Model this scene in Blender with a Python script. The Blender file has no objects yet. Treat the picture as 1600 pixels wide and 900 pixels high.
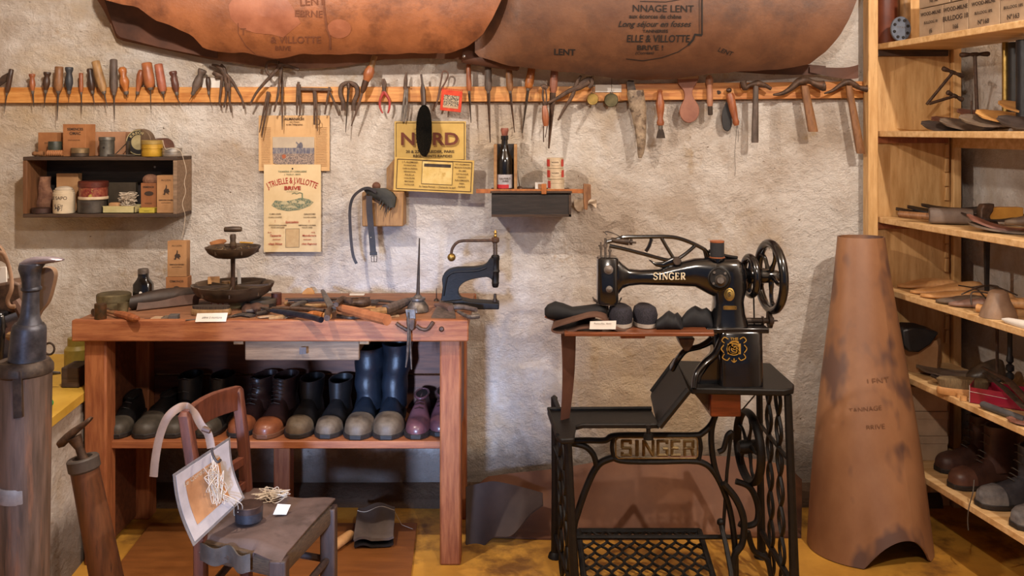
import bpy, math, random
from mathutils import Vector, Matrix
R = random.Random(7)
PI = math.pi
SC = bpy.context.scene
COL = SC.collection

# ---------------------------------------------------------------- camera, world, lights, exposure
F = 1450.0; HX = 800.0; HY = 203.0; EYE = 1.317
cam_d = bpy.data.cameras.new('camera'); cam = bpy.data.objects.new('camera', cam_d); COL.objects.link(cam)
cam.location = (0, 0, EYE); cam.rotation_euler = (PI/2, 0, 0)
cam_d.sensor_width = 36; cam_d.lens = F*36/1600; cam_d.shift_y = -(450-HY)/1600; cam_d.clip_start = .02
SC.camera = cam
SC.view_settings.view_transform = 'Standard'; SC.view_settings.look = 'None'
SC.view_settings.gamma = 1; SC.view_settings.use_curve_mapping = False
SC.view_settings.exposure = 0.58
w = bpy.data.worlds.new('world'); SC.world = w; w.use_nodes = True
w.node_tree.nodes['Background'].inputs[0].default_value = (.50, .62, .95, 1)
w.node_tree.nodes['Background'].inputs[1].default_value = .15

def light(name, kind, loc, energy, color, size=.03, target=None, sx=None, sy=None, spot=None):
    d = bpy.data.lights.new(name, kind); d.energy = energy; d.color = color
    if kind == 'AREA':
        d.shape = 'RECTANGLE'; d.size = sx; d.size_y = sy
    else: d.shadow_soft_size = size
    if kind == 'SPOT': d.spot_size = math.radians(spot); d.spot_blend = .6
    o = bpy.data.objects.new(name, d); COL.objects.link(o); o.location = loc
    if target is not None:
        o.rotation_euler = (Vector(target)-Vector(loc)).to_track_quat('-Z', 'Y').to_euler()
    return o
light('ceiling_lamp_light', 'POINT', (-.82, 2.0, 2.0), 52, (1, .87, .75), .02)
light('second_ceiling_lamp_light', 'POINT', (1.35, 1.65, 2.25), 62, (1, .88, .76), .02)
light('third_ceiling_lamp_light', 'POINT', (.35, .9, 1.95), 42, (1, .88, .77), .03)
wd = light('window_daylight', 'AREA', (-.9, -2.3, 1.25), 2.3, (.42, .60, 1), target=(-.36, 3.3, .45), sx=.3, sy=.35)
wd.data.spread = math.radians(13)

# ---------------------------------------------------------------- helpers
def P(px, py, D): return Vector(((px-HX)/F*D, D, EYE-(py-HY)/F*D))
def on_z(px, py, z):
    D = (EYE-z)*F/(py-HY); return P(px, py, D)
def lin(c):
    if isinstance(c, str):
        c = [int(c[i:i+2], 16)/255 for i in (0, 2, 4)]
    return tuple((x/12.92 if x <= .04045 else ((x+.055)/1.055)**2.4) for x in c)+(1,)

_m = {}
def mat(key, c1, c2=None, scale=12, rough=.6, metal=0, bump=.15, stretch=(1, 1, 1), lo=.35, hi=.65, c3=None, s3=3, lo3=.55, hi3=.7, bdist=.004, spec=.5, fine=0, coat=0):
    if key in _m: return _m[key]
    m = bpy.data.materials.new(key); m.use_nodes = True; nt = m.node_tree; N = nt.nodes; L = nt.links
    b = N['Principled BSDF']; b.inputs['Roughness'].default_value = rough; b.inputs['Metallic'].default_value = metal
    b.inputs['Specular IOR Level'].default_value = spec
    if coat: b.inputs['Coat Weight'].default_value = coat; b.inputs['Coat Roughness'].default_value = .12
    tc = N.new('ShaderNodeTexCoord'); mp = N.new('ShaderNodeMapping'); mp.inputs['Scale'].default_value = stretch
    L.new(tc.outputs['Object'], mp.inputs[0])
    def noise(s, det=6, ro=.6, src=mp):
        n = N.new('ShaderNodeTexNoise'); n.inputs['Scale'].default_value = s; n.inputs['Detail'].default_value = det; n.inputs['Roughness'].default_value = ro
        L.new(src.outputs[0], n.inputs[0]); return n
    def ramp(src, a, c, ca, cb):
        r = N.new('ShaderNodeValToRGB'); r.color_ramp.elements[0].position = a; r.color_ramp.elements[1].position = c
        r.color_ramp.elements[0].color = ca; r.color_ramp.elements[1].color = cb; L.new(src, r.inputs[0]); return r
    n1 = noise(scale)
    out = ramp(n1.outputs[0], lo, hi, lin(c1), lin(c2 or c1)).outputs[0]
    if c3:
        n3 = noise(s3, 5, .65, tc) if False else noise(s3, 5, .65)
        f = ramp(n3.outputs[0], lo3, hi3, (0, 0, 0, 1), (1, 1, 1, 1)).outputs[0]
        mx = N.new('ShaderNodeMix'); mx.data_type = 'RGBA'; L.new(f, mx.inputs[0]); L.new(out, mx.inputs[6]); mx.inputs[7].default_value = lin(c3); out = mx.outputs[2]
    L.new(out, b.inputs['Base Color'])
    if bump:
        nb = noise(scale*2.5+fine, 8, .7); bp = N.new('ShaderNodeBump'); bp.inputs['Strength'].default_value = bump; bp.inputs['Distance'].default_value = bdist
        L.new(nb.outputs[0], bp.inputs['Height']); L.new(bp.outputs[0], b.inputs['Normal'])
    _m[key] = m; return m

class MB:
    def __init__(s): s.v = []; s.f = []
    def add(s, vs, fs):
        n = len(s.v); s.v += [Vector(v) for v in vs]; s.f += [tuple(i+n for i in f) for f in fs]; return s
    def box(s, a, b, M=None):
        (x0, y0, z0), (x1, y1, z1) = a, b
        vs = [Vector(p) for p in ((x0, y0, z0), (x1, y0, z0), (x1, y1, z0), (x0, y1, z0), (x0, y0, z1), (x1, y0, z1), (x1, y1, z1), (x0, y1, z1))]
        if M: vs = [M @ v for v in vs]
        return s.add(vs, [(0, 3, 2, 1), (4, 5, 6, 7), (0, 1, 5, 4), (1, 2, 6, 5), (2, 3, 7, 6), (3, 0, 4, 7)])
    def hexa(s, lo4, hi4):
        return s.add(list(lo4)+list(hi4), [(0, 3, 2, 1), (4, 5, 6, 7), (0, 1, 5, 4), (1, 2, 6, 5), (2, 3, 7, 6), (3, 0, 4, 7)])
    def loft(s, secs, caps=True, closed=False):
        n = len(secs[0]); vs = [p for q in secs for p in q]; fs = []
        K = len(secs)
        for i in range(K if closed else K-1):
            j = (i+1) % K
            for k in range(n):
                fs.append((i*n+k, i*n+(k+1) % n, j*n+(k+1) % n, j*n+k))
        if caps and not closed: fs += [tuple(range(n))[::-1], tuple((K-1)*n+k for k in range(n))]
        return s.add(vs, fs)
    def tube(s, pts, r, n=8, flat=1, up=None, closed=False):
        pts = [Vector(p) for p in pts]; K = len(pts)
        if not hasattr(r, '__len__'): r = [r]*K
        secs = []; nrm = None
        for i, p in enumerate(pts):
            if closed: t = pts[(i+1) % K]-pts[i-1]
            else: t = pts[min(i+1, K-1)]-pts[max(i-1, 0)]
            if t.length < 1e-9: t = Vector((0, 0, 1))
            t.normalize()
            if up is not None:
                u = Vector(up); u = u-t*u.dot(t)
                if u.length < 1e-4: u = t.orthogonal()
            elif nrm is None: u = t.orthogonal()
            else: u = nrm-t*nrm.dot(t)
            u.normalize(); nrm = u; v = t.cross(u)
            secs.append([p+u*math.cos(a)*r[i]*flat+v*math.sin(a)*r[i] for a in [2*PI*k/n for k in range(n)]])
        return s.loft(secs, closed=closed)
    def lathe(s, p0, p1, prof, n=16, sq=1, up=None):
        """prof: list of (t 0..1 along p0-p1, radius)"""
        p0 = Vector(p0); p1 = Vector(p1); t = (p1-p0).normalized()
        u = Vector(up) if up else Vector((0, 1, 0))
        u = u-t*u.dot(t)
        if u.length < 1e-3: u = t.orthogonal()
        u.normalize(); v = t.cross(u)
        secs = [[p0+(p1-p0)*a+(u*math.cos(k)*sq+v*math.sin(k))*max(r, 1e-5) for k in [2*PI*j/n for j in range(n)]] for a, r in prof]
        return s.loft(secs)
    def prism(s, pts, a, b):
        """pts: world points of outline (xz), extruded from y=a to y=b"""
        n = len(pts); A = [Vector((p[0], a, p[-1])) for p in pts]; B = [Vector((p[0], b, p[-1])) for p in pts]
        return s.add(A+B, [tuple(range(n)), tuple(range(2*n-1, n-1, -1))]+[(i, (i+1) % n, n+(i+1) % n, n+i) for i in range(n)])
    def ext(s, pts, vec):
        n = len(pts); A = [Vector(p) for p in pts]; B = [p+Vector(vec) for p in A]
        return s.add(A+B, [tuple(range(n)), tuple(range(2*n-1, n-1, -1))]+[(i, (i+1) % n, n+(i+1) % n, n+i) for i in range(n)])
    def ball(s, c, r, n=14, m=9, sc=(1, 1, 1), M=None):
        c = Vector(c); vs = []; fs = []
        for i in range(m+1):
            a = PI*i/m
            for k in range(n):
                v = Vector((r*math.sin(a)*math.cos(2*PI*k/n)*sc[0], r*math.sin(a)*math.sin(2*PI*k/n)*sc[1], r*math.cos(a)*sc[2]))
                if M: v = M @ v
                vs.append(c+v)
        for i in range(m):
            for k in range(n): fs.append((i*n+k, i*n+(k+1) % n, (i+1)*n+(k+1) % n, (i+1)*n+k))
        return s.add(vs, fs)
    def sheet(s, fn, nu, nv, th=.002):
        """fn(u,v)->point ; closed thin solid"""
        g = [[Vector(fn(i/nu, j/nv)) for j in range(nv+1)] for i in range(nu+1)]
        A = []; B = []
        for i in range(nu+1):
            for j in range(nv+1):
                du = g[min(i+1, nu)][j]-g[max(i-1, 0)][j]; dv = g[i][min(j+1, nv)]-g[i][max(j-1, 0)]
                nn = du.cross(dv)
                nn = nn.normalized() if nn.length > 1e-12 else Vector((0, 1, 0))
                A.append(g[i][j]+nn*th/2); B.append(g[i][j]-nn*th/2)
        W = nv+1; n = len(A); fs = []
        for i in range(nu):
            for j in range(nv):
                a, b, c, d = i*W+j, (i+1)*W+j, (i+1)*W+j+1, i*W+j+1
                fs += [(a, b, c, d), (n+d, n+c, n+b, n+a)]
        for i in range(nu):
            fs += [(i*W, n+i*W, n+(i+1)*W, (i+1)*W), (i*W+nv, (i+1)*W+nv, n+(i+1)*W+nv, n+i*W+nv)]
        for j in range(nv):
            fs += [(j, j+1, n+j+1, n+j), (nu*W+j, n+nu*W+j, n+nu*W+j+1, nu*W+j+1)]
        return s.add(A+B, fs)

def build(name, mb, m, parent=None, org=None, smooth=True, bevel=0, angle=35, recalc=True, bseg=2):
    import bmesh
    root = parent
    while root is not None and root.parent is not None: root = root.parent
    if root is not None: o0 = root.location.copy()
    elif org is not None: o0 = Vector(org)
    else:
        xs = [v.x for v in mb.v]; ys = [v.y for v in mb.v]; zs = [v.z for v in mb.v]
        o0 = Vector(((min(xs)+max(xs))/2, (min(ys)+max(ys))/2, min(zs)))
    me = bpy.data.meshes.new(name); me.from_pydata([v-o0 for v in mb.v], [], mb.f); me.update()
    if recalc:
        bm = bmesh.new(); bm.from_mesh(me); bmesh.ops.remove_doubles(bm, verts=bm.verts, dist=2e-5) if recalc == 2 else None
        bmesh.ops.recalc_face_normals(bm, faces=bm.faces); bm.to_mesh(me); bm.free()
    if smooth:
        for p in me.polygons: p.use_smooth = True
        me.set_sharp_from_angle(angle=math.radians(angle))
    me.materials.append(m)
    ob = bpy.data.objects.new(name, me); COL.objects.link(ob)
    if root is None: ob.location = o0
    else: ob.parent = parent
    if bevel:
        bv = ob.modifiers.new('bevel', 'BEVEL'); bv.width = bevel; bv.segments = bseg; bv.limit_method = 'ANGLE'; bv.angle_limit = math.radians(40)
    return ob
def tag(o, label, cat, group=None):
    o['label'] = label; o['category'] = cat
    if group: o['group'] = group
    return o
def thing(name, label, cat, loc, group=None):
    o = bpy.data.objects.new(name, None); COL.objects.link(o); o.location = loc; o.empty_display_size = .05
    return tag(o, label, cat, group)
def solo(name, label, cat, mb, m, group=None, **k):
    return tag(build(name, mb, m, **k), label, cat, group)
def struct(name, mb, m, **k):
    o = build(name, mb, m, **k); o['kind'] = 'structure'; return o

_font = {}
def text_mb(s, place, size=1, bold=0, align='CENTER', sx=1, slant=0, sub=0, spacing=1, th=0.0):
    """place(u,v) maps text plane units to the world"""
    c = bpy.data.curves.new('lettering', 'FONT'); c.body = s; c.size = size; c.align_x = align; c.align_y = 'CENTER'
    c.offset = bold*size*.8; c.resolution_u = 3; c.shear = slant; c.space_character = spacing; c.extrude = 0
    o = bpy.data.objects.new('lettering', c); COL.objects.link(o)
    bpy.context.view_layer.update()
    dg = bpy.context.evaluated_depsgraph_get(); me = bpy.data.meshes.new_from_object(o.evaluated_get(dg))
    if sub:
        import bmesh
        bm = bmesh.new(); bm.from_mesh(me)
        bmesh.ops.triangulate(bm, faces=bm.faces)
        for _ in range(sub): bmesh.ops.subdivide_edges(bm, edges=[e for e in bm.edges if e.calc_length() > size*.12], cuts=1)
        bmesh.ops.triangulate(bm, faces=bm.faces); bm.to_mesh(me); bm.free()
    mb = MB(); mb.add([place(v.co.x*sx, v.co.y) for v in me.vertices], [tuple(p.vertices) for p in me.polygons])
    bpy.data.objects.remove(o); bpy.data.curves.remove(c); bpy.data.meshes.remove(me)
    return mb
def plane_place(px, py, D, rot=0, lift=.0012):
    """text plane facing the camera at px,py ; u,v in pixels"""
    ca, sa = math.cos(rot), math.sin(rot)
    def f(u, v): return P(px+u*ca+v*sa, py+u*sa-v*ca, D)-Vector((0, lift, 0))
    return f
def letters(s, parent, px, py, D, size, m, rot=0, name='lettering', **k):
    return build(name, text_mb(s, plane_place(px, py, D, rot), size, **k), m, parent, smooth=False, recalc=False)
def curve_pts(pts, n=6):
    """Catmull-Rom through points"""
    pts = [Vector(p) for p in pts]; out = []
    for i in range(len(pts)-1):
        a = pts[max(i-1, 0)]; b = pts[i]; c = pts[i+1]; d = pts[min(i+2, len(pts)-1)]
        for k in range(n):
            t = k/n; out.append(.5*((2*b)+(c-a)*t+(2*a-5*b+4*c-d)*t*t+(3*b-3*c+d-a)*t**3))
    out.append(pts[-1]); return out
def px_path(pts, D, n=6):
    """pts (px,py[,dD])"""
    q = [P(p[0], p[1], D)+Vector((0, p[2] if len(p) > 2 else 0, 0)) for p in pts]
    return curve_pts(q, n) if n else q
def interp(tab, t):
    for (a, x), (b, y) in zip(tab, tab[1:]):
        if t <= b: return x+(y-x)*max(0, (t-a))/(b-a) if b > a else y
    return tab[-1][1]

# ---------------------------------------------------------------- materials
BLACK = mat('black_print', '1a1512', rough=.8, bump=0); RED = mat('red_print', '9c2420', rough=.8, bump=0)
PRINT = mat('brown_print', '3a2a20', rough=.8, bump=0); GOLD = mat('gold_print', 'b8985a', 'd2b070', 60, .45, .5, 0)
GREENP = mat('green_print', '4c6152', '6d7d62', 60, .8, 0, 0); BLUEP = mat('blue_print', '4a4a5c', '77747a', 90, .8, 0, 0)
IRON = mat('rusty_iron', '3a2a20', '5c4434', 60, .55, .35, .25, c3='6a452f', s3=25, lo3=.6, hi3=.75)
STEEL = mat('worn_steel', '4e4741', '7a7068', 50, .45, .6, .12)
DSTEEL = mat('dark_steel', '2e241e', '4c3e33', 55, .5, .4, .15)
ENAMEL = mat('black_enamel', '08080a', '111114', 30, .2, 0, .03, coat=.6)
CAST = mat('black_cast_iron', '0a0807', '17120f', 60, .5, .1, .25, fine=60, spec=.35)
BRASS = mat('old_brass', '7d6634', 'a98a4c', 40, .4, .85, .08)
BENCHW = mat('bench_red_brown_wood', '84492a', 'a76a42', 9, .6, 0, .2, (1, 9, 9), c3='5e3520', s3=14, lo3=.62, hi3=.78)
BENCHV = mat('bench_leg_wood', '824625', 'a4653c', 9, .6, 0, .2, (9, 9, 1), c3='57301c', s3=10, lo3=.64, hi3=.8)
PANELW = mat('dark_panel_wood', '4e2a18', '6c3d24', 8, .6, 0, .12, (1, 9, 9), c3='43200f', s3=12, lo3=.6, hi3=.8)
RAILW = mat('rail_pine', 'b06c2e', 'd59a55', 8, .5, 0, .08, (1, 12, 14), c3='93531f', s3=16, lo3=.6, hi3=.75)
PINE = mat('shelf_pine', 'bf9560', 'dcb886', 6, .55, 0, .06, (1.2, 8, 8), c3='ac8048', s3=14, lo3=.6, hi3=.8)
PINEV = mat('shelf_end_pine', 'b98b52', 'd8ae76', 6, .55, 0, .06, (7, 7, 1), c3='a0733e', s3=9, lo3=.58, hi3=.8)
OLDWOOD = mat('old_grey_brown_wood', '6d5744', '8b735c', 9, .75, 0, .3, (1, 12, 12), c3='4a382b', s3=10, lo3=.6, hi3=.75)
DARKWOOD = mat('old_dark_wood', '33251c', '4d3829', 9, .7, 0, .25, (1, 10, 10), c3='20160f', s3=10, lo3=.6, hi3=.8)
BLACKWOOD = mat('blackened_wood', '17120f', '2b2320', 12, .6, 0, .2, (1, 8, 8))
H_RED = mat('reddish_handle_wood', '7d4326', 'a0603a', 22, .42, 0, .08, (3, 3, 1), c3='4c2818', s3=30, lo3=.62, hi3=.8)
H_BRN = mat('brown_handle_wood', '6a4528', '8d6340', 22, .48, 0, .1, (3, 3, 1), c3='3a2519', s3=30, lo3=.6, hi3=.8)
H_DRK = mat('dark_handle_wood', '2c1d15', '4a3122', 22, .42, 0, .1, (3, 3, 1))
H_GRY = mat('grey_worn_handle_wood', '41362e', '63534a', 22, .6, 0, .15, (3, 3, 1))
H_ORG = mat('orange_varnished_wood', '8c5026', 'b06c34', 22, .4, 0, .05, (3, 3, 1))
H_TAN = mat('pale_handle_wood', '7f5f3b', 'a37e52', 22, .55, 0, .1, (3, 3, 1))
LASTW = mat('shoe_last_wood', 'b07c48', 'd2a06a', 14, .5, 0, .08, (1, 1, 1), c3='8a5a30', s3=12, lo3=.58, hi3=.75)
HIDE = mat('tan_hide_leather', '6b3c20', '935a36', 6, .5, 0, .35, c3='58301b', s3=9, lo3=.5, hi3=.72, bdist=.01, lo=.3, hi=.62)
HIDE2 = mat('brown_hide_leather', '50301f', '704a31', 6, .55, 0, .3, c3='472e22', s3=7, lo3=.48, hi3=.7, bdist=.01, lo=.3, hi=.62)
HIDED = mat('dark_hide_leather', '4a2c1e', '5f3a28', 7, .65, 0, .2, c3='3a2218', s3=4, lo3=.5, hi3=.7)
HIDEM = mat('raw_hide_leather', '6e4a36', '86604a', 5, .7, 0, .2, c3='583a2c', s3=3, lo3=.55, hi3=.7)
ROLLL = mat('rolled_sole_leather', '805638', 'a07350', 3.5, .5, 0, .2, (1, 1, .6), c3='60453a', s3=1.5, lo3=.50, hi3=.54)
BRNLEA = mat('brown_leather', '4b3428', '65483a', 18, .6, 0, .2)
BLKLEA = mat('black_leather', '0e0d0e', '1d1a1a', 20, .5, 0, .2)
GREYLEA = mat('dusty_grey_leather', '3a342f', '585048', 20, .6, 0, .25)
PAPER = mat('white_card', 'd2ccc4', 'dcd6ce', 30, .8, 0, .03)
CARDB = mat('brown_cardboard', '9c6638', 'b27a48', 12, .75, 0, .08)
CARDP = mat('pale_cardboard', 'a08468', 'b89a7c', 12, .8, 0, .08)
YEL = mat('yellowed_print_card', 'b8974c', 'cbaa5e', 10, .6, 0, .05)
STRING = mat('pale_string', 'b8a894', 'd0c2ae', 60, .85, 0, .1)
GLASSD = mat('dark_glass', '0c0a09', '191412', 20, .15, 0, 0, coat=.5)
# ---------------------------------------------------------------- room shell
def plaster(key, base, light_, warm, yel):
    m = bpy.data.materials.new(key); m.use_nodes = True; nt = m.node_tree; N = nt.nodes; L = nt.links
    b = N['Principled BSDF']; b.inputs['Roughness'].default_value = .9; b.inputs['Specular IOR Level'].default_value = .15
    tc = N.new('ShaderNodeTexCoord')
    def noise(s, det, ro, dist=0, out=0):
        n = N.new('ShaderNodeTexNoise'); n.inputs['Scale'].default_value = s; n.inputs['Detail'].default_value = det
        n.inputs['Roughness'].default_value = ro; n.inputs['Distortion'].default_value = dist; L.new(tc.outputs['Object'], n.inputs[0]); return n.outputs[out]
    def ramp(src, a, c, ca=(0, 0, 0, 1), cb=(1, 1, 1, 1)):
        r = N.new('ShaderNodeValToRGB'); r.color_ramp.elements[0].position = a; r.color_ramp.elements[1].position = c
        r.color_ramp.elements[0].color = ca; r.color_ramp.elements[1].color = cb; L.new(src, r.inputs[0]); return r.outputs[0]
    def mix(f, a, c):
        x = N.new('ShaderNodeMix'); x.data_type = 'RGBA'; L.new(f, x.inputs[0]); L.new(a, x.inputs[6])
        if isinstance(c, tuple): x.inputs[7].default_value = c
        else: L.new(c, x.inputs[7])
        return x.outputs[2]
    col = ramp(noise(2.2, 7, .65, .4), .42, .58, lin(base), lin(light_))
    col = mix(ramp(noise(1.1, 5, .7, .6), .52, .66), col, lin(warm))
    col = mix(ramp(noise(3.7, 8, .75, .2), .60, .72), col, lin(yel))
    # grime and painted-in shade, darker towards the floor
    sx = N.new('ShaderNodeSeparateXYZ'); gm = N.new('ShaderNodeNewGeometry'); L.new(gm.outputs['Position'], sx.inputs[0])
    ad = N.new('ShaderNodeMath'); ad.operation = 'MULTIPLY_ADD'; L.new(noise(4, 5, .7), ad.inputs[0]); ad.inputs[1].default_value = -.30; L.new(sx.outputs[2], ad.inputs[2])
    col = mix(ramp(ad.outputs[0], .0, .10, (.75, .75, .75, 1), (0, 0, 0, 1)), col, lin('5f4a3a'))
    # pits
    pit = ramp(noise(60, 3, .6), .25, .29, (1, 1, 1, 1), (0, 0, 0, 1))
    col = mix(pit, col, lin('7d6752'))
    L.new(col, b.inputs['Base Color'])
    # relief: trowel marks + grit
    mp = N.new('ShaderNodeMapping'); mp.inputs['Scale'].default_value = (1, 1, 1.25); mp.inputs['Rotation'].default_value = (0, .7, 0); L.new(tc.outputs['Object'], mp.inputs[0])
    h1 = N.new('ShaderNodeTexNoise'); h1.inputs['Scale'].default_value = 30; h1.inputs['Detail'].default_value = 10; h1.inputs['Roughness'].default_value = .72; h1.inputs['Distortion'].default_value = .15; L.new(mp.outputs[0], h1.inputs[0])
    h2 = noise(5, 3, .5)
    bp = N.new('ShaderNodeBump'); bp.inputs['Strength'].default_value = 1; bp.inputs['Distance'].default_value = .025; L.new(h1.outputs[0], bp.inputs['Height'])
    b2 = N.new('ShaderNodeBump'); b2.inputs['Strength'].default_value = .6; b2.inputs['Distance'].default_value = .05; L.new(h2, b2.inputs['Height']); L.new(bp.outputs[0], b2.inputs['Normal'])
    b3 = N.new('ShaderNodeBump'); b3.inputs['Strength'].default_value = .5; b3.inputs['Distance'].default_value = .01; b3.invert = True; L.new(pit, b3.inputs['Height']); L.new(b2.outputs[0], b3.inputs['Normal'])
    L.new(b3.outputs[0], b.inputs['Normal'])
    return m
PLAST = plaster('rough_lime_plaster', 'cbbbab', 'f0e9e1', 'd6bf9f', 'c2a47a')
PLASTW = plaster('dirty_shaded_plaster_base', '6b5443', '8a715b', '5b4434', '6e5438')
YW = 3.3; RWX = 1.572
DV = Vector((.166, -.986, 0)).normalized()     # the shelf wall runs this way towards the camera
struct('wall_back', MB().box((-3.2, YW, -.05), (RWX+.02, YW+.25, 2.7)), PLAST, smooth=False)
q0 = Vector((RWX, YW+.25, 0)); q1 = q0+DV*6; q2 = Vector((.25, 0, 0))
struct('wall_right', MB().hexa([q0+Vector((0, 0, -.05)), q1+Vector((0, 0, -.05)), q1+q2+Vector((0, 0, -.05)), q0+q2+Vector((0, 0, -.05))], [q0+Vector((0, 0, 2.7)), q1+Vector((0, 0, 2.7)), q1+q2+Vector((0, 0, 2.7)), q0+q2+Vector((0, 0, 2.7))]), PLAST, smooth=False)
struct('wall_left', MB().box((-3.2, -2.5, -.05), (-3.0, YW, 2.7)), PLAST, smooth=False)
FLOORM = mat('ochre_floor', 'a9762a', 'd09a3e', 4, .55, 0, .2, c3='7a5222', s3=5, lo3=.52, hi3=.66, bdist=.01)
struct('floor', MB().box((-3.2, -2.5, -.1), (3.2, YW+.1, 0)), FLOORM, smooth=False)
CEILM = mat('ceiling_board', '8a7862', 'a08c74', 4, .8, 0, .1, (1, 8, 1))
struct('ceiling', MB().box((-3.2, -2.5, 2.7), (3.2, YW+.2, 2.8)), CEILM, smooth=False)
# thick foot of the wall, dirt and shade painted into its dark colour
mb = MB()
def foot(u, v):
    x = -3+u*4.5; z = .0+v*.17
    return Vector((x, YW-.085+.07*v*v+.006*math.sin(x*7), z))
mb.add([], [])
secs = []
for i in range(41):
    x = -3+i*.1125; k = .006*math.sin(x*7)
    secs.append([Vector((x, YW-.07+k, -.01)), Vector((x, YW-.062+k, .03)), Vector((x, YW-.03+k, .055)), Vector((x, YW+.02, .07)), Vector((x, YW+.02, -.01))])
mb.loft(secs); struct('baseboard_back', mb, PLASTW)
# masonry counter at the left
OCHRE = mat('ochre_painted_top', 'b98f2e', 'd0a844', 6, .6, 0, .15, c3='8c6a30', s3=7, lo3=.58, hi3=.72)
ct = .52
A = [Vector((-2.6, 2.35, 0)), Vector((-1.265, 2.35, 0)), Vector((-1.352, YW, 0)), Vector((-2.6, YW, 0))]
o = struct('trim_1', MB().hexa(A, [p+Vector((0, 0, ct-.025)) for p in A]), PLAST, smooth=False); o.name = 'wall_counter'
A2 = [Vector((-2.6, 2.335, ct-.025)), Vector((-1.25, 2.335, ct-.025)), Vector((-1.345, YW, ct-.025)), Vector((-2.6, YW, ct-.025))]
o = struct('trim_2', MB().hexa(A2, [p+Vector((0, 0, .025)) for p in A2]), OCHRE, smooth=False)

# ---------------------------------------------------------------- hides hanging across the top of the wall
def roll_depth(bot, Df, Db, top=-70):
    def f(px, py):
        b = interp(bot, px); t = max(0, min(1, (py+12)/(b+12)))
        w = .010*math.sin(px*.021+py*.01)*(1-t)
        return Db-(Db-Df)*math.sqrt(max(0, 1-t*t))+w
    return f
def outline_sheet(top, bot, x0, x1, fD, nu=70, nv=26, th=.005, ripple=0):
    def fn(u, v):
        px = x0+(x1-x0)*u; a = interp(top, px); b = interp(bot, px)+ripple*math.sin(px*.11)*math.sin(px*.037)
        vv = math.sin(v*PI/2) if v > 0 else 0
        py = a+(b-a)*vv
        return P(px, py, fD(px, py))
    return MB().sheet(fn, nu, nv, th)
def on_sheet(fD, px, py, rot=0, slant=0, lift=.005):
    ca, sa = math.cos(rot), math.sin(rot)
    def f(u, v):
        x = px+u*ca+v*sa; y = py+u*sa-v*ca
        return P(x, y, fD(x, y)-lift)
    return f
def stamp(s, par, fD, px, py, size, m=BLACK, rot=0, **k):
    return build('stamped_lettering', text_mb(s, on_sheet(fD, px, py, rot), size, sub=1, **k), m, par, smooth=False, recalc=False)
def stamp_line(par, fD, pts, wpx, m=BLACK):
    mb = MB(); q = []
    for (a, b) in zip(pts, pts[1:]):
        k = max(2, int(math.hypot(b[0]-a[0], b[1]-a[1])/4))
        q += [(a[0]+(b[0]-a[0])*i/k, a[1]+(b[1]-a[1])*i/k) for i in range(k)]
    q.append(pts[-1]); vs = []; fs = []
    for i, p in enumerate(q):
        a = q[max(i-1, 0)]; b = q[min(i+1, len(q)-1)]; L = math.hypot(b[0]-a[0], b[1]-a[1]) or 1
        nx, ny = -(b[1]-a[1])/L*wpx/2, (b[0]-a[0])/L*wpx/2
        for sg in (1, -1):
            x, y = p[0]+nx*sg, p[1]+ny*sg; vs.append(P(x, y, fD(x, y)-.005))
    for i in range(len(q)-1): fs.append((2*i, 2*i+1, 2*i+3, 2*i+2))
    mb.add(vs, fs); return build('stamped_lettering', mb, m, par, smooth=False, recalc=False)
# left hide
botL = [(150, -30), (165, 0), (215, 12), (245, 32), (270, 40), (300, 56), (318, 74), (340, 80), (380, 82), (430, 91), (475, 84), (560, 84), (640, 83), (700, 82), (730, 74), (755, 52), (770, 28), (783, 0), (800, -40)]
topL = [(150, -70), (800, -70)]
bsm = [(140, 100), (800, 104)]
fL = roll_depth([(150, 96), (430, 103), (800, 100)], 3.06, 3.235)
hl = thing('hanging_hide', 'orange-tan tanned cow hide rolled along the top left of the wall, with faded stamps', 'leather hide', P(470, 50, 3.22), 'tanned hides hanging above the tool rail')
build('hide_front', outline_sheet(topL, botL, 152, 798, fL, 90, 26, ripple=1.2), HIDE, hl, angle=60)
botB = [(140, -20), (165, 20), (184, 62), (330, 93), (420, 106), (480, 107.5), (530, 105), (600, 93), (660, 91), (720, 93), (748, 98), (770, 100)]
fB = lambda px, py: 3.268-.03*max(0, min(1, (100-py)/130))
o = build('hide_back_fold', outline_sheet([(140, -70), (770, -70)], botB, 141, 768, fB, 60, 14), HIDEM, hl, angle=60)
# dark left end of the back fold
dk = [(158, -30), (166, 8), (184, 60), (250, 79), (335, 95)]
o = build('dark_rolled_end', outline_sheet([(158, -70), (190, -70), (335, 40)], [(158, -20), (166, 8), (184, 57), (250, 74), (330, 90), (340, 91)], 158, 340, lambda px, py: 3.236-.03*max(0, min(1, (100-py)/130)), 30, 12), HIDED, hl, angle=60)
o['label'] = 'dark brown rolled end of the hide'
FADE = mat('faded_stamp_ink', '5f3520', '6e3f26', 60, .8, 0, 0)
for s, x, y, z, r in (('LENT', 488, 3, 17, -.05), ('EBRNE', 482, 22, 15, .03), ('DES', 416, 20, 14, .15), ('T', 380, 50, 15, .0), ('& VILLOTTE', 462, 63, 15, 0), ('BRIVE', 442, 76, 10, .03)):
    stamp(s, hl, fL, x, y, z, FADE, r, bold=.02)
stamp_line(hl, fL, [(505, -10), (507, 20), (511, 45), (516, 60), (516, 78)], 3, FADE)
stamp_line(hl, fL, [(372, 36), (372, 52), (384, 72), (400, 86), (430, 92)], 1.3, FADE)
PATCH = mat('scraped_leather_patch', '7e4a34', '9a6248', 10, .4, 0, .2)
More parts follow.
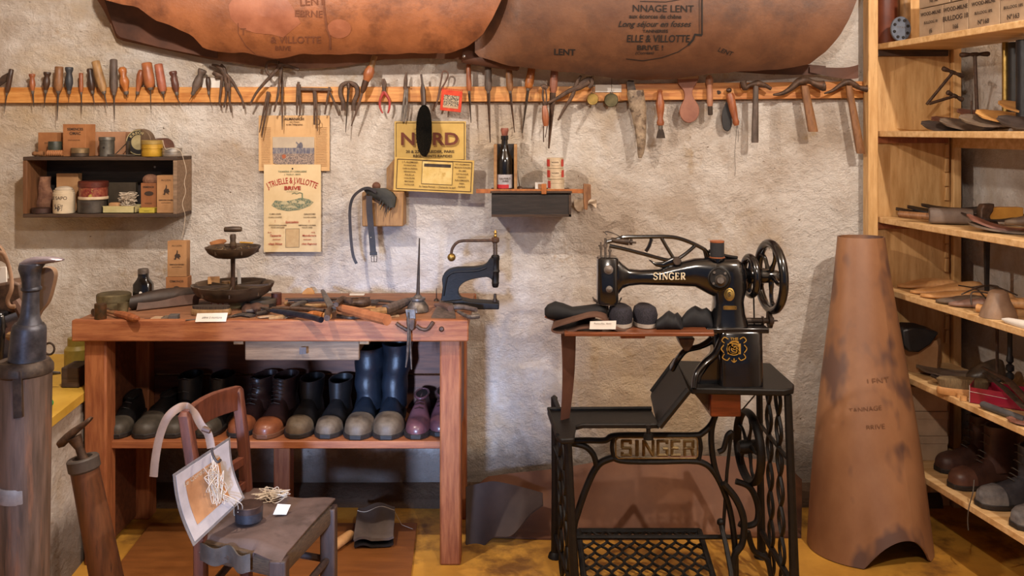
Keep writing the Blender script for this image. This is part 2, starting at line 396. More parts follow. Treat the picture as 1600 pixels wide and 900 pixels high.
def patch(par, fD, pts, m=PATCH):
    c = (sum(p[0] for p in pts)/len(pts), sum(p[1] for p in pts)/len(pts)); rings = [0, .4, .75, 1]; vs = []; fs = []; n = len(pts)
    for k in rings:
        for p in pts:
            x = c[0]+(p[0]-c[0])*k; y = c[1]+(p[1]-c[1])*k; vs.append(P(x, y, fD(x, y)-.0045-.0015*(1-k)))
    for i in range(3):
        for j in range(n): fs.append((i*n+j, i*n+(j+1) % n, (i+1)*n+(j+1) % n, (i+1)*n+j))
    return build('scraped_patch', MB().add(vs, fs), m, par)
patch(hl, fL, [(357, 8), (368, -8), (400, -15), (440, -12), (458, 12), (470, 36), (448, 54), (443, 59), (425, 54), (400, 52), (375, 44), (360, 28)])
patch(hl, fL, [(526+13*math.cos(a)+4+6*math.cos(a), 45+15*math.sin(a)) for a in [2*PI*i/18 for i in range(18)]])
# right hide
botR = [(740, 80), (748, 88), (800, 103), (850, 108), (905, 114), (960, 121), (1000, 124), (1060, 122), (1110, 114), (1180, 110), (1240, 105), (1265, 99), (1290, 80), (1312, 55), (1328, 28), (1340, -4), (1352, -50)]
fR = lambda px, py: (3.245-.20*math.sqrt(max(0, 1-max(0, min(1, (py+12)/137))**2)))+(.13*max(0, min(1, (815-px)/60))**1.5)*max(0, min(1, 1.1-py/120))+.008*math.sin(px*.017)
hr = thing('hanging_hide', 'brown tanned cow hide at the top right of the wall, stamped in black', 'leather hide', P(1050, 50, 3.22), 'tanned hides hanging above the tool rail')
build('hide_front', outline_sheet([(740, -70), (1352, -70)], botR, 742, 1350, fR, 100, 28, ripple=.8), HIDE2, hr, angle=60)
o = build('hide_back_fold', outline_sheet([(1120, 92), (1265, 101), (1338, 107)], [(1120, 110), (1200, 116), (1240, 117), (1300, 116)], 1120, 1290, lambda px, py: 3.262, 20, 4), HIDED, hr, angle=60)
# curled up tip of the back fold
build('curled_tip', MB().sheet(lambda u, v: P(1265+76*u, 104+4*u-7*u**5+(9+12*u)*v, 3.252-.04*u*u), 16, 5, .004), HIDED, hr)
# rolled dark left edge with its nail
rb = build('rolled_edge', MB().lathe(P(722, 88, 3.215), P(812, 100, 3.225), [(0, .020), (.03, .024), (.5, .026), (.97, .026), (1, .02)], 18), HIDED, hr)
build('nail_head', MB().ball(P(725, 88, 3.188), .006), mat('shiny_nail', 'c8c8cc', rough=.25, metal=.9, bump=0), rb)
build('nail_head', MB().ball(P(1104, 107, 3.20), .006), mat('shiny_nail', 'c8c8cc', rough=.25, metal=.9, bump=0), hr)
for s, x, y, z, r, k in (('NNAGE LENT', 1036, 14, 15.5, .01, {'sx': 1.02, 'bold': .01}), ('aux écorces de chêne', 1024, 26, 9.5, .01, {'bold': .02, 'sx': .98}), ('Long séjour en fosses', 1022, 38, 13, .0, {'slant': .35, 'bold': .015}),
                         ('TANNERIES', 1024, 49, 6.5, .0, {'bold': .03, 'sx': 1.2}), ('ELLE & VILLOTTE', 1028, 61, 16, .0, {'slant': .12, 'bold': .02, 'sx': .82}), ('BRIVE !', 1016, 75, 11, 0, {'bold': .02, 'sx': 1.25}), ('(Corrèze)', 1007, 83, 6, -.02, {'bold': .02, 'sx': 1.2, 'slant': .2})):
    stamp(s, hr, fR, x, y, z, rot=r, **k)
stamp('LENT', hr, fR, 882, 82, 13.5, rot=.03, bold=.03, sx=1.05); stamp('LENT', hr, fR, 1133, 81, 10, rot=.35, slant=.2, bold=.01)
stamp_line(hr, fR, [(1097, -30), (1097, 55)], 2.2); stamp_line(hr, fR, [(1093, -30), (1093, 53)], .8)
stamp_line(hr, fR, [(1097, 55), (1086, 54), (1083, 62), (1075, 71)], 3.4)
stamp_line(hr, fR, [(1075, 71), (1060, 81), (1035, 90), (1005, 95), (978, 92)], 1.2)
stamp_line(hr, fR, [(1000, 2), (1040, 3), (1064, -1)], 1)

# ---------------------------------------------------------------- tool rail
rail = thing('tool_rail', 'long pale pine tool rail nailed across the plaster wall under the hides', 'wall rail', P(680, 160, YW))
mb = MB(); a = P(-40, 136, 3.275); b = P(974, 160, 3.275)
mb.hexa([P(-40, 161, 3.275), P(974, 158, 3.275), P(974, 158, 3.275)+Vector((0, .026, 0)), P(-40, 161, 3.275)+Vector((0, .026, 0))], [P(-40, 136.5, 3.275), P(974, 135, 3.275), P(974, 135, 3.275)+Vector((0, .026, 0)), P(-40, 136.5, 3.275)+Vector((0, .026, 0))])
build('rail_board', mb, RAILW, rail, bevel=.0015)
mb = MB(); mb.hexa([P(968, 157, 3.272), P(1354, 153, 3.272), P(1354, 153, 3.272)+Vector((0, .026, 0)), P(968, 157, 3.272)+Vector((0, .026, 0))], [P(968, 131, 3.272), P(1354, 127, 3.272), P(1354, 127, 3.272)+Vector((0, .026, 0)), P(968, 131, 3.272)+Vector((0, .026, 0))])
build('rail_board', mb, mat('rail_pine_knotty', 'a86226', 'cc8c48', 8, .5, 0, .08, (1, 12, 14), c3='854717', s3=12, lo3=.6, hi3=.75), rail, bevel=.0015)
build('knot', MB().lathe(P(1122, 144.5, 3.274), P(1122, 144.5, 3.2712), [(0, .011), (.8, .0105), (1, .008)], 10, sq=.7, up=(0, 0, 1)), DARKWOOD, rail)

# ---------------------------------------------------------------- sole leather rolls and hides on the floor
roll = thing('leather_roll', 'tall tapering roll of tan sole leather leaning beside the shelves', 'leather roll', P(1358, 890, 2.86))
def roll_fn(u, v):
    # v 0 bottom..1 top ; u around
    a = u*2*PI*1.12-PI*.62
    c0 = Vector((P(1356, 0, 2.95).x, 2.93, 0)); c1 = Vector((P(1351, 0, 3.1).x, 3.13, .957))
    r0, r1 = .185, .076
    c = c0.lerp(c1, v); r = r0+(r1-r0)*v+.006*math.sin(v*5)
    r *= 1+.05*(u)
    z = c.z
    if v < .3:   # arched cut at the front of the foot
        ang = (a+PI) % (2*PI)-PI
        d = (ang-(-PI/2+.22))
        arch = .09*max(0, 1-(d/.62)**2) if abs(d) < .62 else 0
        z += arch*(1-v/.3)
        if abs(d) > .62: z += 0
    return Vector((c.x+math.cos(a)*r*(1+.04*v), c.y+math.sin(a)*r*.85, max(z, .002)))
build('leather_or_shade_sheet', MB().sheet(roll_fn, 90, 40, .005), ROLLL, roll, angle=60)
f2 = lambda u, v: None
STAMPG = mat('faint_stamp_on_leather', '6f4c36', '7c5840', 40, .7, 0, 0)
def roll_front(px, py):
    """front surface of the roll under a pixel"""
    lo = 2.6
    c0 = Vector((P(1356, 0, 2.95).x, 2.93, 0)); c1 = Vector((P(1351, 0, 3.1).x, 3.13, .957))
    D = 2.85
    for _ in range(6):
        p = P(px, py, D); v = max(0, min(1, p.z/.957)); c = c0.lerp(c1, v); r = (.185+(.076-.185)*v+.006*math.sin(v*5))*1.03
        x = max(-.98, min(.98, (p.x-c.x)/r)); D = c.y-math.sqrt(1-x*x)*r*.85
    return D-.006
for s, x, y, z, r in (('LENT', 1372, 596, 15, -.12), ('TANNAGE', 1352, 640, 11, -.1), ('BRIVE', 1368, 668, 12, -.1)):
    build('stamped_lettering', text_mb(s, lambda u, v, x=x, y=y, r=r: P(x+u*math.cos(r)+v*math.sin(r), y+u*math.sin(r)-v*math.cos(r), roll_front(x+u*math.cos(r), y)), z, sub=1), STAMPG, roll, smooth=False, recalc=False)
# big dark-brown hide slumped on the floor behind the sewing machine
hd = thing('hide_or_shade_sheet', 'brown hide leaning low against the wall behind the sewing machine', 'leather hide', P(1000, 850, 3.1))
tp = [(722, 780), (740, 764), (762, 745), (800, 740), (870, 733), (930, 722), (1000, 716), (1080, 712), (1160, 714), (1230, 728), (1262, 760), (1272, 790)]
bt = [(722, 792), (733, 848), (746, 862), (870, 858), (1000, 852), (1150, 862), (1235, 868), (1258, 852), (1272, 830)]
def hfn(u, v):
    px = 738+514*u; a = interp(tp, px); b = interp(bt, px); py = a+(b-a)*v
    D = 3.185-.20*v+.015*math.sin(px*.035)*math.sin(v*3)+.01*math.sin(px*.013+v*5)
    p = P(px, py, D); p.z = max(p.z, .004); return p
build('leather_or_shade_sheet', MB().sheet(hfn, 80, 16, .006), mat('floor_hide_leather', '65402c', '7f5539', 4, .65, 0, .2, c3='4a2d20', s3=3, lo3=.55, hi3=.7), hd, angle=60)
hd2 = thing('hide_or_shade_sheet', 'dark ragged hide hanging in front of the brown one by the bench leg', 'leather hide', P(800, 840, 3.0))  # dark sheet added in place of the shadow cast on the brown hide
def hfn2(u, v):
    px = 735+200*u; a = 762+8*math.sin(u*9)-16*(1-abs(2*u-1)); b = 862-24*math.sin(u*PI*2.1)**2-20*u; b = min(b, 862)
    py = a+(b-a)*v; D = 3.03-.05*v+.02*math.sin(u*11)
    p = P(px, py, D); p.z = max(p.z, .006); return p
build('leather_or_shade_sheet', MB().sheet(lambda u, v: P(728+120*u, (752+34*abs(u-.35)**1.3)+(102-86*u**2.2+5*math.sin(u*13))*v, 3.035-.10*v+.01*math.sin(u*9)), 24, 10, .005), mat('shadow_brown_sheet', '352723', '46362f', 7, .75, 0, .15), hd2, angle=60)
# thin board on the floor under the bench and chair
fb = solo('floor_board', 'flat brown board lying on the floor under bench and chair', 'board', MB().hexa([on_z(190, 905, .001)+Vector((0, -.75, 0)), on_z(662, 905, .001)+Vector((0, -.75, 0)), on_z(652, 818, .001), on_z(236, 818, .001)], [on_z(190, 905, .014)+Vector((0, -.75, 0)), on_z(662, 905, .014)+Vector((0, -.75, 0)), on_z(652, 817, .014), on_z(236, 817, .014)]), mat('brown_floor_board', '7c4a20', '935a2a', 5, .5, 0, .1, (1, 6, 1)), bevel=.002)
# ---------------------------------------------------------------- workbench
BF = 2.80; BB = 3.295; BZ = .745
bx0 = P(118, 0, BF).x; bx1 = P(732, 0, BF).x
bench = thing('workbench', 'red-brown wooden cobbler workbench with a shoe shelf against the wall', 'workbench', ((bx0+bx1)/2, 3.05, 0))
build('bench_top', MB().box((bx0, BF, BZ-.03), (bx1, BB-.03, BZ-.002)), mat('worn_bench_surface', '7a4f33', '96684a', 8, .7, 0, .2, (1, 9, 1), c3='5c3a28', s3=9, lo3=.55, hi3=.75), bench, bevel=.003)
# thick front apron board of the top
build('front_board', MB().box((bx0-.001, BF-.025, EYE-(531-HY)/F*BF), (bx1+.001, BF, BZ+.003)), BENCHW, bench, bevel=.004)
zt = P(0, 458, BB).z
build('back_rim', MB().box((bx0+.02, BB-.03, BZ-.06), (bx1+.005, BB-.004, zt)), BENCHW, bench, bevel=.003)
zu = EYE-(531-HY)/F*BF+.002
def leg(px0, px1, y0, y1, **k):
    x0 = P(px0, 0, y0).x; x1 = P(px1, 0, y0).x
    return build('leg', MB().box((x0, y0, 0), (x1, y1, zu)), BENCHV, bench, bevel=.006)
leg(131, 166, BF+.005, BF+.075); leg(687, 720, BF+.005, BF+.075)
x0 = P(131, 0, BF).x; x1 = P(720, 0, BF).x
build('leg', MB().box((x0, BB-.16, 0), (x0+.065, BB-.09, zu)), BENCHV, bench, bevel=.004)
build('leg', MB().box((x1-.065, BB-.16, 0), (x1, BB-.09, zu)), BENCHV, bench, bevel=.004)
xm = P(440, 0, BB-.16).x
build('leg', MB().box((xm-.028, BB-.16, 0), (xm+.028, BB-.10, .3)), BENCHV, bench, bevel=.004)
# side and back panels above the shelf
zs = P(0, 690, BF+.04).z
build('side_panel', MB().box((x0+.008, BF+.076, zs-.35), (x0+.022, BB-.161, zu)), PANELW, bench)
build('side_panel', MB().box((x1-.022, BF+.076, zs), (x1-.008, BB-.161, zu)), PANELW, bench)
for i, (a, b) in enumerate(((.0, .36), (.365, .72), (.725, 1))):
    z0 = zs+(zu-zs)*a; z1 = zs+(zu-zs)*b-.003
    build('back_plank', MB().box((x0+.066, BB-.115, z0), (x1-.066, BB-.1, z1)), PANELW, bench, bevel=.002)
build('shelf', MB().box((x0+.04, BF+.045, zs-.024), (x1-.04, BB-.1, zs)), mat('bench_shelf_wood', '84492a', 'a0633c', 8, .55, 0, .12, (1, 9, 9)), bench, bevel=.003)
ZSH = zs
# drawer
dr = build('drawer', MB().box((P(384, 0, BF).x, BF-.01, P(0, 562, BF).z), (P(562, 0, BF).x, BF+.012, P(0, 529, BF).z+.002)), OLDWOOD, bench, bevel=.004)
build('drawer_box', MB().box((P(392, 0, BF).x, BF+.01, P(0, 558, BF).z), (P(556, 0, BF).x, BF+.15, P(0, 534, BF).z)), OLDWOOD, dr)
build('knob', MB().lathe(P(473, 548, BF-.01), P(473, 548, BF-.04), [(0, .008), (.3, .009), (.6, .014), (1, .014)], 4, up=(.7, 0, .7)), H_DRK, dr, smooth=False)
for px in (374, 570):
    build('drawer_runner', MB().box((P(px-9, 0, BF).x, BF-.004, P(0, 538, BF).z), (P(px+7, 0, BF).x, BF+.15, zu)), H_TAN, bench, bevel=.002)

# ---------------------------------------------------------------- shoes
def shoe(label, x, yf, L=.27, W=.095, H=.085, shaft=0, rot=0, up=BLKLEA, toe=None, sole=BLACKWOOD, z=None, laces=None, group='old shoes and boots on the bench shelf', toeh=.05, name='shoe', lean=0, capl=.3, slump=0, heel=.02, sw=None, solem=None, cat='shoe', lace_m=None, opening=True):
    z = ZSH if z is None else z
    t = thing(name, label, cat, (x, yf, z), group)
    M = Matrix.Translation((x, yf, z)) @ Matrix.Rotation(rot, 4, 'Z')
    n = 20; st = .014; toeh *= .68; capl *= .72; L += .02; W *= .89; H *= .85; shaft *= (.70 if shaft < .25 else .80) if z < .37 and z > .3 else 1
    def wid(s): return W/2*interp([(0, .30), (.04, .62), (.1, .84), (.22, 1), (.35, .98), (.55, .72), (.75, .70), (.9, .68), (.97, .5), (1, .3)], s)
    def hgt(s): return interp([(0, toeh*.45), (.03, toeh*.8), (.1, toeh), (.25, toeh*1.1), (.4, H*.82), (.55, H), (.8, H*.98), (1, H*.9)], s)
    secs = []
    for i in range(25):
        s = i/24; w = wid(s); h = hgt(s); q = []
        for k in range(n):
            a = 2*PI*k/n; ca, sa = math.cos(a), math.sin(a)
            xx = w*math.copysign(abs(ca)**.75, ca)*(1 if sa <= 0 else (1-.30*max(0, sa)*interp([(0, 0), (.3, .5), (.6, 1), (1, 1)], s)))
            zz = st+(max(0, sa)**.8)*h if sa > 0 else st-.002
            q.append(M @ Vector((xx, s*L, zz)))
        secs.append(q)
    up_mb = MB().loft(secs)
    if shaft:
        ss = []; yc = .72*L; ry = .26*L*.95; rx = (sw or W*.42)
        K = 14
        for i in range(K+1):
            v = i/K; zz = H*.55+(shaft-H*.55)*v
            wr = 1+slump*math.sin(v*17+x*9)*.5*(1-abs(2*v-1)*.4)
            a0 = rx*interp([(0, .95), (.25, .88), (.6, 1), (1, 1.08)], v)*wr; b0 = ry*interp([(0, 1.05), (.25, .84), (.6, .9), (1, .95)], v)*wr
            off = slump*.02*math.sin(v*11)
            ss.append([M @ Vector((a0*math.cos(2*PI*k/24)+lean*v*.05+off, yc+b0*math.sin(2*PI*k/24)-.012*(1-v)-slump*.3*.02*math.sin(v*14), zz)) for k in range(24)])
        # inner wall for the open top
        top = ss[-1]; c = sum(top, Vector())/24
        ss.append([c+(p-c)*.9 for p in top]); ss.append([c+(p-c)*.86-Vector((0, 0, .05)) for p in top])
        up_mb.loft(ss)
    u = build('upper', up_mb, up, t, angle=70)
    if not shaft and opening:
        mb = MB(); q = []
        for k in range(18):
            a = 2*PI*k/18; q.append((math.cos(a), math.sin(a)))
        mb.tube([M @ Vector((W*.27*c, L*.70+L*.2*s_, st+H*.97)) for c, s_ in q], .004, 6, closed=True)
        build('collar', mb, up, t)
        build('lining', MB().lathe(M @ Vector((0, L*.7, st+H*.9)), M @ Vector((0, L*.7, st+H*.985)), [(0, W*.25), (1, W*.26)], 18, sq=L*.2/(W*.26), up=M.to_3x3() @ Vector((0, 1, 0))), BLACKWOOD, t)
    if toe:
        secs = []
        for i in range(11):
            s = capl*i/10; w = wid(s)*1.03+.001; h = hgt(s)+.0025
            secs.append([M @ Vector((w*math.copysign(abs(math.cos(a))**.75, math.cos(a)), s*L-.002, st+(max(0, math.sin(a))**.8)*h)) for a in [PI*k/14 for k in range(15)]])
        build('toe_cap', MB().loft(secs), toe, t, angle=70)
    # sole and heel
    pts = []
    for i in range(17): s = i/16; pts.append(Vector((wid(s)*1.1+.002, s*(L+.008)-.005, 0)))
    pts += [Vector((-p.x, p.y, 0)) for p in pts[::-1]]
    so = MB(); so.loft([[M @ (p+Vector((0, 0, zz))) for p in pts] for zz in (.002, .016)])
    build('sole', so, solem or sole, t, bevel=.002, angle=40)
    if laces:
        mb = MB(); nl = laces; zt_ = (shaft or H)
        for i in range(nl):
            f = i/max(1, nl-1)
            if shaft:
                s0 = .40+.1*f; y = L*(.36+.10*min(1, f*1.4)); zz = st+interp([(0, H*.86), (.35, H*1.15), (1, shaft*.93)], f); w_ = .016+.002*f
            else: y = L*(.34+.17*f); zz = st+hgt(.34+.17*f)*1.0+.002; w_ = .014
            a = M @ Vector((-w_, y+.004, zz-.002)); b = M @ Vector((w_, y+.004, zz-.002)); c = M @ Vector((0, y-.004, zz+.004))
            mb.tube([a, c, b], .0016, 5)
        build('laces', mb, lace_m or BLACKWOOD, t)
    return t
S = lambda px, y: P(px, 0, y).x
yf = BF+.062
CAP = mat('tan_toe_leather', '6b3820', '874d2c', 15, .42, 0, .12, coat=.1); MAUVE = mat('mauve_brown_leather', '55343a', '70474a', 15, .32, 0, .1, coat=.2)
NAVY = mat('blue_black_boot_leather', '0b0f15', '1a212b', 10, .42, 0, .25, bdist=.01); DUSTY = mat('dust_covered_toe_leather', '4a3b2c', '70604e', 18, .6, 0, .35)
BRNB = mat('dark_brown_boot_leather', '1f1210', '35201b', 12, .4, 0, .15)
PLAT = mat('charcoal_dusty_leather', '302a22', '4a4238', 18, .55, 0, .2)
shoe('black old low shoe with dusty toe behind the left bench leg', S(180, yf), yf, .26, .085, .085, up=BLKLEA, toe=PLAT, rot=.12, laces=3, capl=.34)
shoe('low black shoe with dusty rounded toe, second from the left on the bench shelf', S(219, yf), yf, .27, .100, .09, up=BLKLEA, toe=PLAT, rot=-.12, capl=.42)
shoe('plain black ankle boot left of the chair back on the bench shelf', S(266, yf), yf+.005, .27, .095, .085, shaft=.205, up=BLKLEA, toe=PLAT, rot=.05, laces=3, name='boot', capl=.3, cat='boot')
shoe('plain black ankle boot seen through the chair back', S(316, yf), yf+.005, .27, .095, .085, shaft=.205, up=BLKLEA, toe=PLAT, rot=.02, laces=3, name='boot', capl=.28, cat='boot')
shoe('two-tone boot with crumpled tan toe and dark shaft, right of the chair back rail', S(364, yf), yf+.01, .27, .09, .085, shaft=.205, up=BRNB, toe=CAP, rot=-.2, laces=6, name='boot', capl=.34, cat='boot', slump=.1)
shoe('laced dark boot with polished tan toe cap', S(410, yf), yf-.004, .28, .098, .09, shaft=.205, up=BRNB, toe=CAP, rot=-.1, laces=7, name='boot', capl=.30, solem=mat('tan_welt', '5a3520', '6e452c', rough=.5), cat='boot')
shoe('black ankle boot with loose side strap and square dusty toe, left of its mate', S(461, yf), yf, .27, .098, .09, shaft=.195, up=BLKLEA, toe=DUSTY, rot=-.04, name='boot', capl=.28, toeh=.058, cat='boot')
shoe('black ankle boot with square dusty toe beside the tall riding boots', S(508, yf), yf, .27, .095, .09, shaft=.190, up=BLKLEA, toe=DUSTY, rot=-.05, name='boot', capl=.28, toeh=.055, cat='boot')
shoe('left tall blue-black riding boot, its top hidden by the drawer', S(556, yf), yf-.01, .29, .103, .10, shaft=.30, up=NAVY, toe=DUSTY, rot=-.05, name='riding_boot', capl=.36, toeh=.062, slump=.12, sw=.048, cat='boot')
shoe('right tall blue-black riding boot with open top and creased shaft', S(604, yf), yf-.01, .29, .107, .10, shaft=.315, up=NAVY, toe=DUSTY, rot=.02, name='riding_boot', capl=.36, toeh=.065, slump=.12, sw=.046, lean=.3, cat='boot')
shoe('mauve-brown laced derby shoe with all of its toe in view', S(650, yf), yf-.005, .26, .090, .088, up=MAUVE, toe=None, rot=0, laces=4, toeh=.052, lace_m=BRNB)
shoe('mauve-brown laced derby shoe half behind the right bench leg', S(686, yf), yf+.02, .26, .086, .088, up=MAUVE, toe=None, rot=.02, laces=4, toeh=.052, lace_m=BRNB)
# ---------------------------------------------------------------- treadle sewing machine
DA = 2.60                       # depth of the arm
DFr = 2.50; DBk = 2.86          # front and back of the stand
sm = thing('sewing_machine', 'black cast-iron treadle leather sewing machine on a lattice stand', 'sewing machine', P(1050, 0, 2.66)*1)
sm.location.z = 0
def A3(px, py, d=0): return P(px, py, DA+d)
def rrect(c, hx, hy, n=20, p=.5, ax=(1, 0, 0), ay=(0, 1, 0)):
    ax = Vector(ax); ay = Vector(ay); out = []
    for k in range(n):
        a = 2*PI*k/n; ca, sa = math.cos(a), math.sin(a)
        out.append(c+ax*hx*math.copysign(abs(ca)**p, ca)+ay*hy*math.copysign(abs(sa)**p, sa))
    return out
u1 = DA/F
# arm (runs left-right) and pillar (runs up)
mb = MB()
mb.loft([rrect(A3(x, (a+b)/2), .001+(b-a)/2*u1, w, p=.75, ax=(0, 0, 1)) for x, a, b, w in ((958, 402, 470, .030), (964, 404, 462, .030), (972, 412, 450, .026), (982, 420, 446, .022), (1000, 422, 444, .021), (1030, 421, 445, .022), (1062, 410, 446, .027), (1085, 404, 447, .031), (1105, 403, 458, .036), (1130, 403, 470, .040), (1150, 405, 472, .040), (1160, 412, 462, .036), (1166, 425, 450, .022))])
build('arm', mb, ENAMEL, sm, angle=60)
mb = MB()
mb.loft([rrect(A3((a+b)/2, y), (b-a)/2*u1, w, p=.6) for y, a, b, w in ((404, 1118, 1152, .024), (412, 1108, 1160, .038), (430, 1105, 1165, .042), (450, 1112, 1164, .042), (470, 1115, 1160, .042), (488, 1113, 1162, .044), (500, 1111, 1166, .048), (508, 1108, 1168, .052))])
build('pillar', mb, ENAMEL, sm, angle=60)
# face head
mb = MB(); mb.loft([rrect(A3(949, y), w*u1, d, p=.45) for y, w, d in ((401, 14, .030), (403, 16.5, .034), (466, 16.5, .034), (473, 15, .031))])
hd_ = build('head', mb, ENAMEL, sm, angle=50)
for px, py, r in ((951, 421.5, 5.5), (952, 452, 4)):
    build('head_screw', MB().lathe(A3(px, py, -.033), A3(px, py, -.046), [(0, r*u1*1.3), (.35, r*u1*1.3), (.4, r*u1*.8), (.9, r*u1*.8), (1, r*u1*.5)], 18), STEEL, hd_)
build('needle_guard', MB().box(A3(962, 452, -.02), A3(970, 424, .0)), STEEL, hd_, bevel=.002)
build('presser_bar', MB().lathe(A3(948, 471), A3(948, 497), [(0, .0055), (.5, .0055), (.55, .004), (1, .004)], 10), STEEL, sm)
mb = MB(); mb.tube(curve_pts([A3(926, 464, -.01), A3(931, 470, -.01), A3(948, 474, -.005), A3(966, 472, -.01), A3(971, 465, -.01)]), [.004]*4+[.007]*16+[.004]*5, 8, flat=.5, up=(0, 0, 1)); build('presser_lever', mb, STEEL, sm)
build('presser_foot', MB().box(A3(944, 499, -.012), A3(955, 494, .012)), STEEL, sm, bevel=.002)
build('presser_ring', MB().lathe(A3(948, 470), A3(948, 475), [(0, .030), (1, .030)], 24), STEEL, sm, bevel=.001)
mb = MB()
for px, a, b, r in ((939, 378, 402, .0025), (946, 372, 402, .0035), (953, 385, 402, .003)): mb.lathe(A3(px, b), A3(px, a), [(0, r), (.5, r), (.52, r*1.7), (.7, r*1.7), (.72, r), (1, r)], 8)
mb.tube([A3(935, 384), A3(944, 383)], .0025, 6)
build('needle_bars', mb, STEEL, sm); 
mb = MB(); mb.tube(px_path([(949, 367), (945, 363), (950, 362), (962, 366), (972, 372)], DA), .0018, 6); build('thread_take_up', mb, STEEL, sm)
mb = MB(); mb.tube([A3(955, 375), A3(982, 378)], [.007, .010], 12); mb.tube([A3(982, 378), A3(994, 379)], .003, 8); mb.lathe(A3(984, 378), A3(988, 378.5), [(0, .008), (1, .008)], 12); build('tension_spring', mb, DSTEEL, sm)
# walking lever truss
def bar(mb, pts, w, D=DA, d=.006, n=4, r=None):
    q = px_path(pts, D, n) if n else px_path(pts, D, 0)
    wr = w*D/F/2*(1.45 if D == DA else 1.35); mb.tube(q, wr, 10, flat=d/wr, up=(0, 1, 0)); return mb
mb = MB()
bar(mb, [(948, 378), (968, 373), (975, 370.5), (1010, 370), (1045, 370), (1066, 374), (1088, 383), (1103, 392), (1107, 402)], 4.4)
bar(mb, [(952, 384), (975, 389), (1010, 398), (1040, 406), (1056, 407)], 4.2)
for a in ([(1018, 373), (1014, 385), (1009, 393)], [(1033, 371), (1041, 385), (1052, 403)], [(1086, 384), (1072, 396), (1060, 404)], [(1100, 388), (1104, 404)], [(1107, 392), (1130, 399), (1152, 403)]): bar(mb, a, 4)
build('walking_lever', mb, ENAMEL, sm)
build('lever_pivot', MB().lathe(A3(1058, 408, -.022), A3(1058, 408, .02), [(0, .010), (.1, .012), (.9, .012), (1, .01)], 16), DSTEEL, sm)
mb = MB(); mb.loft([rrect(A3(x, y), a*u1, .008, p=.7, ax=(0, 0, 1)) for x, y, a in ((1014, 406, 1), (1024, 413, 3), (1036, 414, 5), (1050, 409, 8), (1058, 408, 7))]); build('lever_bracket', mb, ENAMEL, sm)
# spool
sp = build('thread_spool', MB().lathe(A3(1120.5, 401, -.012), A3(1120.5, 378.5, -.012), [(0, .019), (.07, .0195), (.1, .0195), (.93, .0195), (1, .019)], 24), mat('black_thread', '15161a', '24252b', 120, .75, 0, .5, (1, 1, 6)), sm)
build('spool_flange', MB().lathe(A3(1120.5, 403, -.012), A3(1120.5, 401, -.012), [(0, .021), (1, .021)], 24), H_RED, sp)
build('spool_flange', MB().lathe(A3(1120.5, 378.5, -.012), A3(1120.5, 376, -.012), [(0, .020), (1, .020)], 24), H_RED, sp)
build('spool_stand', MB().lathe(A3(1120.5, 412, -.012), A3(1120.5, 402.5, -.012), [(0, .016), (.6, .014), (.7, .022), (1, .022)], 20), ENAMEL, sm)
# side boss
build('side_boss', MB().lathe(A3(1124, 435, -.030), A3(1124, 435, -.058), [(0, .033), (.5, .031), (.55, .028), (1, .025)], 28), CAST, sm)
build('boss_bolt', MB().lathe(A3(1126, 438, -.057), A3(1126, 438, -.075), [(0, .017), (.2, .015), (.5, .012), (1, .009)], 20), STEEL, sm)
for a in (-.7, .9, 2.4, 4.0): build('boss_screw', MB().lathe(A3(1124+12*math.cos(a), 435+12*math.sin(a), -.056), A3(1124+12*math.cos(a), 435+12*math.sin(a), -.062), [(0, .004), (1, .0035)], 10), STEEL, sm)
mb = MB(); mb.lathe(A3(1139.5, 460, -.040), A3(1139.5, 460, -.0455), [(0, 8*u1), (.8, 8*u1), (1, 7*u1)], 28, sq=1.25, up=(0, 0, 1))
med = build('gold_medallion', mb, BRASS, sm); med['label'] = 'oval gilt badge on the pillar'
mb = MB(); mb.tube([A3(1139.5+6*math.cos(a), 460+7.8*math.sin(a), -.046) for a in [2*PI*k/20 for k in range(20)]], .0006, 5, closed=True); build('badge_relief', mb, DSTEEL, med)
letters('S', med, 1139.5, 460, DA-.046, 10, PRINT, bold=.03)
mb = MB(); mb.loft([rrect(A3(1140.5, 481, -.043-d), 10.5*u1, 3*u1, p=.35, ax=(1, 0, 0), ay=(0, 0, 1)) for d in (0, .004)]); pl = build('number_plate', mb, BRASS, sm)
for px in (1131.5, 1149.5): build('plate_rivet', MB().ball(A3(px, 481, -.047), .0018, 8, 6), DSTEEL, pl)
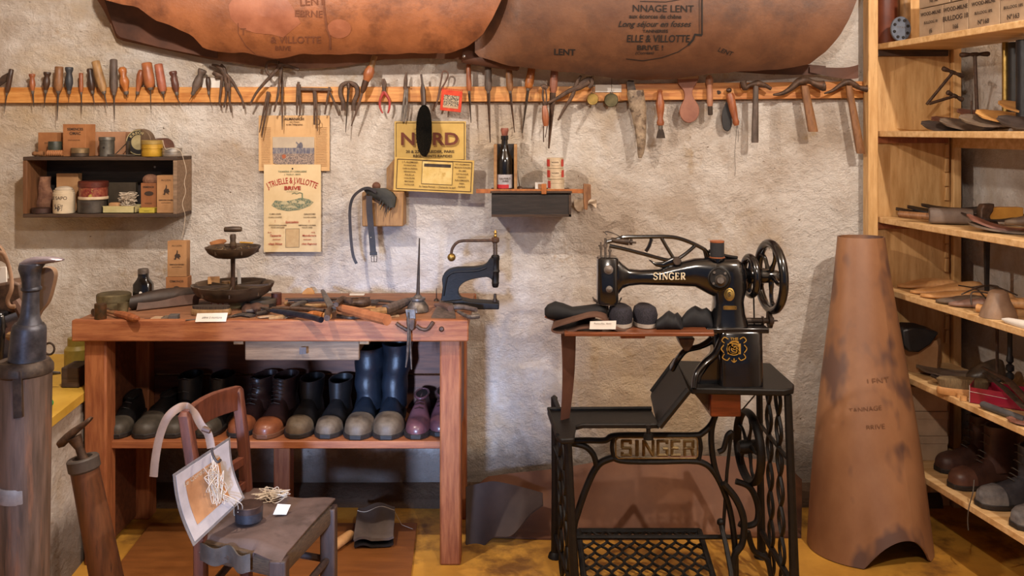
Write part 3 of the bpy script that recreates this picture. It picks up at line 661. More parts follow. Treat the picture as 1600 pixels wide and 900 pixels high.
# name on the arm, following its roundness
def armtext(s, px, py, size, **k):
    def f(u, v):
        y = py-v; x = px+u; top, bot = 416.5, 445.5; t = (y-(top+bot)/2)/((bot-top)/2)
        return A3(x, y, -.0235-.0045*math.sqrt(max(0, 1-t*t))*1-(.0045 if x > 1050 else 0)*(x-1050)/15)
    return build('lettering', text_mb(s, f, size, sub=1, **k), GOLD, sm, smooth=False, recalc=False)
SERIF = []
def serif_word(word, x0, x1, ytop, ybot, depth_fn, m, parent, name='lettering', wt=2.3, th=1.0, ser=2.2):
    """block serif capitals drawn as strokes in pixel units"""
    G = {'S': [('c', [(.92, .22), (.80, .05), (.5, 0), (.18, .08), (.10, .25), (.25, .42), (.70, .56), (.90, .74), (.80, .93), (.5, 1), (.2, .95), (.06, .76)])],
         'I': [('t', (.5, 0), (.5, 1)), ('s', (.1, 0), (.9, 0)), ('s', (.1, 1), (.9, 1))],
         'N': [('n', (.14, 0), (.14, 1)), ('t', (.12, 0), (.88, 1)), ('n', (.88, 0), (.88, 1)), ('s', (-.05, 0), (.3, 0)), ('s', (-.05, 1), (.32, 1)), ('s', (.68, 0), (1.05, 0))],
         'G': [('c', [(.92, .2), (.75, .03), (.45, 0), (.15, .18), (.08, .5), (.15, .82), (.45, 1), (.75, .97), (.88, .82)]), ('t', (.86, .58), (.86, .98)), ('s', (.58, .57), (1.02, .57))],
         'E': [('t', (.22, 0), (.22, 1)), ('s', (.02, 0), (.85, 0)), ('s', (.2, .5), (.66, .5)), ('s', (.02, 1), (.9, 1)), ('n', (.86, 0), (.86, .2)), ('n', (.9, .8), (.9, 1)), ('n', (.66, .38), (.66, .62))],
         'R': [('t', (.22, 0), (.22, 1)), ('s', (.02, 0), (.5, 0)), ('c', [(.45, 0), (.75, .04), (.85, .25), (.72, .47), (.42, .51)]), ('t', (.48, .5), (.86, 1)), ('s', (.02, 1), (.42, 1)), ('s', (.75, 1), (1.02, 1))]}
    wd = {'S': .82, 'I': .5, 'N': 1.05, 'G': .98, 'E': .86, 'R': .95}
    gap = .2; tot = sum(wd[c] for c in word)+gap*(len(word)-1); k = (x1-x0)/tot; x = x0; H = ybot-ytop; out = []
    for c in word:
        wc = wd[c]*k; mb = MB()
        for st_ in G[c]:
            if st_[0] == 'c': q = [Vector((a, b, 0)) for a, b in st_[1]]; q = curve_pts(q, 4); wdt = wt*.8
            else: q = [Vector((st_[1][0], st_[1][1], 0)), Vector((st_[2][0], st_[2][1], 0))]; wdt = {'t': wt, 's': th, 'n': th*1.15}[st_[0]]
            pts = [(x+p.x*wc, ytop+p.y*H) for p in q]; vs = []; fs = []
            for i, p in enumerate(pts):
                a = pts[max(0, i-1)]; b = pts[min(len(pts)-1, i+1)]; L = math.hypot(b[0]-a[0], b[1]-a[1]) or 1
                nx, ny = -(b[1]-a[1])/L*wdt/2, (b[0]-a[0])/L*wdt/2
                vs += [depth_fn(p[0]+nx, p[1]+ny), depth_fn(p[0]-nx, p[1]-ny)]
            for i in range(len(pts)-1): fs.append((2*i, 2*i+1, 2*i+3, 2*i+2))
            mb.add(vs, fs)
        out.append(build(name, mb, m, parent, smooth=False, recalc=False)); x += wc+gap*k
    return out
def arm_fn(x, y):
    t = max(-1, min(1, (y-433)/13)); return A3(x, y, -.0245-(.0045 if x > 1030 else 0)*min(1, (x-1030)/30)-.0015*(1-t*t))
serif_word('SINGER', 1021, 1071, 426.5, 436.5, arm_fn, mat('gilt_lettering', 'c9bda0', 'e0d4b8', 60, .5, .1, 0), sm, wt=2.2, th=.9)
# pulleys, hand wheel and belt
def wheel(px, py, D, R_, rim, axis, name, m, par, spokes=5, hub=.02, curved=0, flat=1, hubl=.05, twist=0):
    c = P(px, py, D); ax = Vector(axis).normalized(); u = Vector((0, 0, 1)); v = ax.cross(u).normalized()
    mb = MB(); n = 48
    mb.tube([c+(u*math.cos(2*PI*k/n)+v*math.sin(2*PI*k/n))*R_ for k in range(n)], rim, 12, flat=flat, up=None, closed=True) if False else None
    secs = []
    for k in range(n):
        d = u*math.cos(2*PI*k/n)+v*math.sin(2*PI*k/n)
        secs.append([c+d*(R_+rim*math.cos(b))+ax*rim*flat*math.sin(b) for b in [2*PI*j/12 for j in range(12)]])
    mb.loft(secs, closed=True)
    w_ = build(name, mb, m, par)
    for i in range(spokes):
        a = 2*PI*i/spokes+twist; mbs = MB(); pts = []
        for j in range(7):
            t = j/6; rr = hub*.8+(R_-hub*.8)*t; aa = a+curved*math.sin(t*PI)
            pts.append(c+(u*math.cos(aa)+v*math.sin(aa))*rr)
        mbs.tube(pts, [rim*.62]*2+[rim*.48]*3+[rim*.62]*2, 8); build('spoke', mbs, m, w_)
    build('hub', MB().lathe(c-ax*hubl/2, c+ax*hubl/2, [(0, hub*.8), (.15, hub), (.85, hub), (1, hub*.8)], 18), m, w_)
    return w_
axh = Vector((math.cos(.13), -math.sin(.13), 0))
axh = Vector((.985, .12, 0)).normalized()
wheel(1204, 432, DA+.01, .093, .0125, axh, 'hand_wheel', ENAMEL, sm, 5, .018, .25, twist=.3)
wheel(1172, 431, DA+.005, .053, .010, axh, 'belt_pulley', ENAMEL, sm, 4, .022, 0, hubl=.11)
build('wheel_shaft', MB().lathe(P(1160, 431, DA+.005), P(1206, 432, DA+.01), [(0, .012), (1, .012)], 14), ENAMEL, sm)
mb = MB(); mb.lathe(A3(1160, 501), A3(1215, 501), [(0, .008), (.55, .008), (.56, .012), (.6, .012), (.61, .008), (.72, .008), (.73, .021), (.82, .021), (.83, .01), (.88, .01), (.9, .003), (1, .002)], 20)
mb.lathe(A3(1199, 497), A3(1199, 487), [(0, .004), (1, .003)], 8)
build('bobbin_winder', mb, DSTEEL, sm)
# pedestal box under the pillar
zt_ = EYE-(601-HY)/F*DA
mb = MB(); mb.loft([rrect(A3(1151, y), w*u1, d, p=.3) for y, w, d in ((512, 32, .062), (515, 33.5, .066), (560, 34, .07), (602, 34.5, .074))])
ped = build('pedestal', mb, ENAMEL, sm, angle=50)
build('bed_plate', MB().box(A3(1105, 513, -.06), A3(1184, 507, .06)), ENAMEL, sm, bevel=.003)
# gilt monogram
Dm = DA-.0745
def mono(pts, w, n=5): return MB().tube([P(p.x, p.y, 1) if False else P(p[0], p[1], Dm) for p in curve_pts([Vector((a, b, 0)) for a, b in pts], n)], w*Dm/F/2, 6, flat=.35, up=(0, 1, 0))
GILT = mat('gilt_monogram', 'a07a30', 'c29a48', 60, .45, .4, 0)
cx, cy = 1147, 545
for ch_, sz, dx, dy, sx_ in (('S', 34, 0, 0, 1.25), ('M', 24, 0, 1, 1.35), ('C', 26, -3, 1, 1.15), ('G', 15, 1, 1, 1.3)):
    letters(ch_, ped, cx+dx, cy+dy, Dm+.001, sz, GILT, sx=sx_, name='gilt_monogram')
for sg in (1, -1):
    for pts in ([(9, -15), (15, -18), (19, -13), (15, -9)], [(16, -6), (20, 0), (16, 6)], [(15, 8), (18, 14), (11, 18), (7, 14)], [(4, 18), (0, 21), (0, 15)]):
        build('gilt_monogram', mono([(cx+sg*a, cy+b) for a, b in pts], 1.7), GILT, ped)
letters('THE', ped, cx, cy-15.5, Dm+.001, 5.5, GILT, bold=.03, sx=1.25)
# swan-neck supports running down from the bed to the table
def arch(pts, ws, name='bed_bracket'):
    mb = MB(); q = px_path(pts, DA, 5); K = len(q); rs = []; ds = []
    for i in range(K):
        t = i/(K-1)*(len(ws)-1); a = int(min(t, len(ws)-2)); f = t-a; rs.append((ws[a]+(ws[a+1]-ws[a])*f)*u1/2)
    mb.tube(q, rs, 12, flat=1.5, up=(0, 1, 0)); return build(name, mb, ENAMEL, sm)
arch([(1118, 512), (1112, 530), (1094, 541), (1072, 547), (1060, 560), (1055, 580, .04)], [16, 12, 9, 9, 9, 10])
arch([(1124, 518, -.045), (1112, 545, -.05), (1094, 560, -.055), (1080, 575, -.07), (1076, 594, -.08)], [12, 11, 10, 9, 9])
build('bed_body', MB().prism([A3(*p) for p in ((1108, 512), (1124, 512), (1122, 560), (1124, 604), (1084, 604), (1088, 582), (1100, 565), (1113, 552))], DA-.035, DA+.03), ENAMEL, sm, bevel=.008)
# table plate
ZT = EYE-(610-HY)/F*DFr
def onzt(px, py): return on_z(px, py, ZT)
tabpts = [onzt(1076, 600), onzt(1080, 606), onzt(1225, 609), onzt(1240, 606), onzt(1241, 600), onzt(1204, 567), onzt(1056, 563)]
mb = MB(); mb.ext(tabpts, (0, 0, -.018)); build('table_plate', mb, CAST, sm, bevel=.004)
# gooseneck plate: slope and lower tray
yb = 2.84; yf_ = 2.52
def slab(name, pts, th, side=(0, 0, -1), m=CAST): return build(name, MB().ext(pts, Vector(side)*th), m, sm, bevel=.004)
zl = EYE-(664-HY)/F*yf_      # tray height
def zx(px, D, z): p = P(px, 0, D); return Vector((p.x, D, z))
sl = [zx(1076, yf_, ZT), zx(1056, yb, ZT), zx(1018, yb, zl), zx(1030, yf_, zl)]
slab('sloping_plate', sl, .014, (-.3, 0, -1))
build('slope_rim', MB().tube([sl[0]+Vector((0, 0, -.004)), sl[3]+Vector((0, 0, -.004))], .010, 8), CAST, sm)
build('slope_rim', MB().tube([sl[1], sl[2]], .007, 8), CAST, sm)
# lower tray: U-shaped plate with the cut-out towards the front
def on_t(px, py): return on_z(px, py, zl)
tray = [on_t(855, 641), on_t(1018, 640), on_t(1030, 662), on_t(912, 662), on_t(900, 665), on_t(897, 685), on_t(876, 686), on_t(869, 680)]
build('lower_tray', MB().ext(tray, (0, 0, -.014)), CAST, sm, bevel=.004)
build('tray_rim', MB().tube([tray[7]+Vector((.003, 0, 0)), tray[0]+Vector((.003, 0, .003)), tray[1]+Vector((0, 0, .003))], .006, 8), CAST, sm)
build('tray_bolt', MB().lathe(P(1013, 686, yf_), P(1013, 664, yf_), [(0, .014), (.35, .012), (.4, .006), (.75, .006), (.8, .009), (1, .008)], 12), CAST, sm)
# drawer
dz0 = EYE-(650-HY)/F*2.56; dz1 = ZT-.018
mb = MB(); mb.box((P(1110, 0, 2.55).x, 2.55, dz0), (P(1158, 0, 2.55).x, 2.70, dz1)); dw = build('side_drawer', mb, mat('varnished_drawer_wood', '5a2210', '74321a', 9, .3, 0, .05, (1, 8, 8), coat=.3), sm, bevel=.004)
build('drawer_housing', MB().prism([P(1083, 613, 2.58), P(1114, 613, 2.58), P(1114, 650, 2.58)], 2.575, 2.72), H_DRK, sm)
# stand side frames
def leg_frame(px_f, px_b, top_f, top_b, name, pxt_f=None, pxt_b=None):
    """front and back post of a side frame with a chain-like lattice between"""
    ztop = top_f
    f0 = zx(px_f, DFr, 0); f1 = zx(pxt_f or px_f, DFr+.02, ztop); b0 = zx(px_b, DBk, 0); b1 = zx(pxt_b or px_b, DBk-.03, top_b)
    fr = build(name, MB().tube([f1, f0.lerp(f1, .5)+Vector((0, -.004, 0)), f0], [.011, .012, .015], 8), CAST, sm)
    build('rear_post', MB().tube([b1, b0.lerp(b1, .5), b0], [.010, .010, .014], 8), CAST, fr)
    for w0, w1, ph in ((.33, .33, 0), (.33, .33, PI), (.66, .66, 0), (.66, .66, PI)):
        mb = MB(); pts = []
        for i in range(49):
            t = i/48; a = f1.lerp(f0, t); b = b1.lerp(b0, t); c = a.lerp(b, w0); dd = (b-a).normalized()
            pts.append(c+dd*(.026*math.sin(t*PI*7+ph)))
        mb.tube(pts, .0055, 6); build('lattice_bar', mb, CAST, fr)
    for t, r in ((.0, .007), (.30, .006), (.86, .009)):
        build('cross_bar', MB().tube([f1.lerp(f0, t), b1.lerp(b0, t)], r, 8), CAST, fr)
    for p in (f0, b0): build('foot', MB().lathe(p+Vector((0, 0, .001)), p+Vector((0, 0, .03)), [(0, .024), (.4, .02), (.7, .012), (1, .014)], 14), CAST, fr)
    return fr
leg_frame(900, 868, zl-.014, zl-.014, 'side_frame', 886, 866)
leg_frame(1243, 1190, ZT-.018, ZT-.018, 'side_frame', 1231, 1186)
# cast brace with the name plate
DBR = 2.62
mb = MB()
for pts, w in (([(880, 689), (915, 688), (945, 688), (955, 682), (975, 680), (1025, 680), (1085, 680), (1098, 676), (1112, 662), (1120, 640), (1122, 612)], 7), ([(958, 715), (975, 720), (1025, 721), (1078, 720), (1100, 724), (1115, 737), (1130, 765), (1141, 800), (1148, 850), (1150, 905)], 7),
               ([(892, 692), (915, 698), (928, 712), (933, 733)], 7), ([(958, 715), (940, 722), (928, 736), (915, 765), (903, 800), (896, 830), (893, 900)], 8), ([(1120, 640), (1112, 670), (1112, 700), (1118, 735), (1130, 765)], 7)):
    bar(mb, pts, w, DBR, .010, 5)
bar(mb, [(959, 682), (956, 698), (959, 716)], 5, DBR, .010, 3); bar(mb, [(1092, 681), (1095, 698), (1092, 718)], 5, DBR, .010, 3)
br = build('name_brace', mb, CAST, sm)
brg = mat('worn_gilt_cast_iron', '5e4a2c', '8a7248', 60, .5, .5, .1)
mb = MB(); q = [(966, 684), (1087, 684), (1090, 688), (1090, 712), (1087, 716), (966, 716), (962, 712), (962, 688)]
for a, b in zip(q, q[1:]+q[:1]): mb.tube([P(a[0], a[1], DBR-.008), P(b[0], b[1], DBR-.008)], .0022, 6)
build('plate_border', mb, brg, br)
# the letters are cast strokes with the wall showing between them
def cast_word():
    x0, x1, ya, yb2 = 971, 1084, 687.5, 712.5; n = 6; wv = (x1-x0)/(n+.0)
    ws = [1.05, .55, 1.2, 1.15, 1.0, 1.1]; k = (x1-x0-5*5)/sum(ws); x = x0
    def st(mb, a, b, w=5.0):
        mb.tube([P(x+a[0]*wc, ya+a[1]*(yb2-ya), DBR-.006), P(x+b[0]*wc, ya+b[1]*(yb2-ya), DBR-.006)], w/2*DBR/F, 4, flat=1.0, up=(0, 1, 0))
    for c, w_ in zip('SINGER', ws):
        wc = w_*k; mb = MB()
        if c == 'S': [st(mb, a, b) for a, b in (((1, .06), (0, .06)), ((.08, 0), (.08, .5)), ((0, .5), (1, .5)), ((.92, .5), (.92, 1)), ((1, .94), (0, .94)), ((.92, 0), (.92, .25)), ((.08, .75), (.08, 1)))]
        if c == 'I': [st(mb, a, b, 6) for a, b in (((.5, 0), (.5, 1)),)]
        if c == 'N': [st(mb, a, b) for a, b in (((.08, 0), (.08, 1)), ((.08, 0), (.92, 1)), ((.92, 0), (.92, 1)))]
        if c == 'G': [st(mb, a, b) for a, b in (((1, .06), (0, .06)), ((.08, 0), (.08, 1)), ((0, .94), (1, .94)), ((.92, 1), (.92, .55)), ((.55, .55), (1, .55)), ((.92, 0), (.92, .25)))]
        if c == 'E': [st(mb, a, b) for a, b in (((.1, 0), (.1, 1)), ((0, .06), (1, .06)), ((0, .5), (.8, .5)), ((0, .94), (1, .94)))]
        if c == 'R': [st(mb, a, b) for a, b in (((.1, 0), (.1, 1)), ((0, .06), (.92, .06)), ((.92, 0), (.92, .5)), ((0, .5), (1, .5)), ((.75, .5), (.95, 1)))]
        build('cast_letter', mb, brg, br, smooth=False); x += wc+5
cast_word()
# fly wheel, crank, pitman and belt
wheel(1170, 698, 2.70, .098, .010, (.985, .10, 0), 'fly_wheel', CAST, sm, 5, .02, .3, flat=1.3, hubl=.06)
mb = MB(); mb.tube(px_path([(1122, 706), (1130, 702), (1134, 690), (1137, 680), (1143, 676), (1144, 686)], 2.62), .008, 8); build('crank', mb, CAST, sm)
mb = MB(); mb.tube([P(1142, 682, 2.62), P(1136, 736, 2.62), P(1130, 830, 2.62)], .005, 8); build('pitman_rod', mb, CAST, sm)
mb = MB(); mb.tube([P(1177, 440, DA), P(1179, 520, DA), P(1179.5, 604, DA+.02)], .0022, 6); mb.tube([P(1179, 618, DA+.05), P(1160, 640, 2.68)], .0022, 6); build('drive_belt', mb, BLKLEA, sm)
mb = MB(); mb.tube(px_path([(1150, 752), (1172, 762), (1184, 790), (1182, 815), (1165, 822), (1155, 818)], 2.66), .009, 8); build('treadle_bracket', mb, CAST, sm)
mb = MB(); mb.tube(px_path([(1146, 900), (1148, 868), (1160, 848), (1162, 812), (1150, 780), (1130, 755)], 2.6), .010, 8); build('treadle_bracket', mb, CAST, sm)
mb = MB(); mb.tube(px_path([(1168, 830), (1178, 860), (1198, 874), (1205, 900)], 2.62), .008, 8); build('treadle_bracket', mb, CAST, sm)
# treadle plate with fish-net casting
tr = thing('x', 'x', 'x', (0, 0, 0)); bpy.data.objects.remove(tr)
zt0 = .06
def tp_(u, v): return Vector((P(1018, 0, 2.62).x-.195+.36*u, 2.50+.27*v, zt0+.06*v))
mb = MB()
for a, b in (((0, 0), (1, 0)), ((1, 0), (1, 1)), ((1, 1), (0, 1)), ((0, 1), (0, 0))): mb.tube([tp_(*a), tp_(*b)], .009, 8)
tdl = build('treadle_plate', mb, CAST, sm)
nu = 9
for i in range(nu):
    mb = MB(); 
    for sgn in (1, -1):
        pts = []
        for k in range(41):
            v = k/40; u = (i+.5)/nu+sgn*.5/nu*math.cos(v*PI*6); pts.append(tp_(u, v))
        mb.tube(pts, .0042, 6)
    build('net_bar', mb, CAST, tdl)
mb = MB(); mb.tube([P(1126, 818, 2.62), P(1134, 850, 2.58), P(1142, 892, 2.54), P(1145, 925, 2.5)], .007, 8); mb.ball(P(1126, 816, 2.62), .011); build('treadle_arm', mb, CAST, tdl)
mb = MB(); mb.tube([zx(884, 2.66, .15), zx(1160, 2.66, .15)], .007, 8); build('cross_rod', mb, CAST, sm)
# wooden shelf board clamped beside the head, on its leather leg
WB = 2.55
tb = thing('work_board', 'narrow varnished wooden work board in front of the machine pedestal, carrying shoes', 'board', P(995, 525, 2.6))
zb = EYE-(520-HY)/F*2.50
mb = MB(); mb.ext([zx(882, 2.50, zb), zx(1116, 2.50, zb), zx(1112, 2.68, zb), zx(880, 2.68, zb)], (0, 0, -.010)); build('board', mb, mat('varnished_board', '5e331e', '80492c', 9, .3, 0, .05, (1, 8, 8)), tb, bevel=.002)
build('batten', MB().box((P(970, 0, 2.53).x, 2.53, zb-.022), (P(1008, 0, 2.53).x, 2.66, zb-.010)), H_RED, tb)
build('support_foot', MB().prism([P(*p, 2.6) for p in ((1056, 524), (1082, 524), (1078, 536), (1072, 544), (1066, 544), (1060, 534))], 2.56, 2.62), H_DRK, tb, bevel=.003)
st_ = solo('leather_strip_support', 'long brown leather strip standing on the machine tray under the board end', 'leather strip', MB().sheet(lambda u, v: zx(877+19*u*(1-.35*v)+3*math.sin(v*3)-v*1+ (3 if u > .5 else 0)*(1-v), 2.56+.02*u, zl+.001+(zb-.013-zl)*(1-v)), 6, 24, .005), mat('red_brown_strip', '482a1e', '5e3c2e', 12, .5, 0, .1), bevel=0)
# ---------------------------------------------------------------- tools hanging on the rail
TG = 'cobbler tools hanging on the pine rail'
DT = 3.27
PRO = {'awl': [(0, .55), (.03, .8), (.1, .85), (.25, .7), (.45, .95), (.7, 1), (.88, .75), (.96, .55), (1, .5)],
       'waist': [(0, .9), (.04, 1.05), (.12, 1.0), (.25, .68), (.45, .95), (.65, 1.0), (.85, .7), (.95, .5), (1, .45)],
       'straight': [(0, .75), (.03, .95), (.3, .95), (.6, 1), (.85, .95), (.96, .7), (1, .6)],
       'pear': [(0, .5), (.06, .8), (.25, 1), (.5, .95), (.8, .65), (.95, .5), (1, .5)],
       'eight': [(0, .5), (.08, .85), (.18, .85), (.34, .6), (.5, .95), (.62, 1), (.8, .7), (.92, .45), (1, .4)],
       'file': [(0, .7), (.05, .85), (.4, .9), (.75, 1), (.93, .9), (1, .65)]}
def loc_of(px, py, D=DT): return P(px, py, D)
def awl(a, b, tip, r, prof, hm, label, cat='awl', name='awl', bm=None, br=1.1, ferr=True, curve=None, flat=.7, D=None):
    D = D or DT-r*DT/F-.002; k = D/F
    t = thing(name, label, cat, P(b[0], b[1], D), TG)
    build('handle', MB().lathe(P(a[0], a[1], D), P(b[0], b[1], D), [(x, y*r*k) for x, y in PRO[prof]], 14), hm, t, angle=60)
    d = (Vector(b)-Vector(a)).normalized() if len(a) == 2 else None
    if ferr:
        c = (b[0]+d[0]*4, b[1]+d[1]*4); build('ferrule', MB().lathe(P(b[0]-d[0]*1, b[1]-d[1]*1, D), P(c[0], c[1], D), [(0, r*.55*k), (.5, r*.5*k), (1, r*.4*k)], 10), STEEL, t)
    pts = [b]+(curve or [])+[tip]
    q = px_path(pts, D, 4 if curve else 0); K = len(q)
    build('blade', MB().tube(q, [1.35*br*k*(1-.75*(i/(K-1))**1.5) for i in range(K)], 7, flat=flat), bm or DSTEEL, t)
    return t
W = lambda s: s
awl((18, 108), (11, 145), (6, 178), 4, 'straight', H_DRK, 'dark awl with a wide head, the first tool at the left end of the rail', br=1.3)
solo('leather_knife', 'dark flat blade behind the first awl at the left end of the rail', 'knife', MB().prism([P(*p, DT) for p in ((-6, 128), (4, 118), (14, 113), (9, 128), (-2, 136))], 3.268, 3.274), DARKWOOD, TG, bevel=.001)
awl((50, 115.5), (51, 143), (53, 168), 4.6, 'waist', H_RED, 'small reddish brown awl, second from the left end of the rail', br=1.7)
awl((74, 112.5), (71.5, 142), (69, 168), 5.5, 'waist', H_DRK, 'nearly black waisted awl, third from the left end of the rail', br=1.5)
awl((92.5, 104), (91, 142), (89, 189), 6.8, 'straight', H_BRN, 'brown thick awl with long dark spike, left of the grey-black waisted awl', br=1.9)
awl((108, 105), (108, 143), (107.5, 160), 6, 'waist', mat('grey_black_handle', '24262b', '3b3c40', 25, .5), 'grey-black waisted awl with a wide knob', br=.9)
awl((126.5, 114), (127, 144), (128, 178), 3.4, 'straight', H_RED, 'slim reddish awl beside the grey-black waisted awl', br=1.3)
awl((140, 107), (144.5, 143), (149, 172), 5.5, 'awl', H_DRK, 'small dark awl half hidden behind the slanting pale brown one', br=1.0, D=3.262)
awl((149, 95.5), (162, 143), (168, 169), 6.8, 'straight', H_TAN, 'slanting pale brown awl with thick handle', br=1.4, D=3.243)
awl((177.5, 92.5), (178, 145), (179, 187), 6, 'straight', H_GRY, 'tall grey-brown awl with a long spike between the pale and the orange ones', br=1.6)
awl((190.5, 105), (197, 144), (198, 152), 7.5, 'eight', H_ORG, 'bright orange figure-eight handled awl', br=1.8)
awl((221, 109), (215, 144), (211, 157), 5.6, 'pear', H_RED, 'short red-brown pear-shaped awl right of the bright orange one', br=1.2, D=3.262)
awl((229, 98), (235, 137), (235.5, 172), 8.4, 'straight', mat('mid_red_handle', '8a4f2f', 'a9683f', 22, .4), 'thickest red-brown awl with dark ferrule and thin spike', br=1.2)
awl((247.5, 100), (254.5, 143), (256, 156), 6.8, 'straight', mat('pink_red_handle', '8c4c38', 'a8664c', 22, .45), 'pinkish red-brown awl leaning beside the thickest awl', br=1.8)
awl((270, 111.5), (276, 145), (285, 166), 5.8, 'waist', mat('plum_handle', '4b2a22', '6b4032', 22, .4), 'plum-brown waisted awl with a bent point', br=1.0, curve=[(278, 155)])
awl((317, 108.5), (302, 145), (296, 158), 6.6, 'waist', H_GRY, 'slanting grey waisted awl beside the small white label', br=1.0)
awl((325, 120), (326, 144), (330, 167), 4, 'pear', H_DRK, 'small dark pear-shaped awl in front of the white label', br=.9)
card = lambda name, label, x0, y0, x1, y1, D=3.2745, m=PAPER, rot=0: solo(name, label, 'label', MB().box(P(x0, y1, D), P(x1, y0, D)+Vector((0, .0008, 0))), m)
card('paper_label', 'small blank white label on the rail behind the eyelet pliers', 316, 122, 345, 137)
card('paper_label', 'white label on the rail above the two round pendants', 930, 132.5, 971, 144, 3.2705)

def iron(name, label, cat, strokes, m=IRON, D=3.262, grp=TG, part=None, org=None):
    """a tool made of bars: strokes = list of (part_name, points, radius or radii, flat)"""
    pts = strokes[0][1]; t = thing(name, label, cat, P(pts[0][0], pts[0][1], D), grp)
    for s in strokes:
        pn, pts, r = s[:3]; fl = s[3] if len(s) > 3 else .7; mm = s[4] if len(s) > 4 else m; nn = s[5] if len(s) > 5 else 4
        q = px_path(pts, D, nn); K = len(q)
        if hasattr(r, '__len__'): rr = [interp([(i/(len(r)-1), x) for i, x in enumerate(r)], j/(K-1))*D/F for j in range(K)]
        else: rr = [r*D/F]*K
        build(pn, MB().tube(q, rr, 8, flat=fl, up=(0, 1, 0)), mm, t)
    return t
iron('revolving_punch_pliers', 'many-armed rusty punch pliers on the rail beside the small white label', 'pliers',
     [('arm', [(331, 101), (341, 104), (349, 112), (352, 122)], [1.5, 3, 4, 3]), ('arm', [(345, 101), (350, 108), (352, 122), (354, 142), (350, 168)], [2, 3.5, 3, 2, 1.2]), ('handle', [(347, 118), (345, 140), (343, 160), (346, 168)], [2.5, 2, 1.6, 1]),
      ('handle', [(352, 116), (362, 126), (372, 143), (378, 155), (381, 170)], [3.5, 2.6, 2, 1.6, 1.4]), ('handle', [(358, 120), (358, 140), (359, 160), (361, 176)], [3, 2.4, 1.5, 1]), ('punch', [(333, 113), (340, 117), (348, 120)], [3.4, 4.4, 2]), ('punch', [(336, 122), (344, 119)], [2, 3.5]), ('rivet', [(354.5, 130), (355.5, 143)], [4.6, 3.8])])
iron('lasting_pincers', 'large iron lasting pincers with ring jaw hanging beneath the left hide', 'pliers',
     [('handle', [(438, 102), (428, 114), (413, 130), (400, 146), (390, 165)], [2.5, 3, 2.6, 2, 1.4]), ('handle', [(440, 104), (437, 125), (434, 150), (428, 175)], [3, 2.4, 2, 1.4]), ('jaw', [(436, 98), (424, 96), (417, 100), (416, 110), (421, 117), (430, 117)], [3, 3, 2.6, 2.4, 2.2, 1.5]), ('jaw', [(438, 101), (452, 104), (467, 109)], [3.4, 2.8, 2.6]), ('rivet', [(436, 101), (441, 104)], 4.5)], D=3.24)
iron('tweezers', 'long thin two-bladed iron tweezers slanting over the calendar corner', 'tweezers', [('blade', [(419, 145), (413, 170), (405.5, 207)], [2.4, 2, .8]), ('blade', [(421, 146), (416, 175), (409, 215)], [2, 1.8, .8]), ('pivot', [(416.5, 144.5), (422, 146)], 2)])
iron('spike_tool', 'straight dark iron spike beside the long tweezers', 'spike', [('shank', [(440.5, 108), (441, 145), (441, 203)], [1.4, 2.2, .6]), ('collar', [(438.5, 145), (443.5, 145)], 1.3)])
iron('dividers', 'small round-headed iron dividers left of the iron bar hook', 'dividers', [('leg', [(466, 132), (464.5, 160), (463.5, 180)], [3, 2.2, .8]), ('leg', [(467, 132), (469, 160), (468, 182)], [3, 2, .8]), ('hinge', [(464.5, 131), (468, 131.5)], 3.4)])
iron('bar_hook', 'iron crossbar with hanging bent rods right of the dividers', 'iron hook', [('crossbar', [(470, 139.5), (516, 140.5)], 2.8), ('rod', [(491, 142), (491.5, 165), (491, 195)], [2.8, 2, 1.5]), ('rod', [(493, 143), (495, 175), (496, 205)], [1.6, 1.4, .6]), ('loop', [(495, 184), (500, 188), (499, 194), (493, 194)], .6, 1)])
iron('iron_tongs', 'small splayed iron tongs between the crossbar and the magnet-shaped tool', 'tongs', [('arm', [(515, 136), (511, 158), (507.5, 179)], [2, 1.8, 1.2]), ('arm', [(514, 141), (522, 160), (530, 181)], [1.4, 1.8, 1.2]), ('pivot', [(513, 141), (518, 141)], 2.2)])
iron('horseshoe_magnet', 'horseshoe-shaped dark iron piece hooked on the rail', 'horseshoe', [('body', [(536.5, 173), (536, 160), (532, 146), (534, 134), (545, 130), (556, 134), (558.5, 146), (553, 160), (552, 173)], 3.6, .6)], D=3.266)
awl((544.5, 129), (544.5, 140), (540, 207), 2.8, 'straight', H_DRK, 'thin spike hanging inside the horseshoe-shaped iron', br=2, D=3.25)
# rasp with bulbous wooden handle, slanting
t = thing('rasp', 'slanting rasp with pale grip, orange bulb and dark ferrule', 'rasp', P(566, 145, 3.235), TG)
k = 3.235/F; DD = 3.235
build('handle', MB().lathe(P(586, 87, DD), P(579, 108, DD), [(0, 4*k), (.05, 4.4*k), (.6, 4.6*k), (1, 5.5*k)], 14), H_TAN, t)
build('handle_bulb', MB().lathe(P(580, 104, DD), P(572, 127, DD), [(0, 5*k), (.3, 8*k), (.6, 8.2*k), (.85, 6*k), (1, 5*k)], 16), mat('mid_red_handle', '8a4f2f'), t)
build('ferrule', MB().lathe(P(572, 126, DD), P(566, 145, DD), [(0, 5.4*k), (.7, 4.6*k), (1, 2.6*k)], 14), H_DRK, t)
build('blade', MB().tube([P(566, 145, DD), P(560, 165, DD), P(549, 197, DD)], [2.2*k, 2.3*k, 1*k], 6, flat=.5, up=(0, 1, 0)), IRON, t)
REDP = mat('red_grip', '8c2a28', 'ac4038', 30, .45)
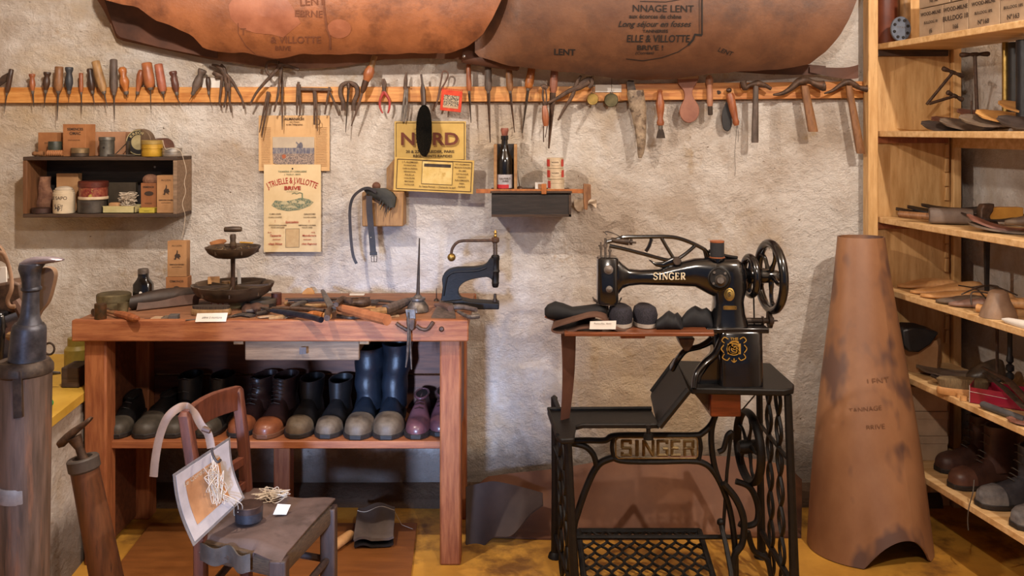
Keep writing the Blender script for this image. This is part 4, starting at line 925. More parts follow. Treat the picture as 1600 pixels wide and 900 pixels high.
iron('pliers', 'small pliers with red handles', 'pliers', [('jaw', [(598, 123), (599, 132), (601, 144)], [1, 2.8, 3], .7, IRON), ('jaw', [(600, 123), (602, 132), (599, 144)], [1, 2.4, 3], .7, IRON), ('handle', [(600, 143), (594, 156), (594, 168), (598, 177)], [3, 2, 1.8, 1.2], .8, REDP), ('handle', [(600, 143), (608, 156), (608.5, 168), (606, 177)], [3, 2, 1.8, 1.2], .8, REDP)])
iron('pliers', 'long slim steel pliers with closed handles, left of the black brush', 'pliers', [('jaw', [(635, 113), (634, 125), (633.5, 140)], [1.4, 3, 3.2]), ('handle', [(634, 138), (631, 160), (627.5, 190)], [2.6, 2, 1.6], .7, STEEL), ('handle', [(636, 138), (635.5, 165), (631.5, 191)], [2.4, 1.8, 1.2], .7, STEEL), ('crossbar', [(630, 136), (641, 136)], 1.4)])
# black brush
t = thing('brush', 'long oval brush of black bristles hanging over the yellow print', 'brush', P(663, 205, 3.2), TG)
mb = MB(); mb.tube(px_path([(658, 116), (660, 132), (662, 150), (662, 166)], 3.235), [.004, .005, .011, .010]*6+[.009], 8) if False else mb.tube([P(658, 116, 3.24), P(660, 130, 3.24), P(661, 142, 3.24), P(662, 158, 3.235), P(662, 168, 3.23)], [.0035, .004, .010, .009, .008], 8)
build('handle', mb, H_DRK, t)
c = P(663, 204, 3.22); hx, hz = 13.5*3.22/F, 41*3.22/F
build('brush_back', MB().loft([rrect(c+Vector((0, y, 0)), hx*.8*s_, hz*.96*s_, 28, .85, (1, 0, 0), (0, 0, 1)) for y, s_ in ((.035, .9), (.03, 1), (.012, 1))]), BLACKWOOD, t)
mb = MB()
for i in range(1500):
    a = R.random()*2*PI; q = math.sqrt(R.random()); b0 = c+Vector((hx*.75*q*math.cos(a), .012, hz*.93*q*math.sin(a)))
    d = Vector((hx*.42*q*math.cos(a)+R.gauss(0, .0015), -.040+R.gauss(0, .002), hz*.08*q*math.sin(a)+R.gauss(0, .0015)))
    w_ = Vector((math.cos(i), 0, math.sin(i)))*.0007; mb.add([b0-w_, b0+w_, b0+d], [(0, 1, 2)])
br_ = build('bristles', mb, mat('bristle_strands', '181411', '5e4f40', 400, rough=.7, bump=0, spec=.3), t, smooth=False, recalc=False)
mat('black_bristle', '070707', '15130f', rough=.95, bump=0, spec=.1)
build('bristle_mass', MB().loft([rrect(c+Vector((0, y, 0)), hx*s_, hz*s2, 28, .9, (1, 0, 0), (0, 0, 1)) for y, s_, s2 in ((.012, .78, .94), (-.010, .92, .98), (-.014, .85, .96))]), mat('black_bristle', '070707'), t)
# leather loop and red framed picture
iron('wire_loop', 'twisted cord loop hanging over the rail beside the red-edged picture', 'loop', [('cord', [(680, 168), (684, 155), (687, 138), (690, 122), (692, 112), (698, 112), (700, 118), (695, 130), (688, 142), (685, 156)], 1.3, 1, BRNLEA)], D=3.255)
t = thing('picture_card', 'small tilted picture with knitted red edge on the rail', 'picture', P(705, 158, 3.25), TG)
pr = .11
def rotp(px, py, cx=705, cy=158, r=pr, D=3.248, d=0): return P(cx+(px)*math.cos(r)-(py)*math.sin(r), cy+(px)*math.sin(r)+(py)*math.cos(r), D)+Vector((0, d, 0))
build('red_border', MB().ext([rotp(-17, -17), rotp(16, -17), rotp(17, 16), rotp(-16, 16)], (0, .004, 0)), mat('red_felt', 'b5321e', 'cf4a2c', 40, .8, 0, .3), t, bevel=.001)
mb = MB()
for i in range(12): mb.ball(rotp(-15.5+i*2.8, -18.5), .0022, 8, 6)
build('scalloped_edge', mb, mat('red_felt', 'b5321e'), t)
build('picture', MB().ext([rotp(-12, -9, d=-.001), rotp(12, -9, d=-.001), rotp(12, 11, d=-.001), rotp(-12, 11, d=-.001)], (0, .001, 0)), mat('old_photo', '2e2b26', 'bba88c', 260, .6, 0, 0, lo=.42, hi=.60), t, smooth=False)
build('picture_caption', MB().ext([rotp(-12, 8, d=-.0016), rotp(12, 8, d=-.0016), rotp(12, 11, d=-.0016), rotp(-12, 11, d=-.0016)], (0, .0005, 0)), CARDP, t, smooth=False)
# files
awl((732, 100), (733, 142), (736, 192), 4.3, 'file', H_RED, 'slim file with reddish handle right of the red-edged picture', 'file', 'file', br=2.2, flat=.5)
awl((762.5, 92), (763, 142), (766, 223), 6, 'file', H_GRY, 'long file with grey handle hanging above the bottle', 'file', 'file', br=2.9, flat=.5, bm=IRON)
awl((794, 90), (797, 142), (804, 207), 5.8, 'file', H_BRN, 'file with brown handle right of the long grey-handled one', 'file', 'file', br=2.4, flat=.5, bm=IRON)
awl((832, 100), (825.5, 138), (816, 208), 7, 'file', H_ORG, 'slender file with orange-brown handle', 'file', 'file', br=2.4, flat=.6)
t = awl((868, 90), (864, 145), (857.5, 232), 6.5, 'file', mat('rosy_handle', '7a4a38', '94604a', 22, .5), 'long heavy rasp whose handle overlaps the right hide', 'rasp', 'rasp', br=4.6, flat=.6, bm=IRON, D=3.225)
# fork with red wooden bulb
iron('burnisher', 'small forked iron with red-brown wooden grip in front of the heavy rasp', 'burnisher', [('head', [(846, 137), (850, 135), (855, 139)], [3, 4, 3]), ('shank', [(849, 138), (848, 150), (851, 166)], 1.6), ('shank', [(852, 138), (854, 152), (852, 166)], 1.2), ('grip', [(851, 165), (852, 180), (853, 197)], [3.2, 5, 5.6, 3.6], 1, H_RED), ('prong', [(849, 197), (849.5, 222)], .9), ('prong', [(855, 197), (852, 215)], .7)], D=3.205)
iron('pincers', 'big hooked iron pincers with toothed jaw, crossing the heavy rasp', 'pliers', [('handle', [(921, 128), (905, 136), (888, 143), (868, 155), (848, 165)], [4, 5, 3.4, 2.6, 2.2]), ('handle', [(908, 118), (901, 130), (894, 150), (883, 168), (872, 188)], [1.6, 3, 3, 2.4, 1.4]), ('jaw', [(905, 134), (915, 127), (923, 123), (925, 130), (920, 137)], [5, 5, 3.5, 3.5, 3]), ('tooth', [(918, 125), (917, 120)], 1), ('tooth', [(923, 125), (925, 119)], 1)], D=3.215)
for px, py, r, wy, m, lab in ((926, 155, 9.2, 121, BRASS, 'small bright brass disc pendant on a wire hook'), (955, 156.5, 11, 112, mat('dark_brass', '4c4630', '6a6144', 40, .45, .7), 'larger dull brass disc pendant on a wire hook')):
    t = thing('pendant', lab, 'pendant', P(px, py, 3.262), TG); k = 3.262/F
    build('disc', MB().lathe(P(px, py, 3.268), P(px, py, 3.255), [(0, r*k), (.8, r*k), (1, r*.93*k)], 28), m, t)
    build('rim', MB().tube([P(px+r*.88*math.cos(a), py+r*.88*math.sin(a), 3.254) for a in [2*PI*i/28 for i in range(28)]], .0015, 6, closed=True), m, t)
    build('hook', MB().tube(px_path([(px+2, wy-6), (px+1, wy), (px+.5, py-r-4), (px-3, py-r-1), (px+3, py-r), (px+.5, py-r-4)], 3.262, 3), .0009, 6), STEEL, t)
# horn
HORN = mat('speckled_horn', '6d5a48', 'a39078', 45, .6, 0, .2, c3='4e3d30', s3=30, lo3=.5, hi3=.6)
t = thing('horn', 'speckled grey cow horn hanging point down on the rail', 'horn', P(993, 150, 3.245), TG)
build('horn_body', MB().loft([rrect(P(x, y, 3.245), rx*3.245/F, ry, 16, .9, (1, 0, 0), (0, 1, 0)) for x, y, rx, ry in ((993, 141, 12.5, .020), (993, 146, 13.5, .022), (996, 165, 13.5, .022), (999, 185, 11, .019), (1001, 205, 9, .016), (1002, 225, 7, .013), (1001, 240, 5, .009), (1000, 247, 2.5, .004))]), HORN, t)
build('inner_slip', MB().prism([P(*p, 3.24) for p in ((979, 128), (982, 125), (990, 126), (995, 146), (981, 146))], 3.238, 3.246), DSTEEL, t)
# brush with turned handle
t = thing('small_brush', 'small brush with glossy reddish turned handle, next to the horn', 'brush', P(1031, 170, 3.25), TG); k = 3.25/F
build('handle', MB().lathe(P(1031, 140, 3.25), P(1032, 196, 3.25), [(0, 2.5*k), (.04, 4.5*k), (.1, 3.5*k), (.18, 4.5*k), (.4, 7*k), (.6, 6*k), (.8, 4*k), (.92, 6*k), (1, 5*k)], 16), H_RED, t)
build('neck', MB().lathe(P(1032, 196, 3.25), P(1032, 203, 3.25), [(0, 3.6*k), (1, 3.6*k)], 12), STEEL, t)
build('bristles', MB().loft([rrect(P(1032.5, y, 3.25), a*k, .008, 14, .6) for y, a in ((202, 3.6), (208, 5.6), (216, 7.2))]), mat('dark_bristle', '2b211b', '4a3b30', 300, .8, 0, .5, (1, 1, .1)), t)
# leather paddle
t = thing('paddle', 'pinkish brown leather paddle with round end, notched like a bone', 'paddle', P(1075, 150, 3.262), TG)
pd = [(1058, 120), (1090, 118), (1088, 130), (1082, 141), (1083, 152), (1091, 165), (1092, 177), (1087, 187), (1077, 192), (1067, 188), (1062, 178), (1063, 167), (1069, 154), (1068, 142), (1060, 132)]
build('blade', MB().prism([P(p.x, p.y, 3.262) for p in curve_pts([Vector((a, b, 0)) for a, b in pd+[pd[0]]], 4)[:-1]], 3.256, 3.268), mat('pink_brown_leather', '7c4c3a', '93614b', 14, .55), t, bevel=.002)
build('end_cap', MB().prism([P(*p, 3.262) for p in ((1058, 117), (1091, 116), (1090, 123), (1059, 124))], 3.254, 3.269), CARDP, t, bevel=.001)
# dabber brush
t = thing('small_brush', 'stubby brush with pale wooden handle right of the leather paddle', 'brush', P(1109, 150, 3.25), TG); k = 3.25/F
build('handle', MB().lathe(P(1108, 117, 3.25), P(1109.5, 166, 3.25), [(0, 2*k), (.08, 5*k), (.25, 6*k), (.4, 4*k), (.5, 5*k), (.9, 4.6*k), (1, 4*k)], 14), mat('rosy_pale_handle', '8d5e44', 'a8765a', 22, .5), t)
build('bristles', MB().lathe(P(1109.5, 165, 3.25), P(1110, 180, 3.25), [(0, 4*k), (.9, 3.9*k), (1, 3*k)], 12), mat('dark_bristle', '2b211b'), t)
# spoon shaped leather and handle with threads
t = thing('thread_tool', 'red-brown turned handle trailing threads beside a dark leather flap', 'tool', P(1143, 165, 3.25), TG)
build('handle', MB().lathe(P(1140, 146, 3.25), P(1151, 196, 3.25), [(0, 5*k), (.1, 6.5*k), (.5, 6*k), (.8, 4.5*k), (.9, 5.5*k), (1, 3.5*k)], 14), H_RED, t)
build('leather_flap', MB().prism([P(p.x, p.y, 3.262) for p in curve_pts([Vector((a, b, 0)) for a, b in ((1136, 158), (1142, 175), (1144, 195), (1138, 205), (1130, 200), (1128, 182), (1131, 168), (1136, 158))], 4)[:-1]], 3.262, 3.268), BLKLEA, t, bevel=.002)
build('cord_knot', MB().ball(P(1139, 141, 3.255), .010, 10, 7, (1, .8, .9)), H_DRK, t)
build('thread', MB().tube(px_path([(1151, 195), (1150, 215), (1148, 240), (1149, 262), (1148, 275)], 3.26), .0007, 5), DSTEEL, t)
build('thread', MB().tube(px_path([(1152, 196), (1154, 210), (1153, 222)], 3.26), .0007, 5), DSTEEL, t)
# hammers
def hammer(label, head, hprof, h0, h1, r, hm, D=3.235):
    t = thing('hammer', label, 'hammer', P(h0[0], h0[1], D), TG); k = D/F
    q = px_path(head, D, 5); K = len(q)
    rr = [interp([(i/(len(hprof)-1), x) for i, x in enumerate(hprof)], j/(K-1))*k for j in range(K)]
    build('head', MB().tube(q, rr, 12, flat=1.1, up=(0, 1, 0)), IRON, t)
    build('handle', MB().loft([rrect(P(h0[0]+(h1[0]-h0[0])*s, h0[1]+(h1[1]-h0[1])*s, D), r*m_*k, .010, 12, .7) for s, m_ in ((0, .8), (.2, .85), (.6, 1), (.97, 1.1), (1, 1))]), hm, t)
    return t
hammer('short hammer with blunt knobbly head and grey handle, left of the two curved hammers', [(1161, 127), (1164, 137), (1172, 133), (1184, 131), (1196, 134), (1205, 139)], [5.5, 5, 3, 6, 3.5, 2.5], (1181, 134), (1179.5, 223), 5, H_GRY)
hammer('curved claw-like shoemaker hammer with pale brown handle', [(1208, 148), (1222, 146), (1236, 138), (1248, 128), (1262, 126), (1274, 131), (1285, 134), (1288, 134)], [1.5, 3, 4, 5.5, 7, 4, 6, 8.5, 8], (1257, 134), (1270.5, 206), 7.2, H_BRN)
hammer('shoemaker hammer at the right end of the rail with long brown handle', [(1288, 146), (1300, 142), (1312, 134), (1324, 128), (1334, 132), (1343, 137), (1354, 139), (1356, 139)], [1.2, 2.5, 3.5, 5.5, 5, 3.6, 5, 6.5], (1326, 134), (1345, 240), 6.2, H_BRN)
for px, py in ((1122, 137), (1102, 135)): pass
nails = ((60, 147), (1298, 330), (921, 209), (595, 451), (650, 430))

# ---------------------------------------------------------------- posters and printed plates
def sheet_of(name, label, cat, x0, y0, x1, y1, D, m, th=.0015, rot=0, grp=None, warp=0, torn=False):
    t = thing(name, label, cat, P((x0+x1)/2, (y0+y1)/2, D), grp)
    cx, cy = (x0+x1)/2, (y0+y1)/2; ca, sa = math.cos(rot), math.sin(rot)
    def fn(u, v):
        a = x0+(x1-x0)*u-cx; b = y0+(y1-y0)*v-cy
        return P(cx+a*ca-b*sa, cy+a*sa+b*ca, D)+Vector((0, -warp*(math.sin(u*PI)+.4*math.sin(v*PI*2)*math.cos(u*PI)), 0))
    build('sheet', MB().sheet(fn, 10, 10, th), m, t); t['_r'] = 0; del t['_r']
    def T(s, px, py, size, mt=PRINT, **k):
        a, b = px-cx, py-cy
        return letters(s, t, cx+a*ca-b*sa, cy+a*sa+b*ca, D-th-warp*1.3-.0008, size, mt, rot, 'printed_lettering', **k)
    return t, T
def flat_poly(par, name, pts, D, m, th=.0006): return build(name, MB().ext([P(p[0], p[1], D) for p in pts], (0, th, 0)), m, par, smooth=False)
POSTER = mat('cream_poster_paper', 'cdb489', 'dac49c', 9, .7, 0, .03, c3='c09f70', s3=6, lo3=.6, hi3=.75)
CALP = mat('calendar_tan_paper', 'c29a6a', 'd0aa7a', 9, .7, 0, .03, c3='b48656', s3=8, lo3=.6, hi3=.75)
t, T = sheet_of('calendar', 'tan almanac sheet with a hunting-field picture, partly behind the cream poster', 'calendar', 404.5, 180.5, 515, 267, 3.288, CALP, .004)
T('ALMANACH', 460, 186, 5.5, bold=.03); T('des Postes', 460, 190.5, 3.6, slant=.3); T('et des Télégraphes', 460, 194.5, 3.4, bold=.02)
DP = 3.2835
flat_poly(t, 'picture', [(426, 214), (491, 214), (491, 232), (426, 232)], DP-.0006, mat('pale_sky_print', 'a89a88', 'b8aa96', 20, .7, 0, 0))
flat_poly(t, 'picture', [(426, 231), (491, 231), (491, 242), (426, 241)], DP-.0008, mat('blue_grass_print', '5a5a6c', '8a8482', 150, .7, 0, 0, (1, 1, .3), lo=.42, hi=.58))
flat_poly(t, 'picture', [(426, 240), (491, 240), (491, 259), (470, 258), (440, 258.5), (427, 255)], DP-.0009, mat('brown_field_print', '5d5354', 'a08d80', 220, .7, 0, 0, lo=.42, hi=.58))
flat_poly(t, 'printed_figure', [(463, 231), (465, 226), (462, 223), (463, 221), (467, 225), (469, 222), (472, 223), (473, 227), (473, 231)], DP-.0014, BLUEP)
flat_poly(t, 'printed_figure', [(440, 243), (444, 241), (447, 243), (446, 247), (442, 248)], DP-.0014, mat('rust_print', 'a0583a', rough=.8, bump=0))
for col in ((408, 424), (493, 512)):
    mb = MB()
    for i in range(24):
        y = 199+i*2.6; mb.ext([P(col[0], y, DP-.0006), P(col[1]-R.random()*3, y, DP-.0006), P(col[1]-1, y+.5, DP-.0006), P(col[0], y+.5, DP-.0006)], (0, .0003, 0))
    build('printed_columns', mb, mat('faded_print', 'a07a52', rough=.8, bump=0), t, smooth=False)
t, T = sheet_of('advertising_poster', 'cream tannery poster with red heading and a green factory view', 'poster', 412.5, 257, 501.5, 393.5, 3.281, POSTER, .003)
T('TANNERIE ET CORROIERIE', 457, 268, 3.4, GREENP, bold=.02, sx=1.1); T('J. TRUELLE - BRIVE', 457, 272.5, 2.6, GREENP, bold=.02, sx=1.2)
# arched heading
def arch_text(s, t, cx, cy, Rr, size, m, D, **k):
    def f(u, v):
        a = u/Rr; r = Rr+v; return P(cx+r*math.sin(a), cy+Rr-r*math.cos(a), D)
    return build('printed_lettering', text_mb(s, f, size, sub=1, **k), m, t, smooth=False, recalc=False)
arch_text('J.TRUELLE & J.VILLOTTE', t, 456.5, 282.5, 92, 13, RED, 3.2792-.0008, bold=.018, sx=.60)
T('BRIVE', 457, 294, 8, RED, bold=.03, sx=1.3); T('(CORREZE)', 457, 299.5, 2.4, GREENP, sx=1.5)
flat_poly(t, 'factory_view', [(424, 321), (430, 313), (445, 315), (458, 312), (470, 309), (482, 311), (490, 316), (484, 322), (468, 328), (450, 330), (434, 327)], 3.2792-.0006, mat('green_view_print', '56685a', '9a9474', 210, .8, 0, 0, lo=.42, hi=.56))
for px, py, w_, h_ in ((445, 317, 12, 5), (460, 315, 8, 4), (471, 316, 10, 5), (455, 323, 16, 3)):
    flat_poly(t, 'printed_building', [(px-w_/2, py), (px, py-h_*.7), (px+w_/2, py), (px+w_/2, py+h_*.5), (px-w_/2, py+h_*.5)], 3.2792-.0010, mat('pale_view_print', 'a8a184', 'c0b48e', 200, .8, 0, 0))
flat_poly(t, 'printed_chimney', [(471.6, 302), (473, 302), (473.4, 314), (471.2, 314)], 3.2792-.001, GREENP)
build('printed_smoke', MB().tube([P(x, y, 3.2792-.001) for x, y in ((472, 302), (468, 301), (464, 303), (460, 301.5), (456, 303))], .0012, 5), GREENP, t)
for s, x, y, sz, m in (('CUIRS LISSÉS', 430, 334.5, 3, PRINT), ('CUIRS-COUPES', 430, 339.5, 2.8, PRINT), ('GALOCHES', 484, 334.5, 3.2, PRINT), ('VACHES LISSÉES', 484, 339.5, 2.6, PRINT), ('Spécialités', 456, 347, 5, RED), ('!', 430, 346, 5, RED), ('!', 483, 346, 5, RED), ('CROUPONS JAUNES', 434, 352, 2.8, PRINT), ('POUR SOCQUES', 434, 355.5, 2.6, PRINT), ('EMPEIGNES CADRÉES', 480, 352, 2.6, PRINT), ('VEAUX CIRÉS', 480, 355.5, 2.6, PRINT),
                       ('de la', 421, 363, 3, RED), ('Tannerie', 430, 368, 5, RED), ('seulement', 432, 374, 3, RED), ('chez Nous', 430, 381, 5, RED), ('de la', 489, 363, 3, RED), ('Manufacture', 483, 368, 4.3, RED), ('seulement', 480, 374, 3, RED), ('chez Regnoux', 483, 381, 4.2, RED)):
    T(s, x, y, sz, m, bold=.02, **({'slant': .3} if m is RED and len(s) > 1 else {'sx': 1.1}))
flat_poly(t, 'blank_panel', [(446, 357.5), (468, 357), (467.5, 386.5), (446, 387)], 3.2792-.0004, PRINT); flat_poly(t, 'blank_panel', [(446.5, 358), (467.5, 357.5), (467, 386), (446.5, 386.5)], 3.2792-.0008, mat('tan_panel_print', 'b89a70', 'c2a67c', 60, .8, 0, 0))
build('nail_hole', MB().lathe(P(457, 263.5, 3.2785), P(457, 263.5, 3.2775), [(0, .0028), (1, .0028)], 12), BLACK, t)
# yellow plates
t, T = sheet_of('advertising_plate', 'yellow advertising plate with large brown letters, partly behind the black brush', 'advertising plate', 616.5, 189.5, 728, 252, 3.278, YEL, .003)
def border(t, x0, y0, x1, y1, D, w=1, rot=0, m=PRINT):
    cx, cy = (x0+x1)/2, (y0+y1)/2; ca, sa = math.cos(rot), math.sin(rot); q = [(x0, y0), (x1, y0), (x1, y1), (x0, y1)]; mb = MB()
    for a, b in zip(q, q[1:]+q[:1]):
        pa, pb = [P(cx+(p[0]-cx)*ca-(p[1]-cy)*sa, cy+(p[0]-cx)*sa+(p[1]-cy)*ca, D) for p in (a, b)]; mb.tube([pa, pb], w*D/F/2, 4, flat=.3, up=(0, 1, 0))
    return build('printed_border', mb, m, t, smooth=False)
border(t, 619, 192, 725.5, 249.5, 3.2757, .9)
MAR = mat('maroon_print', '5f2f20', '6e3828', 60, .8, 0, 0)
letters('NORD', t, 673, 221, 3.2757, 27, mat('ochre_letter_shadow', '8f6f3a', rough=.8, bump=0), 0, 'printed_lettering', bold=.03, sx=1.15)
letters('NORD', t, 671, 218, 3.2748, 27, MAR, 0, 'printed_lettering', bold=.03, sx=1.15)
T('20 & 22 rue PLEIDER, PARIS', 672, 237, 6, bold=.02, sx=1.08); T('RÉGLEMENTS RAPIDES', 676, 244, 5.6, bold=.02, sx=1.1)
t, T = sheet_of('advertising_plate', 'tilted yellow printed plate with small type and blank window, below the lettered plate', 'advertising plate', 616, 248, 740, 300, 3.235, YEL, .012, .045)
Dq = 3.2268
border(t, 620, 251, 736.5, 297, Dq, .9, .045)
def qp(px, py, D=Dq): a, b = px-678, py-274; c_, s_ = math.cos(.045), math.sin(.045); return (678+a*c_-b*s_, 274+a*s_+b*c_)
flat_poly(t, 'printed_window', [qp(659, 252), qp(707, 252), qp(707, 288), qp(659, 288)], Dq-.0003, PRINT); flat_poly(t, 'printed_window', [qp(659.6, 252.6), qp(706.4, 252.6), qp(706.4, 287.4), qp(659.6, 287.4)], Dq-.0006, mat('faded_yellow_print', 'c4a55c', 'd8bf80', 30, .7, 0, 0, c3='b5934c', s3=40))
flat_poly(t, 'slot', [qp(662, 256), qp(704, 256), qp(704, 261), qp(662, 261)], Dq-.0012, DSTEEL)
for i, s in enumerate(('J. F. ALLEMAND', 'FOURNITURES', 'CUIRS & CREPINS', 'RÉPARATION', 'POUR LA', 'CHAUSSURE', 'MACHINES', 'OUTILLAGE')):
    x, y = qp(640, 255+i*5); letters(s, t, x, y, Dq-.0012, 3.6 if i in (0, 4) else 3, PRINT, .045, 'printed_lettering', bold=.02)
    x, y = qp(722, 255+i*5); letters(('A F. ALLEMAND', 'MAISON FONDÉE', 'EN 1880', 'CATALOGUE', 'FRANCO', 'SUR DEMANDE', 'PARIS', 'RAPIDE')[i], t, x, y, Dq-.0012, 3.2, PRINT, .045, 'printed_lettering', bold=.02)
x, y = qp(684, 292); letters('En Vente Partout — Demander le tarif', t, x, y, Dq-.0012, 3.6, PRINT, .045, 'printed_lettering', bold=.02)

# wooden slip, block with belts and leather scraps
solo('wooden_slip', 'bare pale wooden strip standing between the yellow plates and the nailed block', 'wood strip', MB().hexa([P(604, 297, 3.27), P(629, 300, 3.27), P(629, 300, 3.285), P(604, 297, 3.285)], [P(604, 263, 3.27), P(616, 248, 3.27), P(616, 248, 3.285), P(604, 263, 3.285)]), H_TAN, bevel=.002)
t = thing('wooden_block', 'worn wooden block nailed to the wall, draped with belts and leather scraps', 'wooden block', P(598, 330, 3.25))
build('block', MB().box(P(565.5, 354, 3.20), P(630, 300, 3.20)+Vector((0, .10, 0))), mat('honey_old_wood', '84603a', 'a67f50', 12, .6, 0, .15, (6, 6, 1), c3='5a3c24', s3=14, lo3=.58, hi3=.75), t, bevel=.004)
build('nail_rust_stain', MB().ball(P(588, 291, 3.235), .015, 12, 8, (1, .7, 1)), mat('rusty_ball', '4a2e20', '70462e', 60, .7, 0, .3), t)
solo('leather_scraps', 'bunch of black leather scraps nailed on the wooden block', 'leather scraps', MB().loft([rrect(P(x, y, 3.185), rx*3.18/F, .012, 14, .8, (1, 0, 0), (0, 1, 0)) for x, y, rx in ((585, 294, 18), (592, 300, 22), (600, 308, 20), (607, 316, 12), (612, 324, 5))]).tube([P(596, 312, 3.175), P(592, 322, 3.172)], [.004, .001], 5).tube([P(606, 318, 3.175), P(602, 340, 3.172)], [.003, .0006], 5).tube([P(575, 296, 3.18), P(572, 308, 3.178)], [.006, .001], 5).tube([P(600, 314, 3.178), P(594, 328, 3.172)], [.004, .001], 5).tube([P(611, 320, 3.178), P(606, 332, 3.172)], [.004, .001], 5), mat('green_black_leather', '1a1915', '32312a', 22, .6, 0, .3))
for i in range(1): pass
BELT = mat('dark_belt_leather', '1d1714', '352a24', 18, .5, 0, .1)
def strap(name, label, pts, w, D, m=BELT, th=.0022, grp=None, cat='belt'):
    q = px_path(pts, D, 6); t = thing(name, label, cat, q[0], grp)
    secs = []
    for i, p in enumerate(q):
        a = q[max(0, i-1)]; b = q[min(len(q)-1, i+1)]; d = (b-a).normalized(); s = d.cross(Vector((0, 1, 0))).normalized(); n_ = d.cross(s)
        ww = w*D/F/2*(1 if i < len(q)-5 else max(.3, (len(q)-1-i)/5+.2)) if name == 'strap_end' else w*D/F/2
        secs.append([p+s*ww+n_*th/2, p-s*ww+n_*th/2, p-s*ww-n_*th/2, p+s*ww-n_*th/2])
    build('strap', MB().loft(secs), m, t, angle=40); return t, q
strap('belt', 'narrow belt end looping down left of the wooden block', [(588, 300, .0), (576, 294), (564, 297), (552, 308), (547, 325), (547, 350), (549, 380), (552, 400), (557, 412)], 4.5, 3.165)
t, q = strap('belt', 'dark belt hanging straight with its buckle below the wooden block', [(577, 306), (577, 325), (579, 350), (581, 370), (583, 394)], 9.5, 3.165)
build('keeper', MB().box(P(577.5, 399, 3.160), P(589, 393.5, 3.160)+Vector((0, .007, 0))), BELT, t, bevel=.001)
mb = MB(); mb.tube([P(580, 400, 3.163), P(589, 400, 3.163), P(588.5, 409, 3.163), P(580.5, 409, 3.163)], .0018, 6, closed=True); mb.tube([P(584.5, 399, 3.162), P(584.5, 409, 3.162)], .0014, 6); build('buckle', mb, STEEL, t)
build('hole', MB().lathe(P(579.5, 371, 3.1638), P(579.5, 371, 3.1625), [(0, .0015), (1, .0015)], 8), STRING, t)

# ---------------------------------------------------------------- bottle shelf
BD = 3.13
t = thing('wall_box', 'small blackened wooden box shelf on the wall carrying a bottle and tins', 'wall box', P(830, 338, YW))
build('front_board', MB().box(P(768, 338, BD), P(892.5, 304, BD)+Vector((0, .012, 0))), BLACKWOOD, t, bevel=.0015)
x0 = P(768, 0, BD).x; x1 = P(892.5, 0, BD).x; zb_, zt2 = P(0, 338, BD).z, P(0, 302, BD).z
for a, b in ((x0, x0+.010), (x1-.010, x1)): build('side_board', MB().box((a, BD+.012, zb_), (b, YW-.001, zt2)), BLACKWOOD, t)
build('bottom_board', MB().box((x0+.01, BD+.012, zb_), (x1-.01, YW-.001, zb_+.01)), BLACKWOOD, t)
build('top_board', MB().box((x0-.004, BD-.004, zt2), (x1+.002, YW-.001, zt2+.008)), DARKWOOD, t, bevel=.001)
build('frame_lip', MB().box(P(768, 339, BD-.004), P(892.5, 335, BD)), DARKWOOD, t); build('frame_lip', MB().box(P(889, 338, BD-.004), P(892.5, 304, BD)), DARKWOOD, t)
ZB = zt2+.008
t = thing('wooden_caliper', 'long reddish wooden sliding caliper lying on the wall box', 'caliper', P(835, 299, 3.13))
Dc = 3.128
build('beam', MB().box(P(744, 302, Dc), P(918, 295.5, Dc)+Vector((0, .012, 0))), H_ORG, t, bevel=.001)
build('sliding_jaw', MB().box(P(846, 303.5, Dc-.005), P(854, 287.5, Dc-.005)+Vector((0, .022, 0))), H_ORG, t, bevel=.0015)
build('sliding_jaw', MB().box(P(841, 295, Dc-.002), P(847, 288, Dc-.002)+Vector((0, .02, 0))), H_BRN, t, bevel=.001)
build('fixed_jaw', MB().prism([P(*p, Dc) for p in ((911.5, 287), (923, 288), (923.5, 310), (919, 314), (917.5, 328), (912.5, 327), (911.5, 312))], Dc-.006, Dc+.016), H_BRN, t, bevel=.0015)
# bottle in its wooden sleeve
t = thing('bottle_crate', 'narrow open wooden sleeve standing around the dark bottle', 'wooden sleeve', P(789, 297, 3.22))
xa, xb = P(771.5, 0, 3.17).x, P(808, 0, 3.17).x; zz1 = P(0, 225.5, 3.17).z
build('back_board', MB().box((xa, 3.265, ZB), (xb, 3.277, zz1)), BLACKWOOD, t)
for a, b in ((xa, xa+.011), (xb-.011, xb)): build('side_board', MB().box((a, 3.17, ZB), (b, 3.265, zz1)), mat('cork_like_wood', '84603e', 'ab8458', 30, .8, 0, .3), t, bevel=.002)
t = thing('bottle', 'dark stoppered bottle with white and red label on the wall box', 'bottle', P(788.5, 297, 3.19)); Db_ = 3.195; k = Db_/F
zb0 = ZB+.001
def zpy(py, D=Db_): return EYE-(py-HY)/F*D
c0 = Vector((P(788.5, 0, Db_).x, Db_, zb0)); H = zpy(212)-zb0
build('glass_body', MB().lathe(c0, c0+Vector((0, 0, H)), [(0, 11.5*k), (.02, 12.4*k), (.50, 12.4*k), (.60, 10.8*k), (.70, 7*k), (.78, 5.4*k), (.92, 5*k), (.93, 6*k), (1, 6*k)], 28), GLASSD, t)
build('stopper', MB().lathe(c0+Vector((0, 0, H)), c0+Vector((0, 0, H+.026)), [(0, 4.6*k), (.4, 5.2*k), (.7, 6.4*k), (1, 5.6*k)], 16), mat('red_brown_stopper', '5a2f24', '9a5a48', 40, .6), t)
build('label', MB().loft([[c0+Vector((12.7*k*math.cos(a), 12.7*k*math.sin(a), z)) for a in [-PI*.92+PI*.84*i/16 for i in range(17)]]+[c0+Vector((12.4*k*math.cos(a), 12.4*k*math.sin(a), z)) for a in [-PI*.08-PI*.84*i/16 for i in range(17)]] for z in (.006, .052)]), mat('bottle_label', '9c9aa0', 'b4b0b4', 40, .7, 0, 0), t)
